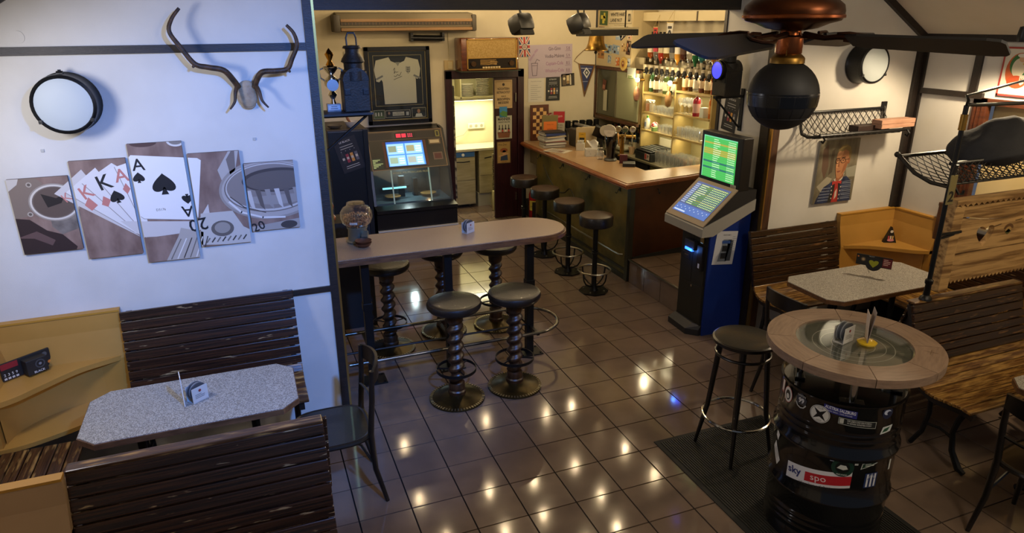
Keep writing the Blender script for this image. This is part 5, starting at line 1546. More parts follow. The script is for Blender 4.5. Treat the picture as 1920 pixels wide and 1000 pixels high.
sh.prism(body, -0.022, -0.013, 0, XZ)
s = sh.build('shirt', mat('shirt_white', '#c9c4b8', 0.8, bump=0.1, bs=9), t)
a = Art().poly([(-0.085, 0.30), (0.0, 0.265), (0.085, 0.30), (0.105, 0.345), (0.05, 0.33), (0, 0.33), (-0.05, 0.33), (-0.105, 0.345)], '#15161c', 1)
a.poly([(-0.03, 0.285), (0.03, 0.285), (0.0, 0.235)], '#8f8f8c', 2)
for s2 in (-1, 1):
    a.poly([(s2 * 0.19, 0.115), (s2 * 0.20, 0.135), (s2 * 0.285, 0.095), (s2 * 0.275, 0.075)], '#77777a', 1)
a.poly([(0.10, 0.23), (0.155, 0.23), (0.155, 0.175), (0.1275, 0.145), (0.10, 0.175)], '#23232c', 1)
a.poly([(0.104, 0.226), (0.151, 0.226), (0.151, 0.177), (0.1275, 0.151), (0.104, 0.177)], '#b9b6ad', 2)
for k in range(3):
    a.circ(0.119 + 0.0, 0.214 - 0.02 * k, 0.008, 0.007, '#2a2a35', 3).circ(0.137, 0.214 - 0.02 * k, 0.008, 0.007, '#2a2a35', 3)
sig = spline([(-0.06, 0.19), (-0.04, 0.215), (-0.05, 0.15), (-0.04, 0.17), (-0.02, 0.165), (0.0, 0.17)], 5)
a.line(sig, 0.005, '#17171b', 2).line(spline([(-0.055, 0.12), (-0.03, 0.115), (-0.01, 0.135), (0.015, 0.125), (0.04, 0.165)], 5), 0.005, '#17171b', 2).line([(-0.06, 0.075), (0.045, 0.115)], 0.005, '#17171b', 2)
a.build('print', s, loc=(0, -0.022, 0))
MB().bb(-W / 2 + 0.05, W / 2 - 0.05, -0.033, -0.031, -H / 2 + 0.05, H / 2 - 0.05).build('glass_pane', PANE, t)

# valve radio over the door
t = thing('valve_radio', 'old wooden valve radio with cream cloth above the door', 'radio', (2.395, 5.58, 2.035))
MB().bb(-0.385, 0.385, -0.30, 0, 0, 0.40, 0, 0.022).build('cabinet', mat('radio_walnut', '#6a3a18', 0.25, col2='#53290f', vs=4, stretch=(2, 2, 9), coat=0.4), t)
MB().bb(-0.30, 0.34, -0.306, -0.298, 0.16, 0.375, 0, 0.003).build('speaker_cloth', mat('radio_cloth', '#a88a52', 0.8, col2='#96793f', vs=90, lo=0.45, hi=0.55), t)
MB().bb(-0.30, 0.34, -0.306, -0.298, 0.03, 0.155, 0, 0.003).build('dial_panel', flat('#1a120c', 0.2), t)
m = MB()
for (x0, x1, z0, z1) in ((-0.315, 0.355, 0.375, 0.388), (-0.315, 0.355, 0.018, 0.03), (-0.315, -0.30, 0.018, 0.388), (0.34, 0.355, 0.018, 0.388), (-0.30, 0.34, 0.153, 0.162)):
    m.bb(x0, x1, -0.311, -0.298, z0, z1)
m.build('brass_trim', GOLD, t)
for x in (-0.235, 0.275):
    MB().cyl((x, -0.306, 0.09), (x, -0.335, 0.09), 0.032, n=20).build('knob', mat('radio_knob', '#4a3218', 0.3, 0.5), t)
m = MB()
for k in range(7):
    m.bb(-0.115 + 0.035 * k, -0.09 + 0.035 * k, -0.325, -0.305, 0.035, 0.055)
m.build('push_buttons', flat('#c3ae82'), t)
Art().bars(-0.16, 0.135, 0.32, 5, 0.014, 0.004, '#c99a4a', 1, 4).rect(-0.03, 0.075, 0.06, 0.12, '#8a6a34', 1).build('print', t, loc=(0.02, -0.306, 0))
o = MB().bb(2.0, 2.80, 5.26, 5.6, 2.030, 2.0355).build('radio_shelf', flat('#3d4a3a')); tag(o, 'thin green board carrying the valve radio', 'shelf')
o = MB().bb(-0.06, 0.06, -0.03, 0, -0.06, 0.06, 0, 0.004).build('switch_box', flat('#b09a6c'), None, (1.93, BW, 2.10)); tag(o, 'beige junction box at upper left door corner', 'switch')
MB().bb(-0.012, 0.045, -0.036, -0.03, -0.045, 0.045, 0, 0.002).build('cover', flat('#c2b183'), o)
MB().bb(1.935, 1.945, 5.585, 5.6, 2.16, 2.5).build('cable_duct', flat('#b5a988'), None)
tag(bpy.data.objects['cable_duct'], 'thin cable duct rising from the junction box', 'cable')

# flag, menu sheet and notes
a = Art().rect(-0.075, -0.125, 0.075, 0.125, '#25305e', 1)
for s in (-1, 1):
    a.poly([(-0.075 * s - 0.02, -0.125), (-0.075 * s + 0.02, -0.125), (0.075 * s + 0.02, 0.125), (0.075 * s - 0.02, 0.125)], '#c9c2b5', 2)
    a.poly([(-0.075 * s - 0.008, -0.125), (-0.075 * s + 0.008, -0.125), (0.075 * s + 0.008, 0.125), (0.075 * s - 0.008, 0.125)], '#a33531', 3)
a.rect(-0.026, -0.125, 0.026, 0.125, '#c9c2b5', 4).rect(-0.075, -0.03, 0.075, 0.03, '#c9c2b5', 4).rect(-0.015, -0.125, 0.015, 0.125, '#a33531', 5).rect(-0.075, -0.018, 0.075, 0.018, '#a33531', 5)
a.circ(0, 0, 0.042, None, '#2c2c3c', 6).circ(0, 0, 0.034, None, '#b9aca0', 7).bars(0, 0.012, 0.045, 2, 0.02, 0.008, '#6a3434', 8, 2, 'c')
poster('flag_print', 'small Union Jack print right of the radio', 'flag', (2.985, BW, 2.305), 0, 0.15, 0.25, 0.003, flat('#25305e'), a, tilt=-0.05)
a = Art()
for k, (s1, s2, c) in enumerate([('Gin-Ginn', '5.8', '#3c2c3c'), ('Vodka-Makava', '5.9', '#3c2c3c'), ('Captain-Cola', '8.5', '#8a5a86'), ('Whiskey-Cola', '8.8', '#8a5a86')]):
    z = 0.14 - 0.095 * k
    a.text(s1, 0.06, z, 0.045, c, 1, sx=0.75, rot=0.02).text(s2, 0.26, z, 0.042, '#6a4a66', 1, sx=0.75)
    a.line([(0.22, z - 0.012), (0.30, z - 0.010)], 0.004, '#6a4a66', 1)
a.text('Sommer-Hits', -0.24, 0.08, 0.034, '#8a5a90', 1, rot=0.9, sx=0.7)
a.line([(-0.28, -0.02), (-0.265, -0.18), (-0.205, -0.18), (-0.19, -0.02), (-0.28, -0.02)], 0.006, '#4a3a4a', 1).line([(-0.27, -0.05), (-0.20, -0.05)], 0.005, '#4a3a4a', 1).line([(-0.23, -0.02), (-0.20, 0.03), (-0.16, 0.01)], 0.006, '#4a3a4a', 1)
poster('menu_sheet', 'large lilac handwritten drinks sheet on back wall', 'menu', (3.365, BW, 2.115), 0, 0.65, 0.43, 0.003, flat('#a99cac'), a, tilt=-0.012)
a = Art().text('Ausschankbestimmungen', 0, 0.11, 0.012, '#6a6a6a', 1, w=0.16).bars(-0.08, 0.06, 0.16, 8, 0.026, 0.005, '#8a8a88', 1, 8)
poster('paper_note', 'white typed notice below the lilac drinks sheet', 'notice', (3.155, BW, 1.742), 0, 0.235, 0.315, 0.003, flat('#c6c2b6'), a)
def bottles_ad(w, h):
    a = Art().text('LE BLACK', 0, h * 0.38, h * 0.055, '#d0d0d0', 1, w=w * 0.5).bars(0, h * 0.28, w * 0.6, 2, h * 0.07, h * 0.02, '#9a9a9a', 1, 2, 'c')
    for k, c in enumerate(['#26262c', '#8c2f3c', '#c08a3e', '#5a5a66']):
        x = w * (-0.30 + 0.2 * k)
        a.rect(x - w * 0.065, -h * 0.22, x + w * 0.065, h * 0.04, c, 1).rect(x - w * 0.025, h * 0.04, x + w * 0.025, h * 0.14, '#0a0a0a' if k else '#3a3a3a', 1).rect(x - w * 0.05, -h * 0.12, x + w * 0.05, -h * 0.05, '#b9b3a8', 2)
        a.circ(x, h * 0.14, w * 0.02, None, '#8a8a8a', 2)
    a.bars(0, -h * 0.32, w * 0.7, 2, h * 0.06, h * 0.018, '#a9a9a9', 1, 5, 'c')
    return a
poster('bottle_poster', 'black poster with four bottles on back wall', 'poster', (3.405, BW, 1.748), 0, 0.21, 0.315, 0.003, flat('#111114'), bottles_ad(0.21, 0.315))
a = Art().rect(-0.08, -0.07, -0.03, 0.07, '#5a4a34', 1).rect(-0.02, -0.05, 0.02, 0.06, '#c9b58c', 1).rect(0.03, -0.07, 0.05, 0.07, '#c9c0a8', 1).circ(-0.055, 0.02, 0.018, None, '#d6c9a5', 2).circ(0.0, -0.03, 0.02, None, '#8a6a3c', 2)
poster('photo_print', 'dark photo of glasses beside the bottle poster', 'photo', (3.63, BW, 1.862), 0, 0.20, 0.165, 0.003, flat('#2c241a'), a, tilt=-0.06)
# framed triangular pennant
t = thing('framed_pennant', 'blue and white diamond pennant in triangular wooden frame', 'pennant', (3.915, BW, 2.05))
MB().prism([(-0.125, 0.02), (0.125, 0.0), (-0.03, -0.42)], -0.012, 0, 0, XZ).build('backing', flat('#5b3d1d'), t)
a = Art().poly([(-0.108, 0.0), (0.10, -0.015), (-0.028, -0.36)], '#1f2a58', 1).poly([(-0.01, -0.03), (0.05, -0.10), (0.0, -0.18), (-0.06, -0.10)], '#c9c9c9', 2).poly([(-0.008, -0.055), (0.03, -0.10), (0.0, -0.15), (-0.04, -0.10)], '#15171f', 3).poly([(-0.007, -0.08), (0.012, -0.10), (-0.002, -0.125), (-0.022, -0.10)], '#c9c9c9', 4)
a.line([(-0.09, -0.04), (0.07, -0.05)], 0.006, '#c9c9d4', 2).line([(-0.06, -0.22), (0.015, -0.22)], 0.008, '#8d94b0', 2)
a.build('print', t, loc=(0, -0.012, 0))
MB().tube([(-0.125, -0.014, 0.02), (0.125, -0.014, 0.0), (-0.03, -0.014, -0.42)], 0.010, 6, True).build('frame', mat('pennant_frame', '#8c6330', 0.4), t)
MB().tube([(-0.125, -0.01, 0.02), (-0.20, -0.01, 0.06), (-0.16, -0.01, 0.11), (-0.05, -0.01, 0.20)], 0.004, 5).build('cord', flat('#6d4d25'), t)
# signs on the dark door leaf
LX = 5.574
a = Art().line([(-0.11, -0.16), (0.11, -0.16), (0.11, 0.165), (-0.11, 0.165), (-0.11, -0.16)], 0.003, '#6b4a2a', 1).circ(0, 0.125, 0.018, None, '#2b1c12', 1)
for k, s in enumerate(['NÜCHTERN', 'BETRACHTET', 'WAR ES', 'BESOFFEN', 'BESSER!']):
    a.text(s, 0, 0.055 - 0.045 * k, 0.030 if k != 2 else 0.016, '#2b1c12', 2, w=[0.17, 0.19, 0.07, 0.18, 0.15][k], bold=0.02)
poster('door_sign', 'cream sign reading NÜCHTERN BETRACHTET on dark door', 'sign', (2.672, LX, 1.71), 0, 0.25, 0.37, 0.004, flat('#b59a6c'), a)
a = Art().rect(-0.055, -0.07, 0.055, 0.0, '#1f6a8c', 1).rect(-0.055, 0.0, 0.055, 0.07, '#2f7ab0', 1).poly([(-0.055, -0.02), (-0.01, 0.02), (0.055, 0.0), (0.055, -0.07), (-0.02, -0.05)], '#4a7a3a', 2)
poster('postcard', 'blue seaside postcard tucked below the cream door sign', 'postcard', (2.665, LX - 0.005, 1.475), 0, 0.11, 0.14, 0.002, flat('#2f6a9c'), a)
a = Art().text('MÄNNER', 0, 0.095, 0.036, '#23231f', 1, w=0.18, bold=0.03).text('HANDTASCHE', 0, 0.062, 0.020, '#23231f', 1, w=0.165, bold=0.02)
a.poly([(-0.085, -0.14), (0.075, -0.14), (0.09, -0.06), (-0.10, -0.06)], '#7a4a2a', 1)
for k in range(4):
    x = -0.07 + 0.045 * k
    a.rect(x - 0.014, -0.07, x + 0.014, -0.01, '#1c1510', 2).rect(x - 0.006, -0.01, x + 0.006, 0.035, '#1c1510', 2).rect(x - 0.012, -0.06, x + 0.012, -0.03, '#a33a2c' if k % 2 else '#c9bfa8', 3)
poster('door_sign', 'white tin sign reading MÄNNER HANDTASCHE with beer crate', 'sign', (2.677, LX, 1.27), 0, 0.225, 0.31, 0.004, flat('#a7a58f'), a)
a = Art().rect(-0.09, -0.14, 0.09, 0.14, '#a3854a', 1).circ(0.0, 0.03, 0.055, 0.03, '#8c4a24', 2).circ(0.005, 0.0, 0.028, 0.032, '#c09468', 2).poly([(-0.05, -0.11), (0.06, -0.11), (0.05, -0.03), (-0.04, -0.03)], '#2d3a52', 2).line([(-0.07, -0.05), (0.06, -0.02)], 0.018, '#c09468', 3).text('Wild Zwo', -0.02, 0.095, 0.03, '#3a2412', 2, sx=0.7).text('Saloon', 0.0, -0.135, 0.020, '#7a3a1c', 2)
poster('door_sign', 'yellowed cowboy picture sign, lowest on the dark door', 'sign', (2.668, LX, 0.93), 0, 0.20, 0.30, 0.004, flat('#6b5230'), a)

# ================================================================== JUKEBOX, FRIDGE, KITCHEN
t = thing('jukebox', 'black jukebox with blue touch screen and lit glass front', 'jukebox', (1.235, 5.55, 0))
W = 0.50
MB().prism([(0, 0), (-0.80, 0), (-0.80, 0.44), (-0.83, 0.46), (-0.83, 0.50), (-0.66, 0.52), (-0.10, 0.52), (-0.10, 1.36), (0, 1.38)], -W, W, 0, YZ).build('cabinet', flat('#0b0c0e', 0.3), t)
for s in (-1, 1):
    MB().prism([(-0.10, 0.52), (-0.66, 0.52), (-0.55, 0.93), (-0.28, 1.36), (-0.10, 1.38)], s * (W - 0.015) - 0.015, s * (W - 0.015) + 0.015, 0, YZ).build('side_panel', flat('#0f1012', 0.3), t)
# sloped upper console
ang = math.atan2(0.43, 0.27)
m = MB(); m.prism([(-0.55, 0.93), (-0.28, 1.36), (-0.10, 1.36), (-0.10, 0.93)], -W + 0.03, W - 0.03, 0, YZ); m.build('console', flat('#17130f', 0.3), t)
a = Art()
PW, PH = 0.94, 0.505
ring(a, -0.47, 0.0, 0.47, PH, 0.008, '#8a6e4a', 1)
ring(a, -0.455, 0.385, 0.455, 0.49, 0.006, '#5a4a38', 1)
a.rect(-0.45, 0.395, -0.16, 0.482, '#241e18', 1).rect(0.13, 0.395, 0.36, 0.482, '#241e18', 1).rect(-0.13, 0.40, 0.10, 0.475, '#0a0707', 2)
a.rect(-0.30, 0.03, 0.24, 0.365, '#5a2a14', 1).rect(-0.27, 0.025, 0.21, 0.375, '#120c08', 2)
a.rect(0.28, 0.30, 0.43, 0.37, '#6d5a3a', 1).rect(0.295, 0.315, 0.415, 0.355, '#c3b184', 2).rect(0.31, 0.09, 0.43, 0.19, '#6d5a4a', 1).rect(0.325, 0.105, 0.415, 0.175, '#54251c', 2)
a.rect(0.385, 0.40, 0.435, 0.478, '#8f8a3a', 2).rect(0.395, 0.41, 0.425, 0.468, '#23230f', 3)
a.rect(-0.46, 0.02, -0.33, 0.16, '#26321f', 1)
con = a.build('console_trim', t, loc=(0, -0.55, 0.93), rot=(-(PI / 2 - ang), 0, 0))
a = Art().rect(-0.115, 0.412, -0.055, 0.462, '#c2243c', 3).rect(-0.045, 0.412, 0.01, 0.462, '#c2243c', 3)
for i in range(3):
    for j in range(3):
        a.rect(0.03 + 0.022 * i, 0.412 + 0.018 * j, 0.046 + 0.022 * i, 0.424 + 0.018 * j, '#b03048', 3)
a.build('red_display', t, loc=(0, -0.55, 0.93), rot=(-(PI / 2 - ang), 0, 0), emit=1.2)
a = Art().rect(-0.26, 0.04, 0.20, 0.36, '#3f86d8', 3)
for i in range(2):
    for j in range(2):
        x0, y0 = -0.25 + 0.225 * i, 0.045 + 0.15 * j
        a.rect(x0, y0, x0 + 0.205, y0 + 0.135, '#8fc4ee', 4).rect(x0 + 0.012, y0 + 0.03, x0 + 0.11, y0 + 0.11, ['#8aa58c', '#7a8a72', '#9aa7a0', '#8f8f6a'][i * 2 + j], 5)
        for k in range(3):
            a.rect(x0 + 0.125, y0 + 0.025 + 0.03 * k, x0 + 0.19, y0 + 0.04 + 0.03 * k, '#d5ecfb', 5)
a.rect(-0.26, 0.335, 0.20, 0.36, '#2057b4', 4)
a.build('screen', t, loc=(0, -0.55, 0.93), rot=(-(PI / 2 - ang), 0, 0), emit=1.0)
a = Art()
for k in range(7):
    a.rect(-0.45, 0.03 + 0.017 * k, -0.45 + 0.03 + 0.015 * (k % 4) * 2, 0.04 + 0.017 * k, '#9aa76a', 3)
a.build('title_cards', t, loc=(0, -0.55, 0.93), rot=(-(PI / 2 - ang), 0, 0), emit=0.5)
# lit mechanism window
MB().bb(-W + 0.03, W - 0.03, -0.62, -0.14, 0.52, 0.535).build('deck', mat('juke_deck', '#5f7078', 0.3, 0.5), t)
MB().bb(-W + 0.03, W - 0.03, -0.15, -0.13, 0.53, 0.93).build('rear_mirror', mat('juke_mirror', '#3c464a', 0.15, 0.6), t)
for k, (x, y) in enumerate([(-0.22, -0.42), (0.24, -0.40)]):
    MB().cyl((x, y, 0.57), (x, y, 0.578), 0.10, n=28).build('record', mat('record_gold', '#8a6a3c', 0.3), t)
MB().bb(-0.12, -0.05, -0.36, -0.30, 0.54, 0.80).bb(0.06, 0.12, -0.36, -0.28, 0.54, 0.76).bb(-0.36, 0.0, -0.40, -0.38, 0.665, 0.69).build('mechanism', mat('juke_mech', '#23282b', 0.3, 0.5), t)
MB().bb(-0.34, -0.04, -0.415, -0.40, 0.66, 0.68).build('light_bar', glow('#8fe0ea', 1.2), t)
for x in (-0.25, 0.22):
    MB().prism([(-0.655, 0.53), (-0.665, 0.53), (-0.555, 0.925), (-0.545, 0.925)], x - 0.008, x + 0.008, 0, YZ).build('glass_divider', mat('juke_divider', '#9fc0b0', 0.2), t)
MB().prism([(-0.66, 0.53), (-0.664, 0.53), (-0.554, 0.93), (-0.55, 0.93)], -W + 0.03, W - 0.03, 0, YZ).build('glass_pane', PANE, t)
Art().text('MYRIDE POLYTON LASER MUSIC', 0, 0.36, 0.024, '#b9ad6a', 1, w=0.46).build('print', t, loc=(0, -0.664, 0.53), rot=(-math.atan2(0.11, 0.40), 0, 0))
light('POINT', 'jukebox_inner_light', (1.235, 5.18, 0.86), 8, (0.75, 0.95, 1.0), 0.04)
MB().bb(-W, W, -0.838, -0.80, 0.235, 0.25).build('chrome_strip', mat('strip_white', '#bcbab0', 0.3), t)
MB().bb(0.28, 0.40, -0.806, -0.80, 0.14, 0.20).build('name_plate', flat('#9a8e5c'), t)
Art().text('NSM', 0.34, 0.15, 0.036, '#1c1a12', 1, bold=0.03, w=0.09).build('print', t, loc=(0, -0.806, 0))

t = thing('drinks_fridge', 'tall black fridge with slanted bottle poster beside jukebox', 'fridge', (0.49, 5.15, 0))
MB().bb(-0.24, 0.205, -0.35, 0.40, 0.02, 1.46, 0, 0.01).build('body', flat('#0c1218', 0.35), t)
MB().bb(0.16, 0.215, -0.375, -0.34, 0.02, 1.47, 0, 0.004).build('door_edge', flat('#151b22', 0.3), t)
MB().bb(-0.24, 0.205, -0.35, 0.40, 1.46, 1.475, 0, 0.003).build('top', flat('#3c342a'), t)
poster('bottle_poster', 'crooked black bottle poster stuck to the fridge', 'poster', (0.477, 4.799, 1.19), 0, 0.26, 0.39, 0.003, flat('#15161c'), bottles_ad(0.26, 0.39), tilt=-0.27)
ring_a = Art()
bowl('white bowl with spoon handle on top of the fridge', (0.56, 4.98, 1.475), 0.09, 0.07, flat('#b9b3a6'))
o = MB().tube([(0.0, 0, 0.03), (-0.04, 0.0, 0.09), (-0.055, 0.01, 0.13)], 0.016, 8, radii=[0.008, 0.016, 0.012]).build('spoon', flat('#7a4a2c'), None, (0.56, 4.98, 1.475)); tag(o, 'brown wooden spoon leaning in the white bowl', 'spoon')
bowl('dark shallow dish on the fridge at left edge', (0.36, 4.95, 1.475), 0.09, 0.04, flat('#5a5244'))
# figurine just behind the post
t = thing('figurine', 'small orange figurine peeking out behind the left post', 'figurine', (-0.02, 2.75, 1.0))
MB().lathe([(0.0, 0.0), (0.05, 0.0), (0.055, 0.02), (0.03, 0.06), (0.045, 0.12), (0.03, 0.17), (0.0, 0.18)], 16).build('body', mat('fig_orange', '#8c4a22', 0.4), t)
MB().sphere((0.0, 0, 0.21), 0.035, 14).build('head', mat('fig_skin', '#b58a62', 0.5), t)
o = MB().bb(-0.15, 0.30, 2.6, 2.9, 0, 1.0).build('side_cupboard', flat('#14110e')); tag(o, 'dark narrow cupboard hidden behind the left post', 'cupboard')
# door edge with torn papers, left side of the opening
o = MB().bb(1.962, 1.985, 5.56, 5.70, 0.35, 1.84).build('paper_strip', mat('torn_papers', '#a49c7c', 0.7, col2='#3c382e', vs=9, lo=0.45, hi=0.55)); tag(o, 'column of faded notes on the door jamb', 'notes')
# kitchen
t = thing('dishwasher', 'steel dishwasher with blue panel in the kitchen, left one', 'dishwasher', (2.30, 6.30, 0))
DW = mat('dishwasher_steel', '#b7ad88', 0.35, 0.35, col2='#a69c76', vs=4, stretch=(1, 1, 9))
MB().bb(-0.16, 0.19, 0, 0.40, 0.05, 0.84, 0, 0.005).build('body', DW, t)
MB().bb(-0.15, 0.18, -0.012, 0, 0.42, 0.75, 0, 0.004).bb(-0.15, 0.18, -0.012, 0, 0.06, 0.41, 0, 0.004).build('door', DW, t)
MB().bb(-0.15, 0.18, -0.014, 0, 0.765, 0.835, 0, 0.003).build('control_panel', flat('#2d5f9a'), t)
MB().cyl((0.0, -0.03, 0.80), (0.0, -0.012, 0.80), 0.022, n=16).build('dial', flat('#c5c5bd'), t)
MB().tube([(-0.10, -0.02, 0.70), (0.0, -0.035, 0.695), (0.10, -0.02, 0.70)], 0.008, 6).build('handle', BLACKP, t)
t = thing('dishwasher', 'steel dishwasher right of the dark gap in the kitchen', 'dishwasher', (2.75, 6.30, 0))
MB().bb(-0.20, 0.30, 0, 0.40, 0.20, 0.84, 0, 0.005).build('body', DW, t)
MB().bb(-0.19, 0.29, -0.012, 0, 0.48, 0.80, 0, 0.004).build('door', DW, t)
MB().tube([(-0.12, -0.02, 0.73), (0.0, -0.035, 0.75), (0.10, -0.02, 0.755)], 0.008, 6).build('handle', BLACKP, t)
o = MB().bb(2.54, 3.1, 6.34, 6.70, 0.0, 0.20).build('plinth', flat('#a9a588')); tag(o, 'white tiled plinth under the right dishwasher', 'plinth')
o = MB().bb(1.85, 3.18, 6.27, 6.74, 0.845, 0.88, 0, 0.004).build('kitchen_worktop', flat('#b3ad94')); tag(o, 'pale kitchen worktop above dishwashers', 'worktop')
o = MB().bb(1.85, 3.18, 6.45, 6.745, 1.58, 1.60).bb(1.85, 3.18, 6.45, 6.745, 2.0, 2.02).bb(2.34, 2.36, 6.45, 6.745, 1.58, 2.02).bb(1.85, 3.18, 6.73, 6.745, 1.58, 2.02).build('kitchen_shelf', flat('#8a8360')); tag(o, 'olive kitchen wall shelf holding plates', 'shelf')
PL = MB().lathe([(0.0, 0.0), (0.06, 0.0), (0.10, 0.010), (0.098, 0.013), (0.06, 0.005), (0.0, 0.005)], 24).mesh('plate', flat('#b5ae98', 0.3))
for s, (x, n, dz, lb, gp) in enumerate([(2.48, 11, 0.016, 'plate in the lower left kitchen stack', 'left plate stack'), (2.72, 13, 0.021, 'plate in the taller right kitchen stack', 'right plate stack')]):
    for k in range(n):
        o = link('plate', PL, None, (x, 6.58, 1.60 + k * dz)); tag(o, lb + ', %s from bottom' % ORD[k], 'plate', gp)
o = MB().lathe([(0.0, 0.0), (0.09, 0.0), (0.12, 0.05), (0.115, 0.05), (0.08, 0.008), (0.0, 0.008)], 24).build('bowl', flat('#2a2a26'), None, (2.72, 6.58, 1.60 + 13 * 0.021 + 0.012)); tag(o, 'dark bowl on top of the tall plate stack', 'bowl')
t = thing('socket_strip', 'white triple socket on kitchen wall', 'socket', (2.66, 6.748, 1.14))
MB().bb(-0.13, 0.13, -0.02, 0, -0.04, 0.04, 0, 0.004).build('plate', flat('#c9c7b4'), t)
for x in (-0.085, 0.0, 0.085):
    MB().cyl((x, -0.021, 0), (x, -0.019, 0), 0.024, n=18).build('socket', flat('#8f8d7e'), t)
o = MB().tube([(2.55, 6.72, 1.12), (2.45, 6.71, 1.02), (2.35, 6.70, 1.0), (2.25, 6.66, 0.98), (2.18, 6.6, 0.93)], 0.005, 6).build('power_cable', flat('#8f8c78')); tag(o, 'loose white cable sagging from the socket', 'cable')
o = MB().prism([(2.83, 0.78), (2.66, 0.87), (2.72, 1.10), (2.80, 1.45), (2.86, 1.55), (2.92, 1.5), (2.92, 0.8)], 5.622, 5.69, 0, XZ).build('apron', mat('apron_black', '#15140f', 0.8, bump=0.3, bs=8)); tag(o, 'black apron hanging behind the dark door', 'apron')
t = thing('jerrycan', 'white jerrycan with yellow liquid on kitchen floor', 'canister', (2.73, 5.95, 0))
MB().bb(-0.08, 0.08, -0.10, 0.10, 0, 0.30, 0, 0.02).build('can', flat('#a89e74', 0.3), t)
MB().cyl((0.03, 0, 0.30), (0.03, 0, 0.33), 0.025, n=14).build('cap', flat('#b5b5a8'), t)
MB().tube([(-0.05, 0, 0.29), (-0.05, 0, 0.34), (0.0, 0, 0.34), (0.0, 0, 0.29)], 0.012, 8).build('handle', flat('#a89e74', 0.3), t)
o = MB().bb(-0.015, 0.06, -0.02, 0.02, 0, 0.82).build('grater_rack', mat('rack_holes', '#a39a78', 0.4, 0.4, col2='#4f4a38', vs=60, lo=0.48, hi=0.52), None, (2.70, 6.10, 0.0)); tag(o, 'perforated metal rack behind the jerrycan', 'rack')
t = thing('kitchen_lamp', 'bright strip lamp under the kitchen shelf', 'lamp', (2.45, 6.52, 1.56))
MB().bb(-0.5, 0.5, -0.03, 0.03, -0.015, 0.02).build('housing', flat('#c2c0b0'), t)
MB().bb(-0.48, 0.48, -0.02, 0.02, -0.022, -0.015).build('tube', glow('#fff2b8', 6.0), t)
light('AREA', 'kitchen_strip_light', (2.45, 6.50, 1.53), 14, (1.0, 0.90, 0.56), 0.9, (2.45, 6.50, 0), sy=0.06)
light('POINT', 'kitchen_ceiling_light', (2.25, 6.0, 2.25), 30, (1.0, 0.90, 0.60), 0.08)
# fire extinguisher in the corner
t = thing('fire_extinguisher', 'red fire extinguisher in the corner behind bar stools', 'extinguisher', (3.06, 5.42, 0))
MB().lathe([(0.0, 0.0), (0.07, 0.0), (0.075, 0.02), (0.075, 0.34), (0.055, 0.40), (0.025, 0.42), (0.0, 0.42)], 24).build('cylinder', flat('#8f1a1c', 0.25), t)
MB().cyl((0, 0, 0.42), (0, 0, 0.47), 0.022, n=14).bb(-0.06, 0.03, -0.012, 0.012, 0.47, 0.49).build('valve', BLACKP, t)
MB().tube([(0.03, 0, 0.45), (0.09, -0.02, 0.40), (0.09, -0.03, 0.25), (0.08, -0.03, 0.18)], 0.010, 6).build('hose', BLACKP, t)
Art().rect(-0.05, 0.12, 0.05, 0.26, '#c9b84a', 1).bars(-0.04, 0.24, 0.08, 5, 0.02, 0.008, '#4a3a1a', 2).build('label_print', t, bend=0.0755, rz=R(-40))

# ================================================================== LANTERNS AND TROPHY
def rail_lantern(label, loc, rz, lens=True):
    """railway signal lantern; lens towards local -Y"""
    t = thing('railway_lantern', label, 'lantern', loc, rz, 'railway signal lanterns')
    MB().bb(-0.085, 0.085, -0.075, 0.085, 0.0, 0.20, 0, 0.006).build('housing', IRONR, t)
    m = MB()
    m.lathe([(0.085, 0.0), (0.085, 0.06)], 24, (0, -0.0, 0.20), 0, Matrix.Identity(4))
    m.prism([(0.085 * math.cos(PI * k / 16), 0.20 + 0.085 * math.sin(PI * k / 16)) for k in range(17)], -0.075, 0.085, 0, XZ)
    m.build('round_top', IRONR, t)
    MB().lathe([(0.062, 0.27), (0.062, 0.31), (0.078, 0.32), (0.070, 0.34), (0.045, 0.375), (0.045, 0.40), (0.062, 0.405), (0.055, 0.42), (0.0, 0.425)], 24).build('chimney', IRONR, t)
    MB().tube([(-0.03, 0.0, 0.36), (-0.032, 0, 0.47), (-0.02, 0, 0.50), (0.02, 0, 0.50), (0.032, 0, 0.47), (0.03, -0.06, 0.20)], 0.006, 6).build('handle', IRON, t)
    if lens:
        MB().lathe([(0.072, 0.0), (0.078, 0.004), (0.078, 0.030), (0.066, 0.034)], 28, (0, -0.075, 0.205), 0, Matrix.Rotation(R(90), 4, 'X')).build('lens_ring', IRON, t)
        MB().lathe([(0.066, 0.030), (0.04, 0.036), (0.0, 0.038)], 28, (0, -0.075, 0.205), 0, Matrix.Rotation(R(90), 4, 'X')).build('lens', glow('#3a3cff', 1.9), t)
    for x in (-0.06, 0.06):
        MB().bb(x - 0.02, x + 0.02, -0.082, -0.074, 0.11, 0.15, 0, 0.003).build('latch', IRON, t)
    return t
def wall_bracket(label, loc, s, L=0.32):
    t = thing('wall_bracket', label, 'bracket', loc, 0, 'iron lantern brackets')
    MB().bb(0, 0.012, -0.02, 0.02, -0.30, 0.05).build('plate', IRON, t) if s < 0 else MB().bb(-0.012, 0, -0.02, 0.02, -0.30, 0.05).build('plate', IRON, t)
    MB().bb(min(0, s * L), max(0, s * L), -0.018, 0.018, -0.022, 0.0).build('arm', IRON, t)
    MB().tube([(s * 0.005, 0, -0.27), (s * L * 0.95, 0, -0.02)], 0.009, 6).build('strut', IRON, t)
    return t
wall_bracket('iron bracket holding the lantern with blue lens', (3.318, 1.58, 2.035), -1, 0.28)
rail_lantern('railway lantern with glowing blue lens on the right bracket', (3.145, 1.58, 2.035), R(-90))
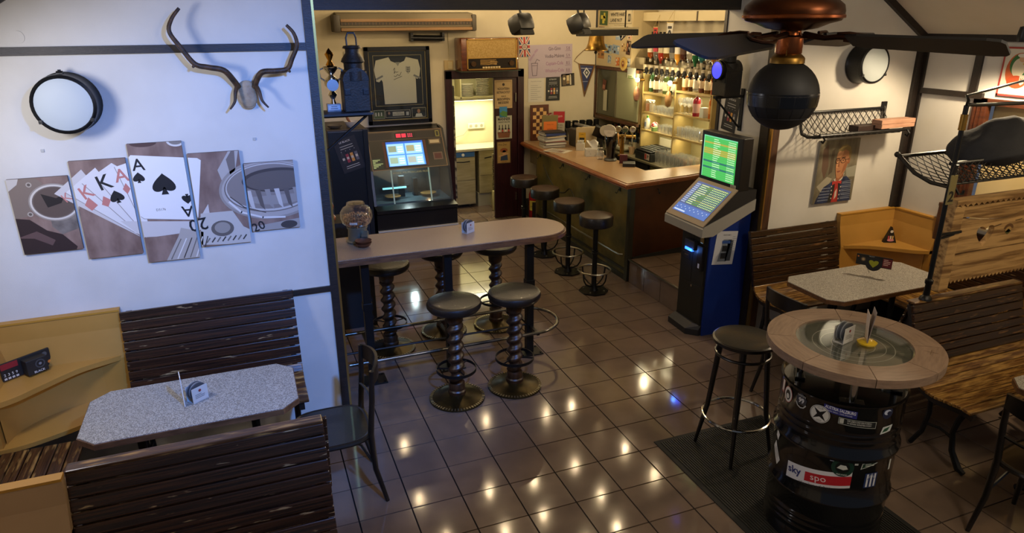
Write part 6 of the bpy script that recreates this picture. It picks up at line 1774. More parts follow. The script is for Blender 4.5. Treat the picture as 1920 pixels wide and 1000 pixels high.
light('SPOT', 'lantern_blue_light', (3.00, 1.58, 2.24), 12, (0.10, 0.14, 1.0), 0.05, (0.2, 1.45, 2.1), 110, 0.6)
wall_bracket('iron bracket holding the dark lantern beside the trophy', (-0.150, 1.58, 2.045), 1, 0.34)
rail_lantern('black railway lantern with wire handle beside silver trophy', (0.11, 1.58, 2.062), R(0), False)
o = MB().bb(-0.15, 0.20, 1.45, 1.70, 2.046, 2.060).build('lantern_board', flat('#16181c')); tag(o, 'dark board under trophy and lantern', 'shelf')
t = thing('trophy', 'shiny silver and gold trophy cup beside dark lantern', 'trophy', (-0.035, 1.62, 2.060))
MB().bb(-0.045, 0.045, -0.03, 0.03, 0, 0.05, 0, 0.003).build('plinth', mat('marble', '#9aa0a8', 0.3, col2='#6a7078', vs=12), t)
MB().lathe([(0.02, 0.05), (0.012, 0.08), (0.03, 0.11), (0.014, 0.135), (0.045, 0.17), (0.05, 0.20), (0.018, 0.235), (0.0, 0.24)], 20).build('figure', CHROME, t)
MB().lathe([(0.012, 0.235), (0.03, 0.255), (0.052, 0.285), (0.05, 0.29), (0.0, 0.30)], 20).build('cup', CHROME, t)
MB().lathe([(0.0, 0.29), (0.03, 0.30), (0.012, 0.33), (0.03, 0.37), (0.0, 0.41)], 16).build('gold_figure', mat('gold_bright', '#c08a2c', 0.2, 1.0), t)
for s in (-1, 1):
    MB().tube([(s * 0.045, 0, 0.285), (s * 0.075, 0, 0.27), (s * 0.07, 0, 0.22), (s * 0.04, 0, 0.20)], 0.006, 6).build('handle', CHROME, t)
MB().cyl((0, -0.045, 0.175), (0, -0.052, 0.175), 0.038, n=24).build('medallion', mat('medal', '#b5bac2', 0.25, 1.0), t)
Art().rect(-0.04, 0.012, 0.04, 0.042, '#b7bcc4', 1).bars(0, 0.034, 0.06, 2, 0.013, 0.004, '#3a3f48', 2, 3, 'c').build('plaque', t, loc=(0, -0.03, 0))
a = Art().circ(0, 0.0, 0.035, 0.045, '#54606a', 1)
poster('photo_print', 'small grey framed photo behind the trophy on back wall', 'photo', (0.70, BW, 2.22), 0, 0.16, 0.15, 0.01, flat('#a29c8c'), a)
a = Art()
poster('bottle_poster', 'dark bottle flyer hanging askew on the pillar below blue lantern', 'poster', (3.329, 1.72, 1.86), R(-90), 0.19, 0.30, 0.002, flat('#15161a'), bottles_ad(0.19, 0.30), tilt=0.12)

# ================================================================== LEFT WALL DECOR
G = Art()
wood = mat('print_wood', '#6a5247', 0.6, col2='#8a7266', vs=5, stretch=(2.0, 8, 1.0))
wood2 = mat('print_wood_dark', '#3c2c28', 0.6, col2='#5a463e', vs=4)
metal = mat('print_metal', '#8a8076', 0.6, col2='#4a423c', vs=7)
G.rect(-1.9, 1.2, -0.3, 2.05, wood, 1)
# revolver
G.poly([(-1.9, 1.85), (-1.74, 1.84), (-1.70, 1.80), (-1.766, 1.69), (-1.80, 1.62), (-1.9, 1.60)], '#77685c', 2)
G.poly([(-1.9, 1.74), (-1.82, 1.80), (-1.80, 1.85), (-1.9, 1.85)], '#b8b2aa', 3)
G.poly([(-1.70, 1.66), (-1.60, 1.70), (-1.55, 1.62), (-1.56, 1.53), (-1.66, 1.50), (-1.70, 1.55)], metal, 2)
G.poly([(-1.9, 1.62), (-1.80, 1.60), (-1.73, 1.53), (-1.66, 1.50), (-1.60, 1.42), (-1.62, 1.38), (-1.9, 1.38)], '#2c1d1c', 3)
G.poly([(-1.88, 1.50), (-1.78, 1.53), (-1.70, 1.47), (-1.72, 1.44), (-1.80, 1.49)], '#5a4440', 4)
for (k, (rx, ry, c)) in enumerate([(0.125, 0.108, '#8f857a'), (0.118, 0.101, '#c4bcb0'), (0.108, 0.091, '#6a5d54')]):
    G.circ(-1.662, 1.687, rx, ry, c, 4 + k, 40)
G.circ(-1.662, 1.687, 0.102, 0.085, '#57483f', 7, 40)
G.poly([(-1.72, 1.74), (-1.65, 1.71), (-1.60, 1.735), (-1.63, 1.68), (-1.70, 1.66)], '#1d1614', 8)
for (x, z) in ((-1.765, 1.795), (-1.79, 1.63)):
    G.circ(x, z, 0.014, None, '#a59a8c', 8).circ(x, z, 0.008, None, '#5a5048', 9)
# playing cards
def spade(a, x, y, h, col, l, rot=0):
    pts = []
    for k in range(41):
        q = 2 * PI * k / 40
        pts.append((0.50 * math.sin(q) ** 3, -(0.42 * math.cos(q) - 0.16 * math.cos(2 * q) - 0.06 * math.cos(3 * q))))
    st = [(-0.16, -0.5), (0.16, -0.5), (0.03, -0.15), (-0.03, -0.15)]
    for P in (pts, st):
        a.poly([(x + h * (px * math.cos(rot) - py * math.sin(rot)), y + h * (px * math.sin(rot) + py * math.cos(rot))) for px, py in P], col, l)
RED, CW, CW2, INK = '#b5736a', '#cfcbc8', '#c0bab5', '#141214'
G.poly([(-1.655, 1.735), (-1.50, 1.86), (-1.31, 1.48), (-1.26, 1.43)], CW2, 9)
G.poly([(-1.60, 1.735), (-1.43, 1.865), (-1.24, 1.50), (-1.24, 1.43), (-1.30, 1.47)], CW, 10)
G.line([(-1.30, 1.47), (-1.60, 1.735)], 0.004, '#938a84', 11)
G.poly([(-1.51, 1.78), (-1.345, 1.885), (-1.22, 1.78), (-1.22, 1.44), (-1.255, 1.432)], CW, 12)
G.line([(-1.51, 1.78), (-1.255, 1.432)], 0.004, '#938a84', 13)
G.poly([(-1.435, 1.80), (-1.345, 1.86), (-1.20, 1.84), (-1.23, 1.43)], '#d3cfcc', 14)
G.line([(-1.435, 1.80), (-1.24, 1.44)], 0.004, '#938a84', 15)
G.poly([(-1.335, 1.86), (-1.25, 1.885), (-1.20, 1.84), (-1.235, 1.43)], '#d6d2cf', 16)
G.line([(-1.335, 1.86), (-1.255, 1.54)], 0.004, '#938a84', 17)
G.text('K', -1.585, 1.69, 0.05, RED, 14, rot=0.55)
G.text('K', -1.482, 1.70, 0.072, RED, 15, rot=0.42, bold=0.01); G.poly([(-1.52, 1.655), (-1.495, 1.70), (-1.455, 1.65), (-1.49, 1.62)], RED, 15)
G.text('K', -1.388, 1.742, 0.082, INK, 17, rot=0.25, bold=0.01); spade(G, -1.353, 1.69, 0.075, INK, 17, 0.2)
G.poly([(-1.435, 1.65), (-1.42, 1.70), (-1.385, 1.675), (-1.405, 1.635)], RED, 16)
G.text('A', -1.306, 1.775, 0.075, RED, 18, rot=0.1, bold=0.01); G.poly([(-1.315, 1.73), (-1.295, 1.765), (-1.275, 1.73), (-1.295, 1.70)], RED, 18)
G.poly([(-1.36, 1.545), (-1.24, 1.53), (-0.95, 1.50), (-0.88, 1.60), (-0.88, 1.52), (-0.95, 1.44), (-1.19, 1.43), (-1.26, 1.435)], CW2, 18)
G.poly([(-1.255, 1.91), (-1.243, 1.922), (-0.90, 1.880), (-0.882, 1.866), (-0.945, 1.525), (-0.965, 1.510), (-1.235, 1.545), (-1.25, 1.56)], '#dbd8d5', 19)
G.line([(-1.25, 1.56), (-1.235, 1.545), (-0.965, 1.510), (-0.945, 1.525)], 0.003, '#8f8884', 20)
G.text('A', -1.213, 1.832, 0.068, INK, 20, rot=0.02, bold=0.01); spade(G, -1.223, 1.790, 0.062, INK, 20)
spade(G, -1.10, 1.742, 0.125, INK, 20)
G.text('D3176', -1.138, 1.585, 0.014, '#2a2626', 20, w=0.05)
G.text('A', -0.998, 1.598, 0.066, INK, 20, rot=PI, bold=0.01); spade(G, -0.988, 1.642, 0.060, INK, 20, PI)
# bank notes and cups
G.poly([(-1.16, 1.27), (-1.07, 1.42), (-1.05, 1.47), (-0.93, 1.43), (-0.96, 1.25)], '#a59d94', 21)
for k in range(6):
    G.line([(-1.13 + 0.035 * k, 1.28), (-1.06 + 0.03 * k, 1.40)], 0.006, ['#6a625a', '#d0ccc6', '#3c3632'][k % 3], 22)
G.text('20', -0.955, 1.515, 0.075, INK, 37, rot=PI + 0.1, bold=0.01)
G.poly([(-0.93, 1.545), (-0.75, 1.545), (-0.70, 1.44), (-0.64, 1.40), (-0.64, 1.32), (-0.955, 1.35)], '#b5b0a9', 21)
G.circ(-0.82, 1.44, 0.065, 0.050, '#5f5852', 22).circ(-0.82, 1.445, 0.045, 0.035, '#8f8880', 23)
for k in range(8):
    G.line([(-0.92 + 0.03 * k, 1.36), (-0.90 + 0.03 * k, 1.385)], 0.008, ['#6a645e', '#3a3632'][k % 2], 22)
G.circ(-1.00, 1.99, 0.05, 0.035, '#c9c4bd', 2).circ(-1.00, 1.99, 0.038, 0.024, '#7a726a', 3).circ(-1.17, 1.985, 0.07, 0.022, '#4a322c', 2)
# whisky tumbler
gl = [('#8f867f', 0.30, 0.19, 0.0), ('#a59d97', 0.285, 0.175, 0.0), ('#6f655f', 0.27, 0.155, 0.01), ('#b8b2ad', 0.262, 0.150, 0.012), ('#7f756f', 0.255, 0.14, 0.015)]
G.poly([(-0.80, 1.80), (-0.70, 1.95), (-0.66, 1.95), (-0.72, 1.72), (-0.62, 1.50), (-0.74, 1.55)], '#a8a19b', 24)
G.poly([(-0.745, 1.86), (-0.69, 1.94), (-0.70, 1.80), (-0.73, 1.74)], '#6d625b', 25)
for k, (c, rx, ry, dz) in enumerate(gl):
    G.circ(-0.51, 1.66 + dz, rx, ry, c, 25 + k, 48)
G.circ(-0.47, 1.715, 0.205, 0.075, '#3f3632', 31, 40); G.circ(-0.465, 1.71, 0.19, 0.062, '#5d534d', 32, 40)
G.circ(-0.47, 1.62, 0.20, 0.06, '#8f8781', 31, 40, 180, 360)
for k in range(7):
    x = -0.66 + 0.055 * k
    G.poly([(x, 1.66), (x + 0.02, 1.56), (x + 0.045, 1.53), (x + 0.03, 1.66)], ['#b9b3ae', '#5a504b', '#8f8781'][k % 3], 33)
G.line([(-0.76, 1.60), (-0.70, 1.53), (-0.58, 1.485), (-0.45, 1.475)], 0.012, '#cfcac5', 34)
G.line([(-0.75, 1.63), (-0.68, 1.56), (-0.56, 1.515)], 0.006, '#4a403b', 35)
G.poly([(-0.66, 1.43), (-0.36, 1.46), (-0.34, 1.38), (-0.66, 1.38)], '#97918b', 34)
G.text('20', -0.605, 1.405, 0.055, INK, 36, rot=0.3, bold=0.01)
G.circ(-0.43, 1.425, 0.05, 0.025, '#3f3936', 36)
CVS = [(-1.865, -1.574, 1.402, 1.831, 'canvas print of a revolver grip, leftmost of the five'), (-1.556, -1.274, 1.337, 1.909, 'canvas print showing fanned kings, second from left'),
       (-1.254, -0.971, 1.274, 1.985, 'tallest canvas print with the ace of spades'), (-0.950, -0.667, 1.336, 1.908, 'canvas print with glass rim and banknote, fourth from left'),
       (-0.650, -0.364, 1.400, 1.827, 'canvas print of a whisky tumbler, rightmost of the five')]
for (x0, x1, z0, z1, lb) in CVS:
    cx, cz = (x0 + x1) / 2, (z0 + z1) / 2
    o = MB().box((0, -0.010, 0), (x1 - x0, 0.020, z1 - z0), 0, 0.002).build('canvas_print', flat('#4b3c36'), None, (cx, 1.2095, cz))
    tag(o, lb, 'canvas', 'five-part card canvas')
    A2 = Art(); A2.P = [([(p[0] - cx, p[1] - cz) for p in pts], c, l) for pts, c, l in G.P]
    A2.build('print', o, (-(x1 - x0) / 2, -(z1 - z0) / 2, (x1 - x0) / 2, (z1 - z0) / 2), (0, -0.020, 0), step=0.00008)

def round_lamp(label, loc):
    t = thing('round_wall_lamp', label, 'lamp', loc, 0, 'round railway wall lamps')
    RX = Matrix.Rotation(R(90), 4, 'X')
    MB().lathe([(0.0, 0.0), (0.150, 0.0), (0.160, 0.015), (0.150, 0.03), (0.146, 0.12), (0.155, 0.13), (0.152, 0.158), (0.140, 0.165), (0.134, 0.160)], 40, (0, 0, 0), 0, RX).build('housing', IRON, t)
    MB().lathe([(0.138, 0.158), (0.12, 0.164), (0.06, 0.170), (0.0, 0.171)], 36, (0, 0, 0), 0, RX).build('glass_disc', FROST, t)
    MB().cyl((-0.015, -0.09, 0.155), (0.015, -0.09, 0.155), 0.014, n=10).cyl((0, -0.09, 0.14), (0, -0.09, 0.175), 0.008, n=8).build('hinge', IRON, t)
    for a in (215, 325):
        MB().box((0.145 * math.cos(R(a)), -0.155, 0.145 * math.sin(R(a))), (0.02, 0.03, 0.02), 0, 0.003).build('clip', IRON, t)
    return t
round_lamp('round black lamp with white glass above the revolver canvas', (-1.487, 1.209, 2.228))
round_lamp('round black lamp with white glass above the luggage net', (4.165, 1.209, 2.285))

# deer antlers
t = thing('antlers', 'brown deer antlers on pale skull plate over the canvases', 'antlers', (-0.575, 1.209, 2.23))
m = MB(); m.sphere((0, -0.025, 0.0), 0.06, 20, 0, (0.95, 0.45, 1.25)); m.sphere((0, -0.03, 0.055), 0.035, 14, 0, (1.2, 0.5, 0.8)); m.sphere((0, -0.02, -0.055), 0.04, 14, 0, (1.0, 0.4, 0.7))
m.build('skull', mat('bone', '#a5937a', 0.6, col2='#7f6a50', vs=16, bump=0.3, bs=40), t)
HORN = mat('horn', '#23160b', 0.5, col2='#4a3119', vs=9, stretch=(3, 3, 3), bump=0.35, bs=60)
for s, tip, pts in ((-1, 'l', [(-0.045, -0.04, 0.045), (-0.065, -0.06, 0.085), (-0.11, -0.09, 0.145), (-0.19, -0.10, 0.165), (-0.255, -0.10, 0.185), (-0.31, -0.11, 0.27), (-0.355, -0.12, 0.355), (-0.335, -0.11, 0.42), (-0.29, -0.10, 0.475)]),
                    (1, 'r', [(0.045, -0.04, 0.045), (0.06, -0.06, 0.085), (0.095, -0.09, 0.13), (0.17, -0.10, 0.135), (0.235, -0.10, 0.145), (0.265, -0.11, 0.20), (0.30, -0.12, 0.275), (0.29, -0.11, 0.34), (0.255, -0.10, 0.385)])):
    sp = spline(pts, 5)
    rad = [0.0145 * (1 - 0.62 * (k / (len(sp) - 1)) ** 1.5) + 0.003 for k in range(len(sp))]
    MB().tube(sp, 0.012, 10, radii=rad).build('antler', HORN, t)
    sp = spline([(s * 0.05, -0.045, 0.055), (s * 0.065, -0.075, 0.02), (s * 0.075, -0.09, -0.03), (s * 0.105, -0.10, -0.07)], 5)
    MB().tube(sp, 0.01, 8, radii=[0.012 * (1 - 0.75 * k / (len(sp) - 1)) + 0.002 for k in range(len(sp))]).build('brow_tine', HORN, t)
    e = pts[4]
    sp = [(e[0], e[1], e[2] - 0.002), (e[0] - s * -0.012, e[1] - 0.012, e[2] - 0.018)]
    MB().tube(sp, 0.008, 8, radii=[0.012, 0.006]).build('burr', HORN, t)
for k, (x, z) in enumerate([(-1.666, 1.974), (-0.57, 1.968)]):
    o = MB().bb(-0.008, 0.008, -0.006, 0, -0.008, 0.008, 0, 0.001).build('wall_plug', flat('#a9a9a4'), None, (x, 1.2095, z)); tag(o, ['tiny wall plug left above the canvases', 'tiny wall plug right below antlers'][k], 'wall plug')
o = MB().cyl((0, 0, 0), (0, -0.003, 0), 0.033, n=32).build('wall_cover', WHITE, None, (-1.66, 1.2095, 2.565)); tag(o, 'round flush cover plate above the left rail', 'cover plate')

# ================================================================== PORTRAIT WALL
a = Art()
W, H = 0.435, 0.545
bgp = mat('paint_ground', '#4f4838', 0.5, col2='#7a725e', vs=6, stretch=(2.5, 1, 1.0), lo=0.3, hi=0.7)
a.rect(-W / 2, -H / 2, W / 2, H / 2, bgp, 1)
a.poly([(-0.18, 0.20), (-0.13, 0.24), (-0.10, 0.05), (-0.13, -0.06), (-0.17, 0.02)], '#5c4638', 2).poly([(-0.08, 0.18), (-0.05, 0.20), (-0.05, 0.0), (-0.09, -0.03)], '#4a4030', 2)
a.poly([(0.10, 0.02), (0.22, 0.04), (0.22, -0.06), (0.12, -0.06)], '#8a8878', 2).poly([(-0.2, -0.12), (-0.10, -0.04), (-0.04, -0.06), (-0.12, -0.2)], '#97917e', 2)
coat = mat('paint_coat', '#1a2038', 0.5, col2='#2d3a5c', vs=14)
a.poly([(-0.20, -0.28), (-0.185, -0.23), (-0.12, -0.13), (-0.03, -0.085), (0.02, -0.06), (0.12, -0.05), (0.17, -0.09), (0.185, -0.14), (0.20, -0.28)], coat, 3)
for j in range(5):
    for k in range(9):
        x0, y0 = (-0.17 + 0.013 * k + 0.006 * j, -0.25 + 0.026 * j)
        if x0 < -0.05 - 0.0 * j:
            a.line([(x0, y0), (x0 + 0.006, y0 + 0.008), (x0 + 0.012, y0)], 0.003, '#9aa3b0', 4)
    for k in range(8):
        a.line([(0.085 + 0.013 * k, -0.25 + 0.034 * j), (0.091 + 0.013 * k, -0.242 + 0.034 * j), (0.097 + 0.013 * k, -0.25 + 0.034 * j)], 0.003, '#9aa3b0', 4)
    a.line([(0.08, -0.235 + 0.034 * j), (0.19, -0.228 + 0.034 * j)], 0.003, '#8a94a6', 4)
a.poly([(-0.02, -0.07), (0.09, -0.02), (0.075, -0.07), (0.03, -0.11), (0.0, -0.10)], '#b9b5a8', 5)
a.poly([(-0.02, -0.11), (0.055, -0.10), (0.06, -0.28), (-0.06, -0.28)], '#26241f', 4)
skin, skin2, skin3 = '#a5714c', '#8a5636', '#c08c62'
a.poly([(0.0, -0.05), (0.085, 0.02), (0.08, -0.05), (0.03, -0.09), (0.0, -0.08)], skin2, 6)
a.poly([(-0.02, 0.16), (-0.025, 0.10), (-0.018, 0.03), (-0.010, -0.02), (0.005, -0.055), (0.03, -0.065), (0.06, -0.045), (0.09, 0.0), (0.11, 0.06), (0.115, 0.12), (0.10, 0.19), (0.05, 0.205)], skin, 7)
a.poly([(-0.02, 0.16), (-0.022, 0.12), (0.02, 0.12), (0.045, 0.15), (0.045, 0.195), (0.01, 0.195)], skin3, 8).poly([(-0.015, 0.09), (0.01, 0.09), (0.012, 0.03), (-0.012, 0.03)], skin3, 8)
a.poly([(0.05, -0.03), (0.09, 0.01), (0.11, 0.07), (0.085, 0.09), (0.065, 0.04)], skin2, 8)
a.circ(0.118, 0.085, 0.012, 0.026, skin2, 8)
a.poly([(-0.02, 0.155), (-0.015, 0.19), (0.02, 0.222), (0.07, 0.228), (0.115, 0.205), (0.135, 0.16), (0.130, 0.10), (0.112, 0.12), (0.105, 0.165), (0.06, 0.185), (0.03, 0.17), (0.0, 0.175)], '#7d6a3e', 9)
a.poly([(0.0, 0.19), (0.03, 0.215), (0.08, 0.215), (0.05, 0.20)], '#a08c58', 10)
a.line([(-0.022, 0.110), (0.012, 0.112)], 0.006, '#3a281a', 10).line([(0.035, 0.115), (0.075, 0.118)], 0.006, '#3a281a', 10)
for cx, rx in ((-0.008, 0.019), (0.052, 0.026)):
    a.line([(cx + rx * math.cos(R(20 * k)), 0.090 + 0.021 * math.sin(R(20 * k))) for k in range(19)], 0.004, '#2b1d13', 11)
    a.circ(cx, 0.092, 0.007, 0.005, '#2a1c12', 10)
a.line([(0.010, 0.095), (0.027, 0.095)], 0.004, '#2b1d13', 11).line([(0.078, 0.097), (0.115, 0.10)], 0.004, '#2b1d13', 11)
a.poly([(0.010, 0.085), (0.022, 0.04), (0.008, 0.035), (-0.002, 0.042)], skin2, 10)
a.poly([(-0.005, 0.0), (0.035, 0.005), (0.04, -0.002), (0.012, -0.012)], '#7c4034', 10)
a.poly([(0.0, -0.10), (0.03, -0.095), (0.045, -0.17), (0.055, -0.28), (-0.02, -0.28), (0.0, -0.18)], '#9c2a26', 8).poly([(-0.035, -0.085), (0.07, -0.085), (0.07, -0.115), (0.02, -0.10), (-0.03, -0.118)], '#a8322c', 9)
a.poly([(0.01, -0.18), (0.03, -0.15), (0.035, -0.22), (0.01, -0.25)], '#c4b0a2', 9)
for k in range(4):
    a.circ(-0.035 + 0.004 * k, -0.13 - 0.035 * k, 0.007, None, '#b3aca0', 9).circ(0.07 - 0.003 * k, -0.14 - 0.035 * k, 0.007, None, '#b3aca0', 9)
poster('portrait_painting', 'oil portrait of man in glasses, red tie and patterned cardigan', 'painting', (4.075, 1.209, 1.398), 0, W, H, 0.022, flat('#8f8a80'), a)

def net(m, P, nu, nv, r=0.0022):
    """diamond net over a surface P(u, v)"""
    for s in (1, -1):
        for k in range(-nv, nu + nv + 1):
            pts = []
            for j in range(nv * 2 + 1):
                v = j / (nv * 2)
                u = (k + s * v * nv) / nu
                if 0 <= u <= 1:
                    pts.append(P(u, v))
            if len(pts) > 1:
                m.tube(pts, r, 5)
def luggage_rack(label, x0, x1, ywall, sgn, z, depth=0.27, h=0.15, pts=None):
    """railway luggage net; sgn -1 = projects towards -Y"""
    t = thing('luggage_rack', label, 'luggage rack', ((x0 + x1) / 2, ywall, z), 0, 'railway luggage nets')
    L = x1 - x0
    MB().tube([(-L / 2 + 0.03, sgn * 0.03, h), (L / 2 - 0.03, sgn * 0.03, h)], 0.011, 8).build('rear_rod', IRON, t)
    MB().tube([(-L / 2 - 0.02, sgn * depth, 0.0), (L / 2 + 0.02, sgn * depth, 0.0)], 0.013, 8).build('front_rod', IRON, t)
    for s in (-1, 1):
        x = s * (L / 2 - 0.01)
        q = MB().tube([(x, 0, h + 0.02), (x, sgn * 0.02, h), (x, sgn * 0.03, 0.03), (x, sgn * 0.05, -0.02), (x, sgn * 0.12, -0.035), (x, sgn * 0.20, -0.02), (x, sgn * depth, 0.0)], 0.012, 8).build('bracket', IRONR, t)
        MB().tube([(x, sgn * depth, 0), (x, sgn * (depth + 0.03), -0.03), (x, sgn * (depth + 0.015), -0.055), (x, sgn * (depth - 0.005), -0.045)], 0.008, 6).build('hook', IRON, q)
        MB().bb(x - 0.025, x + 0.025, min(0, sgn * 0.02), max(0, sgn * 0.02), h - 0.03, h + 0.05, 0, 0.004).build('wall_plate', IRON, q)
    def P(u, v):
        x = -L / 2 + L * u
        if v < 0.42:
            w = v / 0.42
            return (x, sgn * (0.03 + 0.035 * w), h - (h + 0.01) * w)
        w = (v - 0.42) / 0.58
        return (x, sgn * (0.065 + (depth - 0.065) * w), -0.01 - 0.035 * math.sin(PI * w) + 0.01 * w)
    m = MB(); net(m, P, max(6, int(L / 0.062)), 5, 0.003); m.build('net', flat('#15120d'), t)
    return t
luggage_rack('black luggage net on white wall above the portrait', 3.60, 4.52, 1.209, -1, 1.765)
for k in range(2):
    o = MB().bb(-0.19, 0.19, -0.05, 0.05, 0, 0.033, 0, 0.002).build('pale_plank', PINKBOARD, None, (4.40, 0.985, 1.783 + 0.035 * k), R(2 - k)); tag(o, ['lower pale wooden plank on the luggage net', 'upper pale wooden plank on the luggage net'][k], 'plank')
o = MB().bb(-0.14, 0.14, -0.05, 0.05, 0, 0.05, 0, 0.002).build('dark_box', flat('#2a1710'), None, (4.17, 1.04, 1.757)); tag(o, 'dark brown box in the luggage net left of pale planks', 'box')

# enamel sign on the right wall
a = Art().rect(-0.135, -0.175, 0.135, 0.175, '#c9c4b4', 1); ring(a, -0.14, -0.18, 0.14, 0.18, 0.014, '#9c3a33', 2)
a.circ(-0.005, 0.01, 0.10, 0.13, '#b5562c', 2).circ(0.0, 0.05, 0.08, 0.085, '#2f6a34', 3).circ(-0.01, 0.03, 0.05, 0.07, '#cfc6ae', 4).circ(0.01, 0.10, 0.03, 0.028, '#c9a07c', 5).circ(0.0, 0.12, 0.035, 0.014, '#d6d2c6', 6).circ(-0.01, -0.07, 0.07, 0.045, '#b34a24', 5).poly([(0.01, -0.02), (0.055, -0.02), (0.05, -0.08), (0.03, -0.095), (0.015, -0.08)], '#cfc9b8', 6).text('K', 0.033, -0.07, 0.03, '#8c3a2c', 7)
a.line([(0.02, 0.06), (0.08, 0.08)], 0.012, '#c9a832', 6)
poster('enamel_sign', 'white red-rimmed enamel sign with green oval, brightly lit', 'sign', (4.868, 0.365, 2.245), R(-90), 0.28, 0.36, 0.012, flat('#9c3a33'), a)
# wall lamps above each booth
for k, (x, y, z, tx) in enumerate([(4.56, 0.20, 2.47, 4.87), (-1.91, -0.02, 2.47, XL), (4.59, -1.35, 2.47, 4.87)]):
    t = thing('booth_lamp', ['black spot lamp at upper right over the right booth', 'black spot lamp high over the left booth, out of view', 'black spot lamp over the near right booth, out of view'][k], 'lamp', (x, y, z), 0, 'booth spot lamps')
    MB().lathe([(0.032, 0.0), (0.04, 0.04), (0.032, 0.10), (0.0, 0.11)], 18).build('shade', BLACKP, t)
    MB().tube([(0, 0, 0.10), ((tx - x) * 0.5, 0, 0.08), (tx - x, 0, -0.02)], 0.010, 6).build('arm', IRON, t)

# ================================================================== BOOTH DIVIDER (pole, pine board, rack, jacket)
PX, PY = 3.255, -0.435
t = thing('divider_pole', 'black iron pole with brass sleeve and number plate 2', 'pole', (PX, PY, 0.958))
MB().lathe([(0.0, 0.0), (0.038, 0.0), (0.036, 0.012), (0.020, 0.03), (0.018, 0.10), (0.024, 0.11), (0.024, 0.13), (0.014, 0.14), (0.014, 1.20), (0.0, 1.20)], 16).build('post', IRON, t)
MB().lathe([(0.0155, 1.06), (0.0195, 1.06), (0.0195, 1.15), (0.0155, 1.15)], 18).build('brass_sleeve', BRASS, t)
MB().tube([(0, 0, 0.40), (0.06, 0.0, 0.405), (0.14, 0.01, 0.41)], 0.009, 6).build('arm', IRON, t)
p = MB().bb(-0.028, 0.028, -0.022, -0.015, 0.62, 0.80, 0, 0.003).build('number_plate', mat('plate_brass', '#8d8358', 0.4, 0.5), t)
Art().text('2', 0, 0.64, 0.062, '#141210', 1, bold=0.03).build('print', p, loc=(0, -0.022, 0))
MB().tube([(0, 0, 1.19), (0.02, 0, 1.205), (0.08, 0, 1.20), (1.60, 0.0, 1.17)], 0.011, 8).build('cross_bar', IRON, t)
MB().tube([(0, 0, 1.20), (0.02, 0.01, 1.225), (0.08, 0.07, 1.245), (1.60, 0.55, 1.30)], 0.009, 8).build('cross_bar', IRON, t)
# luggage net over the divider
t = thing('luggage_rack', 'black luggage net beside the number plate, carrying a jacket', 'luggage rack', (4.05, PY, 1.72), 0, 'railway luggage nets')
Lr = 1.60
MB().tube([(-Lr / 2, 0.36, 0.085), (Lr / 2, 0.36, 0.085)], 0.013, 8).build('front_rod', IRON, t)
MB().tube([(-Lr / 2, 0.02, 0.10), (Lr / 2, 0.02, 0.10)], 0.011, 8).build('rear_rod', IRON, t)
MB().tube([(-Lr / 2, 0.02, -0.03), (Lr / 2, 0.02, -0.03)], 0.009, 8).build('lower_rod', IRON, t)
q = MB().tube([(-Lr / 2, 0.38, 0.09), (-Lr / 2, 0.36, 0.08), (-Lr / 2, 0.24, 0.0), (-Lr / 2, 0.12, -0.035), (-Lr / 2, 0.0, -0.04), (-Lr / 2, -0.02, 0.10)], 0.013, 8).sphere((-Lr / 2, 0.385, 0.092), 0.019, 12).build('bracket', IRONR, t)
MB().tube([(-Lr / 2 + 0.05, -0.005, -0.045), (-Lr / 2 + 0.055, -0.03, -0.08), (-Lr / 2 + 0.09, -0.03, -0.085), (-Lr / 2 + 0.095, -0.03, -0.06)], 0.008, 6).build('hook', IRON, q)
def PN(u, v):
    x = -Lr / 2 + Lr * u
    if v < 0.35:
        return (x, 0.01, 0.10 - 0.13 * v / 0.35)
    w = (v - 0.35) / 0.65
    return (x, 0.01 + 0.35 * w, -0.035 + 0.12 * w * w)
m = MB(); net(m, PN, 26, 6, 0.003); m.build('net', flat('#15120d'), t)
# jacket lying on it
m = MB()
vs, fs = [], []
NU, NV = 40, 26
for i in range(NU + 1):
    u = i / NU
    for j in range(NV):
        th = 2 * PI * j / NV
        env = math.sin(PI * min(1, max(0.0, u)) ** 0.8) ** 0.45 if 0 < u < 1 else 0.0
        ry = 0.185 * env * (1 + 0.12 * math.sin(7 * u + 2 * th) + 0.06 * math.sin(19 * u + 4 * th))
        rz = 0.155 * env * (1 + 0.14 * math.sin(9 * u + th * 3) + 0.10 * math.sin(17 * u - 2 * th) + 0.06 * math.sin(31 * u + 5 * th))
        y = ry * math.cos(th)
        z = rz * math.sin(th) * (1.0 if math.sin(th) > 0 else 0.62)
        vs.append((-0.38 + 1.05 * u, y - 0.03 * math.sin(3 * u) - (0.05 if z < 0 and y < 0 else 0), z + 0.10 * env))
for i in range(NU):
    for j in range(NV):
        k = (j + 1) % NV
        fs.append((i * NV + j, i * NV + k, (i + 1) * NV + k, (i + 1) * NV + j))
m.add(vs, fs, 0, True)
o = m.build('jacket', mat('jacket_cloth', '#15171c', 0.85, col2='#1f2026', vs=6, bump=0.5, bs=16), None, (3.86, -0.27, 1.775), sharp=180)
tag(o, 'dark jacket bundled on the luggage net', 'jacket')
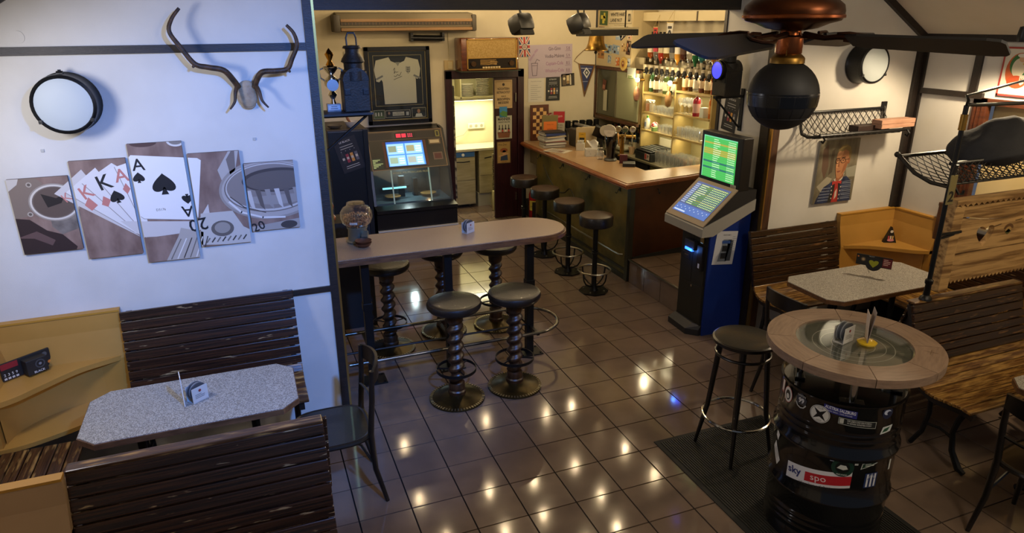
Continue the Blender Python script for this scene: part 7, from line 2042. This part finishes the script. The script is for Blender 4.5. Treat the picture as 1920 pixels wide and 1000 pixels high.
# old pine bed board
t = thing('pine_board', 'carved old pine bed board with heart cut-out above bench', 'board', (3.36, -0.40, 0.985))
BL, TH = 1.45, 0.03
MB().bb(0.0, 0.085, -TH, TH, 0.0, 0.56, 0, 0.005).build('stile', PINE, t)
MB().bb(BL - 0.085, BL, -TH, TH, 0.0, 0.56, 0, 0.005).build('stile', PINE, t)
def zig(x0, x1, n, z, dz):
    return [(x0 + (x1 - x0) * k / (2 * n), z + (dz if k % 2 else 0)) for k in range(2 * n + 1)]
poly = zig(0.085, BL - 0.085, 36, 0.040, 0.020) + [(BL - 0.085, 0.235), (0.085, 0.235)]
MB().prism(poly, -0.018, 0.018, 0, XZ).build('lower_plank', PINE, t)
# middle plank with a heart hole, upper edge carved
hx, hz = 0.335, 0.345
heart = [(hx + 0.080 * math.sin(q) ** 3, hz + 0.066 * math.cos(q) - 0.026 * math.cos(2 * q) - 0.010 * math.cos(3 * q)) for q in [2 * PI * k / 32 for k in range(32)]]
top = [(0.085 + (BL - 0.17) * k / 40, 0.455 + 0.022 * math.cos(2 * PI * k / 40 * 1.5 + 0.6)) for k in range(41)]
outer = [(0.085, 0.245), (hx, 0.245)]
# two halves around the heart
hl = [p for p in heart[16:]] + [heart[0]]      # left side, bottom to top
hr = heart[:17][::-1]                          # right side, bottom to top
topl = [p for p in top if p[0] <= hx]
topr = [p for p in top if p[0] > hx]
ztop = topl[-1][1]
m = MB()
m.prism([(0.085, 0.245), (hx, 0.245)] + hl + [(hx, ztop)] + topl[::-1], -0.018, 0.018, 0, XZ)
m.prism([(hx, 0.245), (BL - 0.085, 0.245)] + topr[::-1] + [(hx, ztop)] + hr[::-1], -0.018, 0.018, 0, XZ)
mp = m.build('middle_plank', PINE, t)
a = Art().circ(0.55, 0.36, 0.045, 0.035, '#5a3a1c', 1, 20, 0, 180).circ(0.55, 0.355, 0.028, 0.020, '#9a7a44', 2).poly([(0.52, 0.34), (0.55, 0.32), (0.58, 0.34), (0.55, 0.36)], '#4a4a22', 2).line([(0.41, 0.39), (0.47, 0.40)], 0.006, '#3f2a12', 1).line([(0.60, 0.41), (0.66, 0.415)], 0.006, '#3f2a12', 1)
a.build('painted_motif', mp, loc=(0, -0.018, 0))
MB().prism([(0.085, 0.485)] + [(0.085 + (BL - 0.17) * k / 40, 0.468 + 0.022 * math.cos(2 * PI * k / 40 * 1.5 + 0.6)) for k in range(41)] + [(BL - 0.085, 0.55), (0.085, 0.55)], -0.018, 0.018, 0, XZ).build('upper_plank', PINE, t)
MB().prism(zig(0.0, BL, 30, 0.555, 0.018) + [(BL, 0.60), (0.0, 0.60)], -0.034, 0.034, 0, XZ).build('crown_moulding', PINE, t)
MB().bb(-0.10, 0.085, -0.04, -0.03, 0.39, 0.405).build('strap', IRON, t)

# ================================================================== BETTING TERMINAL
KX, KY = 2.85, 1.485
t = thing('betting_terminal', 'blue and grey betting terminal with two screens', 'terminal', (KX, KY, 0))
MB().prism([(0.06, 0.0), (0.455, 0.0), (0.455, 1.15), (0.40, 1.15), (0.06, 0.97)], -0.195, 0.195, 0, XZ).build('body', BLUE, t)
MB().bb(0.045, 0.062, -0.178, 0.178, 0.075, 0.955, 0, 0.003).build('front_plate', DGREY, t)
m = MB()
fp = [(-0.035, 0.185), (-0.05, -0.10), (0.03, -0.182), (0.064, -0.182), (0.064, 0.185)]
tp = [(0.035, 0.185), (0.02, -0.10), (0.055, -0.182), (0.064, -0.182), (0.064, 0.185)]
vs = [(x, y, 0.0) for x, y in fp] + [(x, y, 0.055) for x, y in fp] + [(x, y, 0.095) for x, y in tp]
fs = [(4, 3, 2, 1, 0), (10, 11, 12, 13, 14)]
for q in range(2):
    for k in range(5):
        l = (k + 1) % 5
        fs.append((q * 5 + k, q * 5 + l, q * 5 + 5 + l, q * 5 + 5 + k))
m.add(vs, fs); m.build('foot', flat('#15151a'), t)
for (y0, y1, z0, z1) in ((-0.17, 0.0, 0.45, 0.94), (0.004, 0.17, 0.45, 0.94), (-0.17, 0.17, 0.09, 0.445)):
    MB().bb(0.041, 0.046, y0, y1, z0, z1, 0, 0.002).build('front_door', DGREY, t)
MB().bb(0.0, 0.045, -0.06, 0.08, 0.755, 0.84, 0, 0.008).build('note_slot_housing', flat('#2a2a2c', 0.3), t)
MB().bb(-0.006, 0.02, -0.04, 0.06, 0.745, 0.768, 0, 0.003).build('lit_slot', glow('#1c4cff', 9.0), t)
light('POINT', 'slot_blue_light', (KX - 0.03, KY + 0.01, 0.73), 0.5, (0.1, 0.3, 1.0), 0.02)
MB().bb(0.015, 0.045, -0.165, -0.085, 0.60, 0.82, 0, 0.005).build('card_reader', flat('#101012', 0.3), t)
MB().bb(0.012, 0.016, -0.135, -0.115, 0.62, 0.66).build('reader_light', flat('#b9bcc2'), t)
MB().bb(0.036, 0.045, 0.04, 0.14, 0.64, 0.70, 0, 0.002).build('payout_tray', flat('#08080a'), t)
MB().bb(0.034, 0.037, 0.06, 0.11, 0.675, 0.685).build('tray_lip', STEEL, t)
for (y, z) in ((0.12, 0.91), (-0.10, 0.90), (-0.02, 0.42)):
    MB().cyl((0.042, y, z), (0.034, y, z), 0.011, n=12).build('lock', CHROME, t)
MB().bb(0.022, 0.034, -0.150, -0.110, 0.845, 0.895, 0, 0.004).build('padlock', mat('padlock', '#a58a4c', 0.3, 0.7), t)
# console with sloping touch screen
MB().prism([(-0.09, 0.945), (-0.09, 1.015), (-0.07, 1.035), (0.42, 1.225), (0.42, 1.13), (0.02, 0.945)], -0.275, 0.275, 0, XZ).build('console_tray', flat('#8f8d88', 0.4), t)
MB().prism([(-0.075, 1.03), (0.235, 1.305), (0.42, 1.305), (0.42, 1.22)], -0.268, 0.268, 0, XZ).build('console_housing', flat('#17171a'), t)
sl = math.atan2(0.275, 0.31)
LS = math.hypot(0.275, 0.31)
rotS = (-(PI / 2 - sl), 0, R(-90))
m = MB().box((0, -0.004, LS / 2), (0.535, 0.010, LS + 0.012), 0, 0.003); o = m.build('touch_frame', TAUPE, t, (-0.078, 0, 1.032), rot=rotS)
a = Art().rect(-0.225, 0.045, 0.225, 0.385, '#2b4a8c', 1)
a.rect(-0.225, 0.045, 0.225, 0.13, '#2f62b8', 2)
rr = random.Random(4)
for r_ in range(11):
    y0 = 0.145 + r_ * 0.0205
    a.rect(-0.15, y0, 0.215, y0 + 0.015, ['#3f7a3a', '#4a8438', '#6f8a34', '#39703c'][r_ % 4], 3)
    a.rect(-0.215, y0, -0.16, y0 + 0.012, '#8fa4c9', 3)
    for c in range(9):
        a.rect(0.02 + 0.021 * c, y0 + 0.004, 0.032 + 0.021 * c, y0 + 0.011, '#c9dfc0', 4)
    a.rect(-0.14, y0 + 0.004, -0.14 + rr.uniform(0.06, 0.13), y0 + 0.010, '#cfe3c6', 4)
for c in range(14):
    a.rect(-0.20 + 0.03 * c, 0.085 + 0.02 * (c % 2), -0.19 + 0.03 * c, 0.093 + 0.02 * (c % 2), '#b5cdf0', 4)
a.rect(-0.21, 0.055, -0.06, 0.068, '#b5cdf0', 4)
a.build('touch_screen', t, loc=(-0.078, 0, 1.032), rot=rotS, emit=0.75, M=Matrix.Translation((0, -0.010, 0)))
# upright screen
MB().bb(0.232, 0.335, -0.27, 0.27, 1.30, 1.735, 0, 0.008).build('screen_housing', flat('#131315', 0.35), t)
a = Art().rect(-0.235, 1.345, 0.205, 1.695, '#3fae55', 1)
for r_ in range(19):
    y0 = 1.355 + r_ * 0.0175
    c = '#4db95e' if r_ not in (11, 12, 13, 16) else '#a8a648'
    a.rect(-0.225, y0, 0.195, y0 + 0.0150, c, 2)
    a.rect(-0.10, y0 + 0.004, -0.10 + rr.uniform(0.05, 0.11), y0 + 0.009, '#d9f0d6', 3)
    for k in range(6):
        a.rect(0.095 + 0.016 * k, y0 + 0.003, 0.105 + 0.016 * k, y0 + 0.011, '#cfeccc', 3)
    if r_ in (4, 7):
        a.rect(-0.225, y0, 0.195, y0 + 0.014, '#2c6a6a', 3)
a.rect(-0.235, 1.690, 0.205, 1.70, '#6fd0a0', 2).rect(-0.235, 1.345, -0.228, 1.695, '#8fd8c0', 2)
a.build('upper_screen', t, loc=(0.232, 0, 0), rz=R(-90), emit=0.85)
Art().rect(0.165, 1.30, 0.235, 1.345, '#a9a39a', 1).rect(0.175, 1.305, 0.20, 1.32, '#b0562c', 2).bars(0.172, 1.338, 0.055, 3, 0.009, 0.003, '#5c5a56', 2).build('notice_sticker', t, loc=(0.231, 0, 0), rz=R(-90))
a = Art().rect(0.02, -0.115, 0.075, 0.07, '#3f4652', 1).poly([(-0.06, -0.12), (-0.03, 0.075), (0.055, 0.075), (0.03, -0.12)], '#6a7380', 1).rect(-0.03, -0.03, 0.025, 0.02, '#15181f', 2).rect(-0.035, -0.095, 0.02, -0.045, '#23262d', 2).rect(-0.04, 0.04, 0.045, 0.065, '#2c4a8a', 2).bars(0.06, 0.10, 0.045, 8, 0.018, 0.003, '#7d828c', 2).text('QUICK INFO', 0.0, 0.11, 0.010, '#3a3f48', 2)
ps = poster('instruction_sheet', 'white instruction sheet in plastic sleeve on the blue terminal side', 'sheet', (KX + 0.215, KY - 0.1955, 0.80), 0, 0.215, 0.295, 0.003, flat('#b9bcc6'), a, tilt=0.10)

# ================================================================== CEILING FAN
FX, FY = 1.19, -1.235
t = thing('ceiling_fan', 'ceiling fan with copper motor and four black blades', 'ceiling fan', (FX, FY, 2.50))
MB().lathe([(0.04, 0.092), (0.085, 0.100), (0.12, 0.115), (0.155, 0.124), (0.163, 0.132), (0.165, 0.155), (0.160, 0.175), (0.13, 0.200), (0.05, 0.22), (0.0, 0.245)], 48).build('motor_housing', mat('fan_copper', '#5a3420', 0.3, 1.0, col2='#2a1810', vs=5, r2=0.45), t)
MB().lathe([(0.161, 0.130), (0.168, 0.134), (0.168, 0.142), (0.163, 0.146)], 48).build('rim_band', COPPER, t)
MB().lathe([(0.042, 0.015), (0.045, 0.019), (0.045, 0.072), (0.036, 0.078), (0.034, 0.095)], 32).build('switch_cup', COPPER, t)
MB().lathe([(0.040, 0.018), (0.054, 0.006), (0.058, 0.0), (0.058, -0.016), (0.054, -0.018), (0.0, -0.018)], 36).build('canopy_ring', BRASS, t)
MB().cyl((0, 0, 0.24), (0, 0, 2.05), 0.014, n=10).build('down_rod', IRON, t)
MB().tube([(-0.035, -0.03, 0.03), (-0.036, -0.031, -0.06)], 0.002, 4).build('pull_chain', BRASS, t)
BLD = mat('fan_blade', '#111214', 0.42, col2='#17171a', vs=5)
for k in range(4):
    az = R(-67 + 90 * k)
    M4 = Matrix.Rotation(az, 4, 'Z') @ Matrix.Translation((0, 0, 0.070)) @ Matrix.Rotation(R(2.0), 4, 'Y') @ Matrix.Rotation(R(-20), 4, 'X')
    m = MB(); m.M = M4
    out = [(0.20, -0.045), (0.24, -0.058), (0.60, -0.070), (0.635, -0.062), (0.645, -0.045), (0.645, 0.045), (0.635, 0.062), (0.60, 0.070), (0.24, 0.058), (0.20, 0.045)]
    m.prism(out, -0.004, 0.004); b = m.build('blade', BLD, t)
    m = MB(); m.M = M4
    m.tube([(0.045, 0, 0.012), (0.12, 0, 0.004), (0.16, 0.0, 0.010), (0.26, 0, 0.010)], 0.010, 6, radii=[0.012, 0.009, 0.010, 0.008])
    m.tube([(0.17, -0.03, 0.010), (0.21, -0.04, 0.010), (0.26, -0.025, 0.010), (0.28, 0, 0.010), (0.26, 0.025, 0.010), (0.21, 0.04, 0.010), (0.17, 0.03, 0.010)], 0.006, 6)
    m.build('blade_iron', mat('iron_bronze', '#3a2116', 0.35, 0.7), b)
t = thing('globe_shade', 'black segmented globe lampshade hanging under the fan', 'lampshade', (FX - 0.002, FY, 2.374))
MB().sphere((0, 0, 0), 0.122, 40).build('globe', mat('globe_black', '#0b0b0d', 0.6, col2='#121214', vs=4), t)
MB().lathe([(0.1222, 0.012), (0.1228, 0.004), (0.1228, -0.004), (0.1195, -0.035)], 40).build('band', flat('#08090c', 0.25), t)
m = MB()
for zz in (0.004, -0.035, -0.075):
    r_ = math.sqrt(0.1225 ** 2 - zz * zz)
    m.tube([(r_ * math.cos(2 * PI * k / 48), r_ * math.sin(2 * PI * k / 48), zz) for k in range(48)], 0.0011, 4, True)
for k in range(16):
    a_ = 2 * PI * k / 16
    m.tube([(0.1225 * math.cos(e) * math.cos(a_), 0.1225 * math.cos(e) * math.sin(a_), 0.1225 * math.sin(e)) for e in [R(2 - 5 * j) for j in range(9)]], 0.0008, 4)
m.build('seam', flat('#2a2b30'), t)
MB().cyl((0, 0, 0.12), (0, 0, 0.102 + 0.0), 0.012, n=10).cyl((0, 0, 0.115), (0, 0, 0.105), 0.012, n=10).build('stem', IRON, t)

# ================================================================== BAR CEILING BULBS
rr = random.Random(21)
BUL = MB().sphere((0, 0, 0), 0.012, 12).mesh('bulb', glow('#ffe2a8', 60.0))
SOC = MB().cyl((0, 0, 0.012), (0, 0, 0.05), 0.014, n=10).mesh('socket', BRASS)
spots = []
for i in range(5):
    for j in range(5):
        spots.append((0.9 + 0.68 * i + rr.uniform(-0.15, 0.15), 2.25 + 0.68 * j + rr.uniform(-0.15, 0.15)))
for k, (x, y) in enumerate(spots):
    t = thing('ceiling_bulb', 'small warm bulb on the dark bar ceiling, mirrored in the floor tiles', 'bulb', (x, y, 2.925), 0, 'bar ceiling bulbs')
    link('bulb', BUL, t); link('socket', SOC, t)
    light('POINT', 'bar_ceiling_light_%d' % k, (x, y, 2.905), 5.5, (1.0, 0.74, 0.42), 0.013)
# made-up pendant fitting around the added right fill light
t = thing('fill_lamp_body', 'added pendant fitting for the fill light beside the balcony, out of view', 'lamp', (3.3, -2.55, 2.62))
MB().lathe([(0.03, 0.10), (0.08, 0.11), (0.09, 0.13), (0.03, 0.17), (0.0, 0.175)], 20).build('cap', BRASS, t)
MB().cyl((0, 0, 0.17), (0, 0, 0.83), 0.006, n=8).build('cord', BLACKP, t)
# stage spot housing near the balcony
t = thing('stage_spot', 'blue stage spotlight beside the balcony, out of view', 'spotlight', (0.3, -2.7, 3.42))
MB().lathe([(0.055, -0.03), (0.06, 0.02), (0.05, 0.12), (0.0, 0.13)], 18).build('can', BLACKP, t)
MB().cyl((0, 0, 0.12), (0, 0, 0.75), 0.010, n=8).build('yoke', IRON, t)
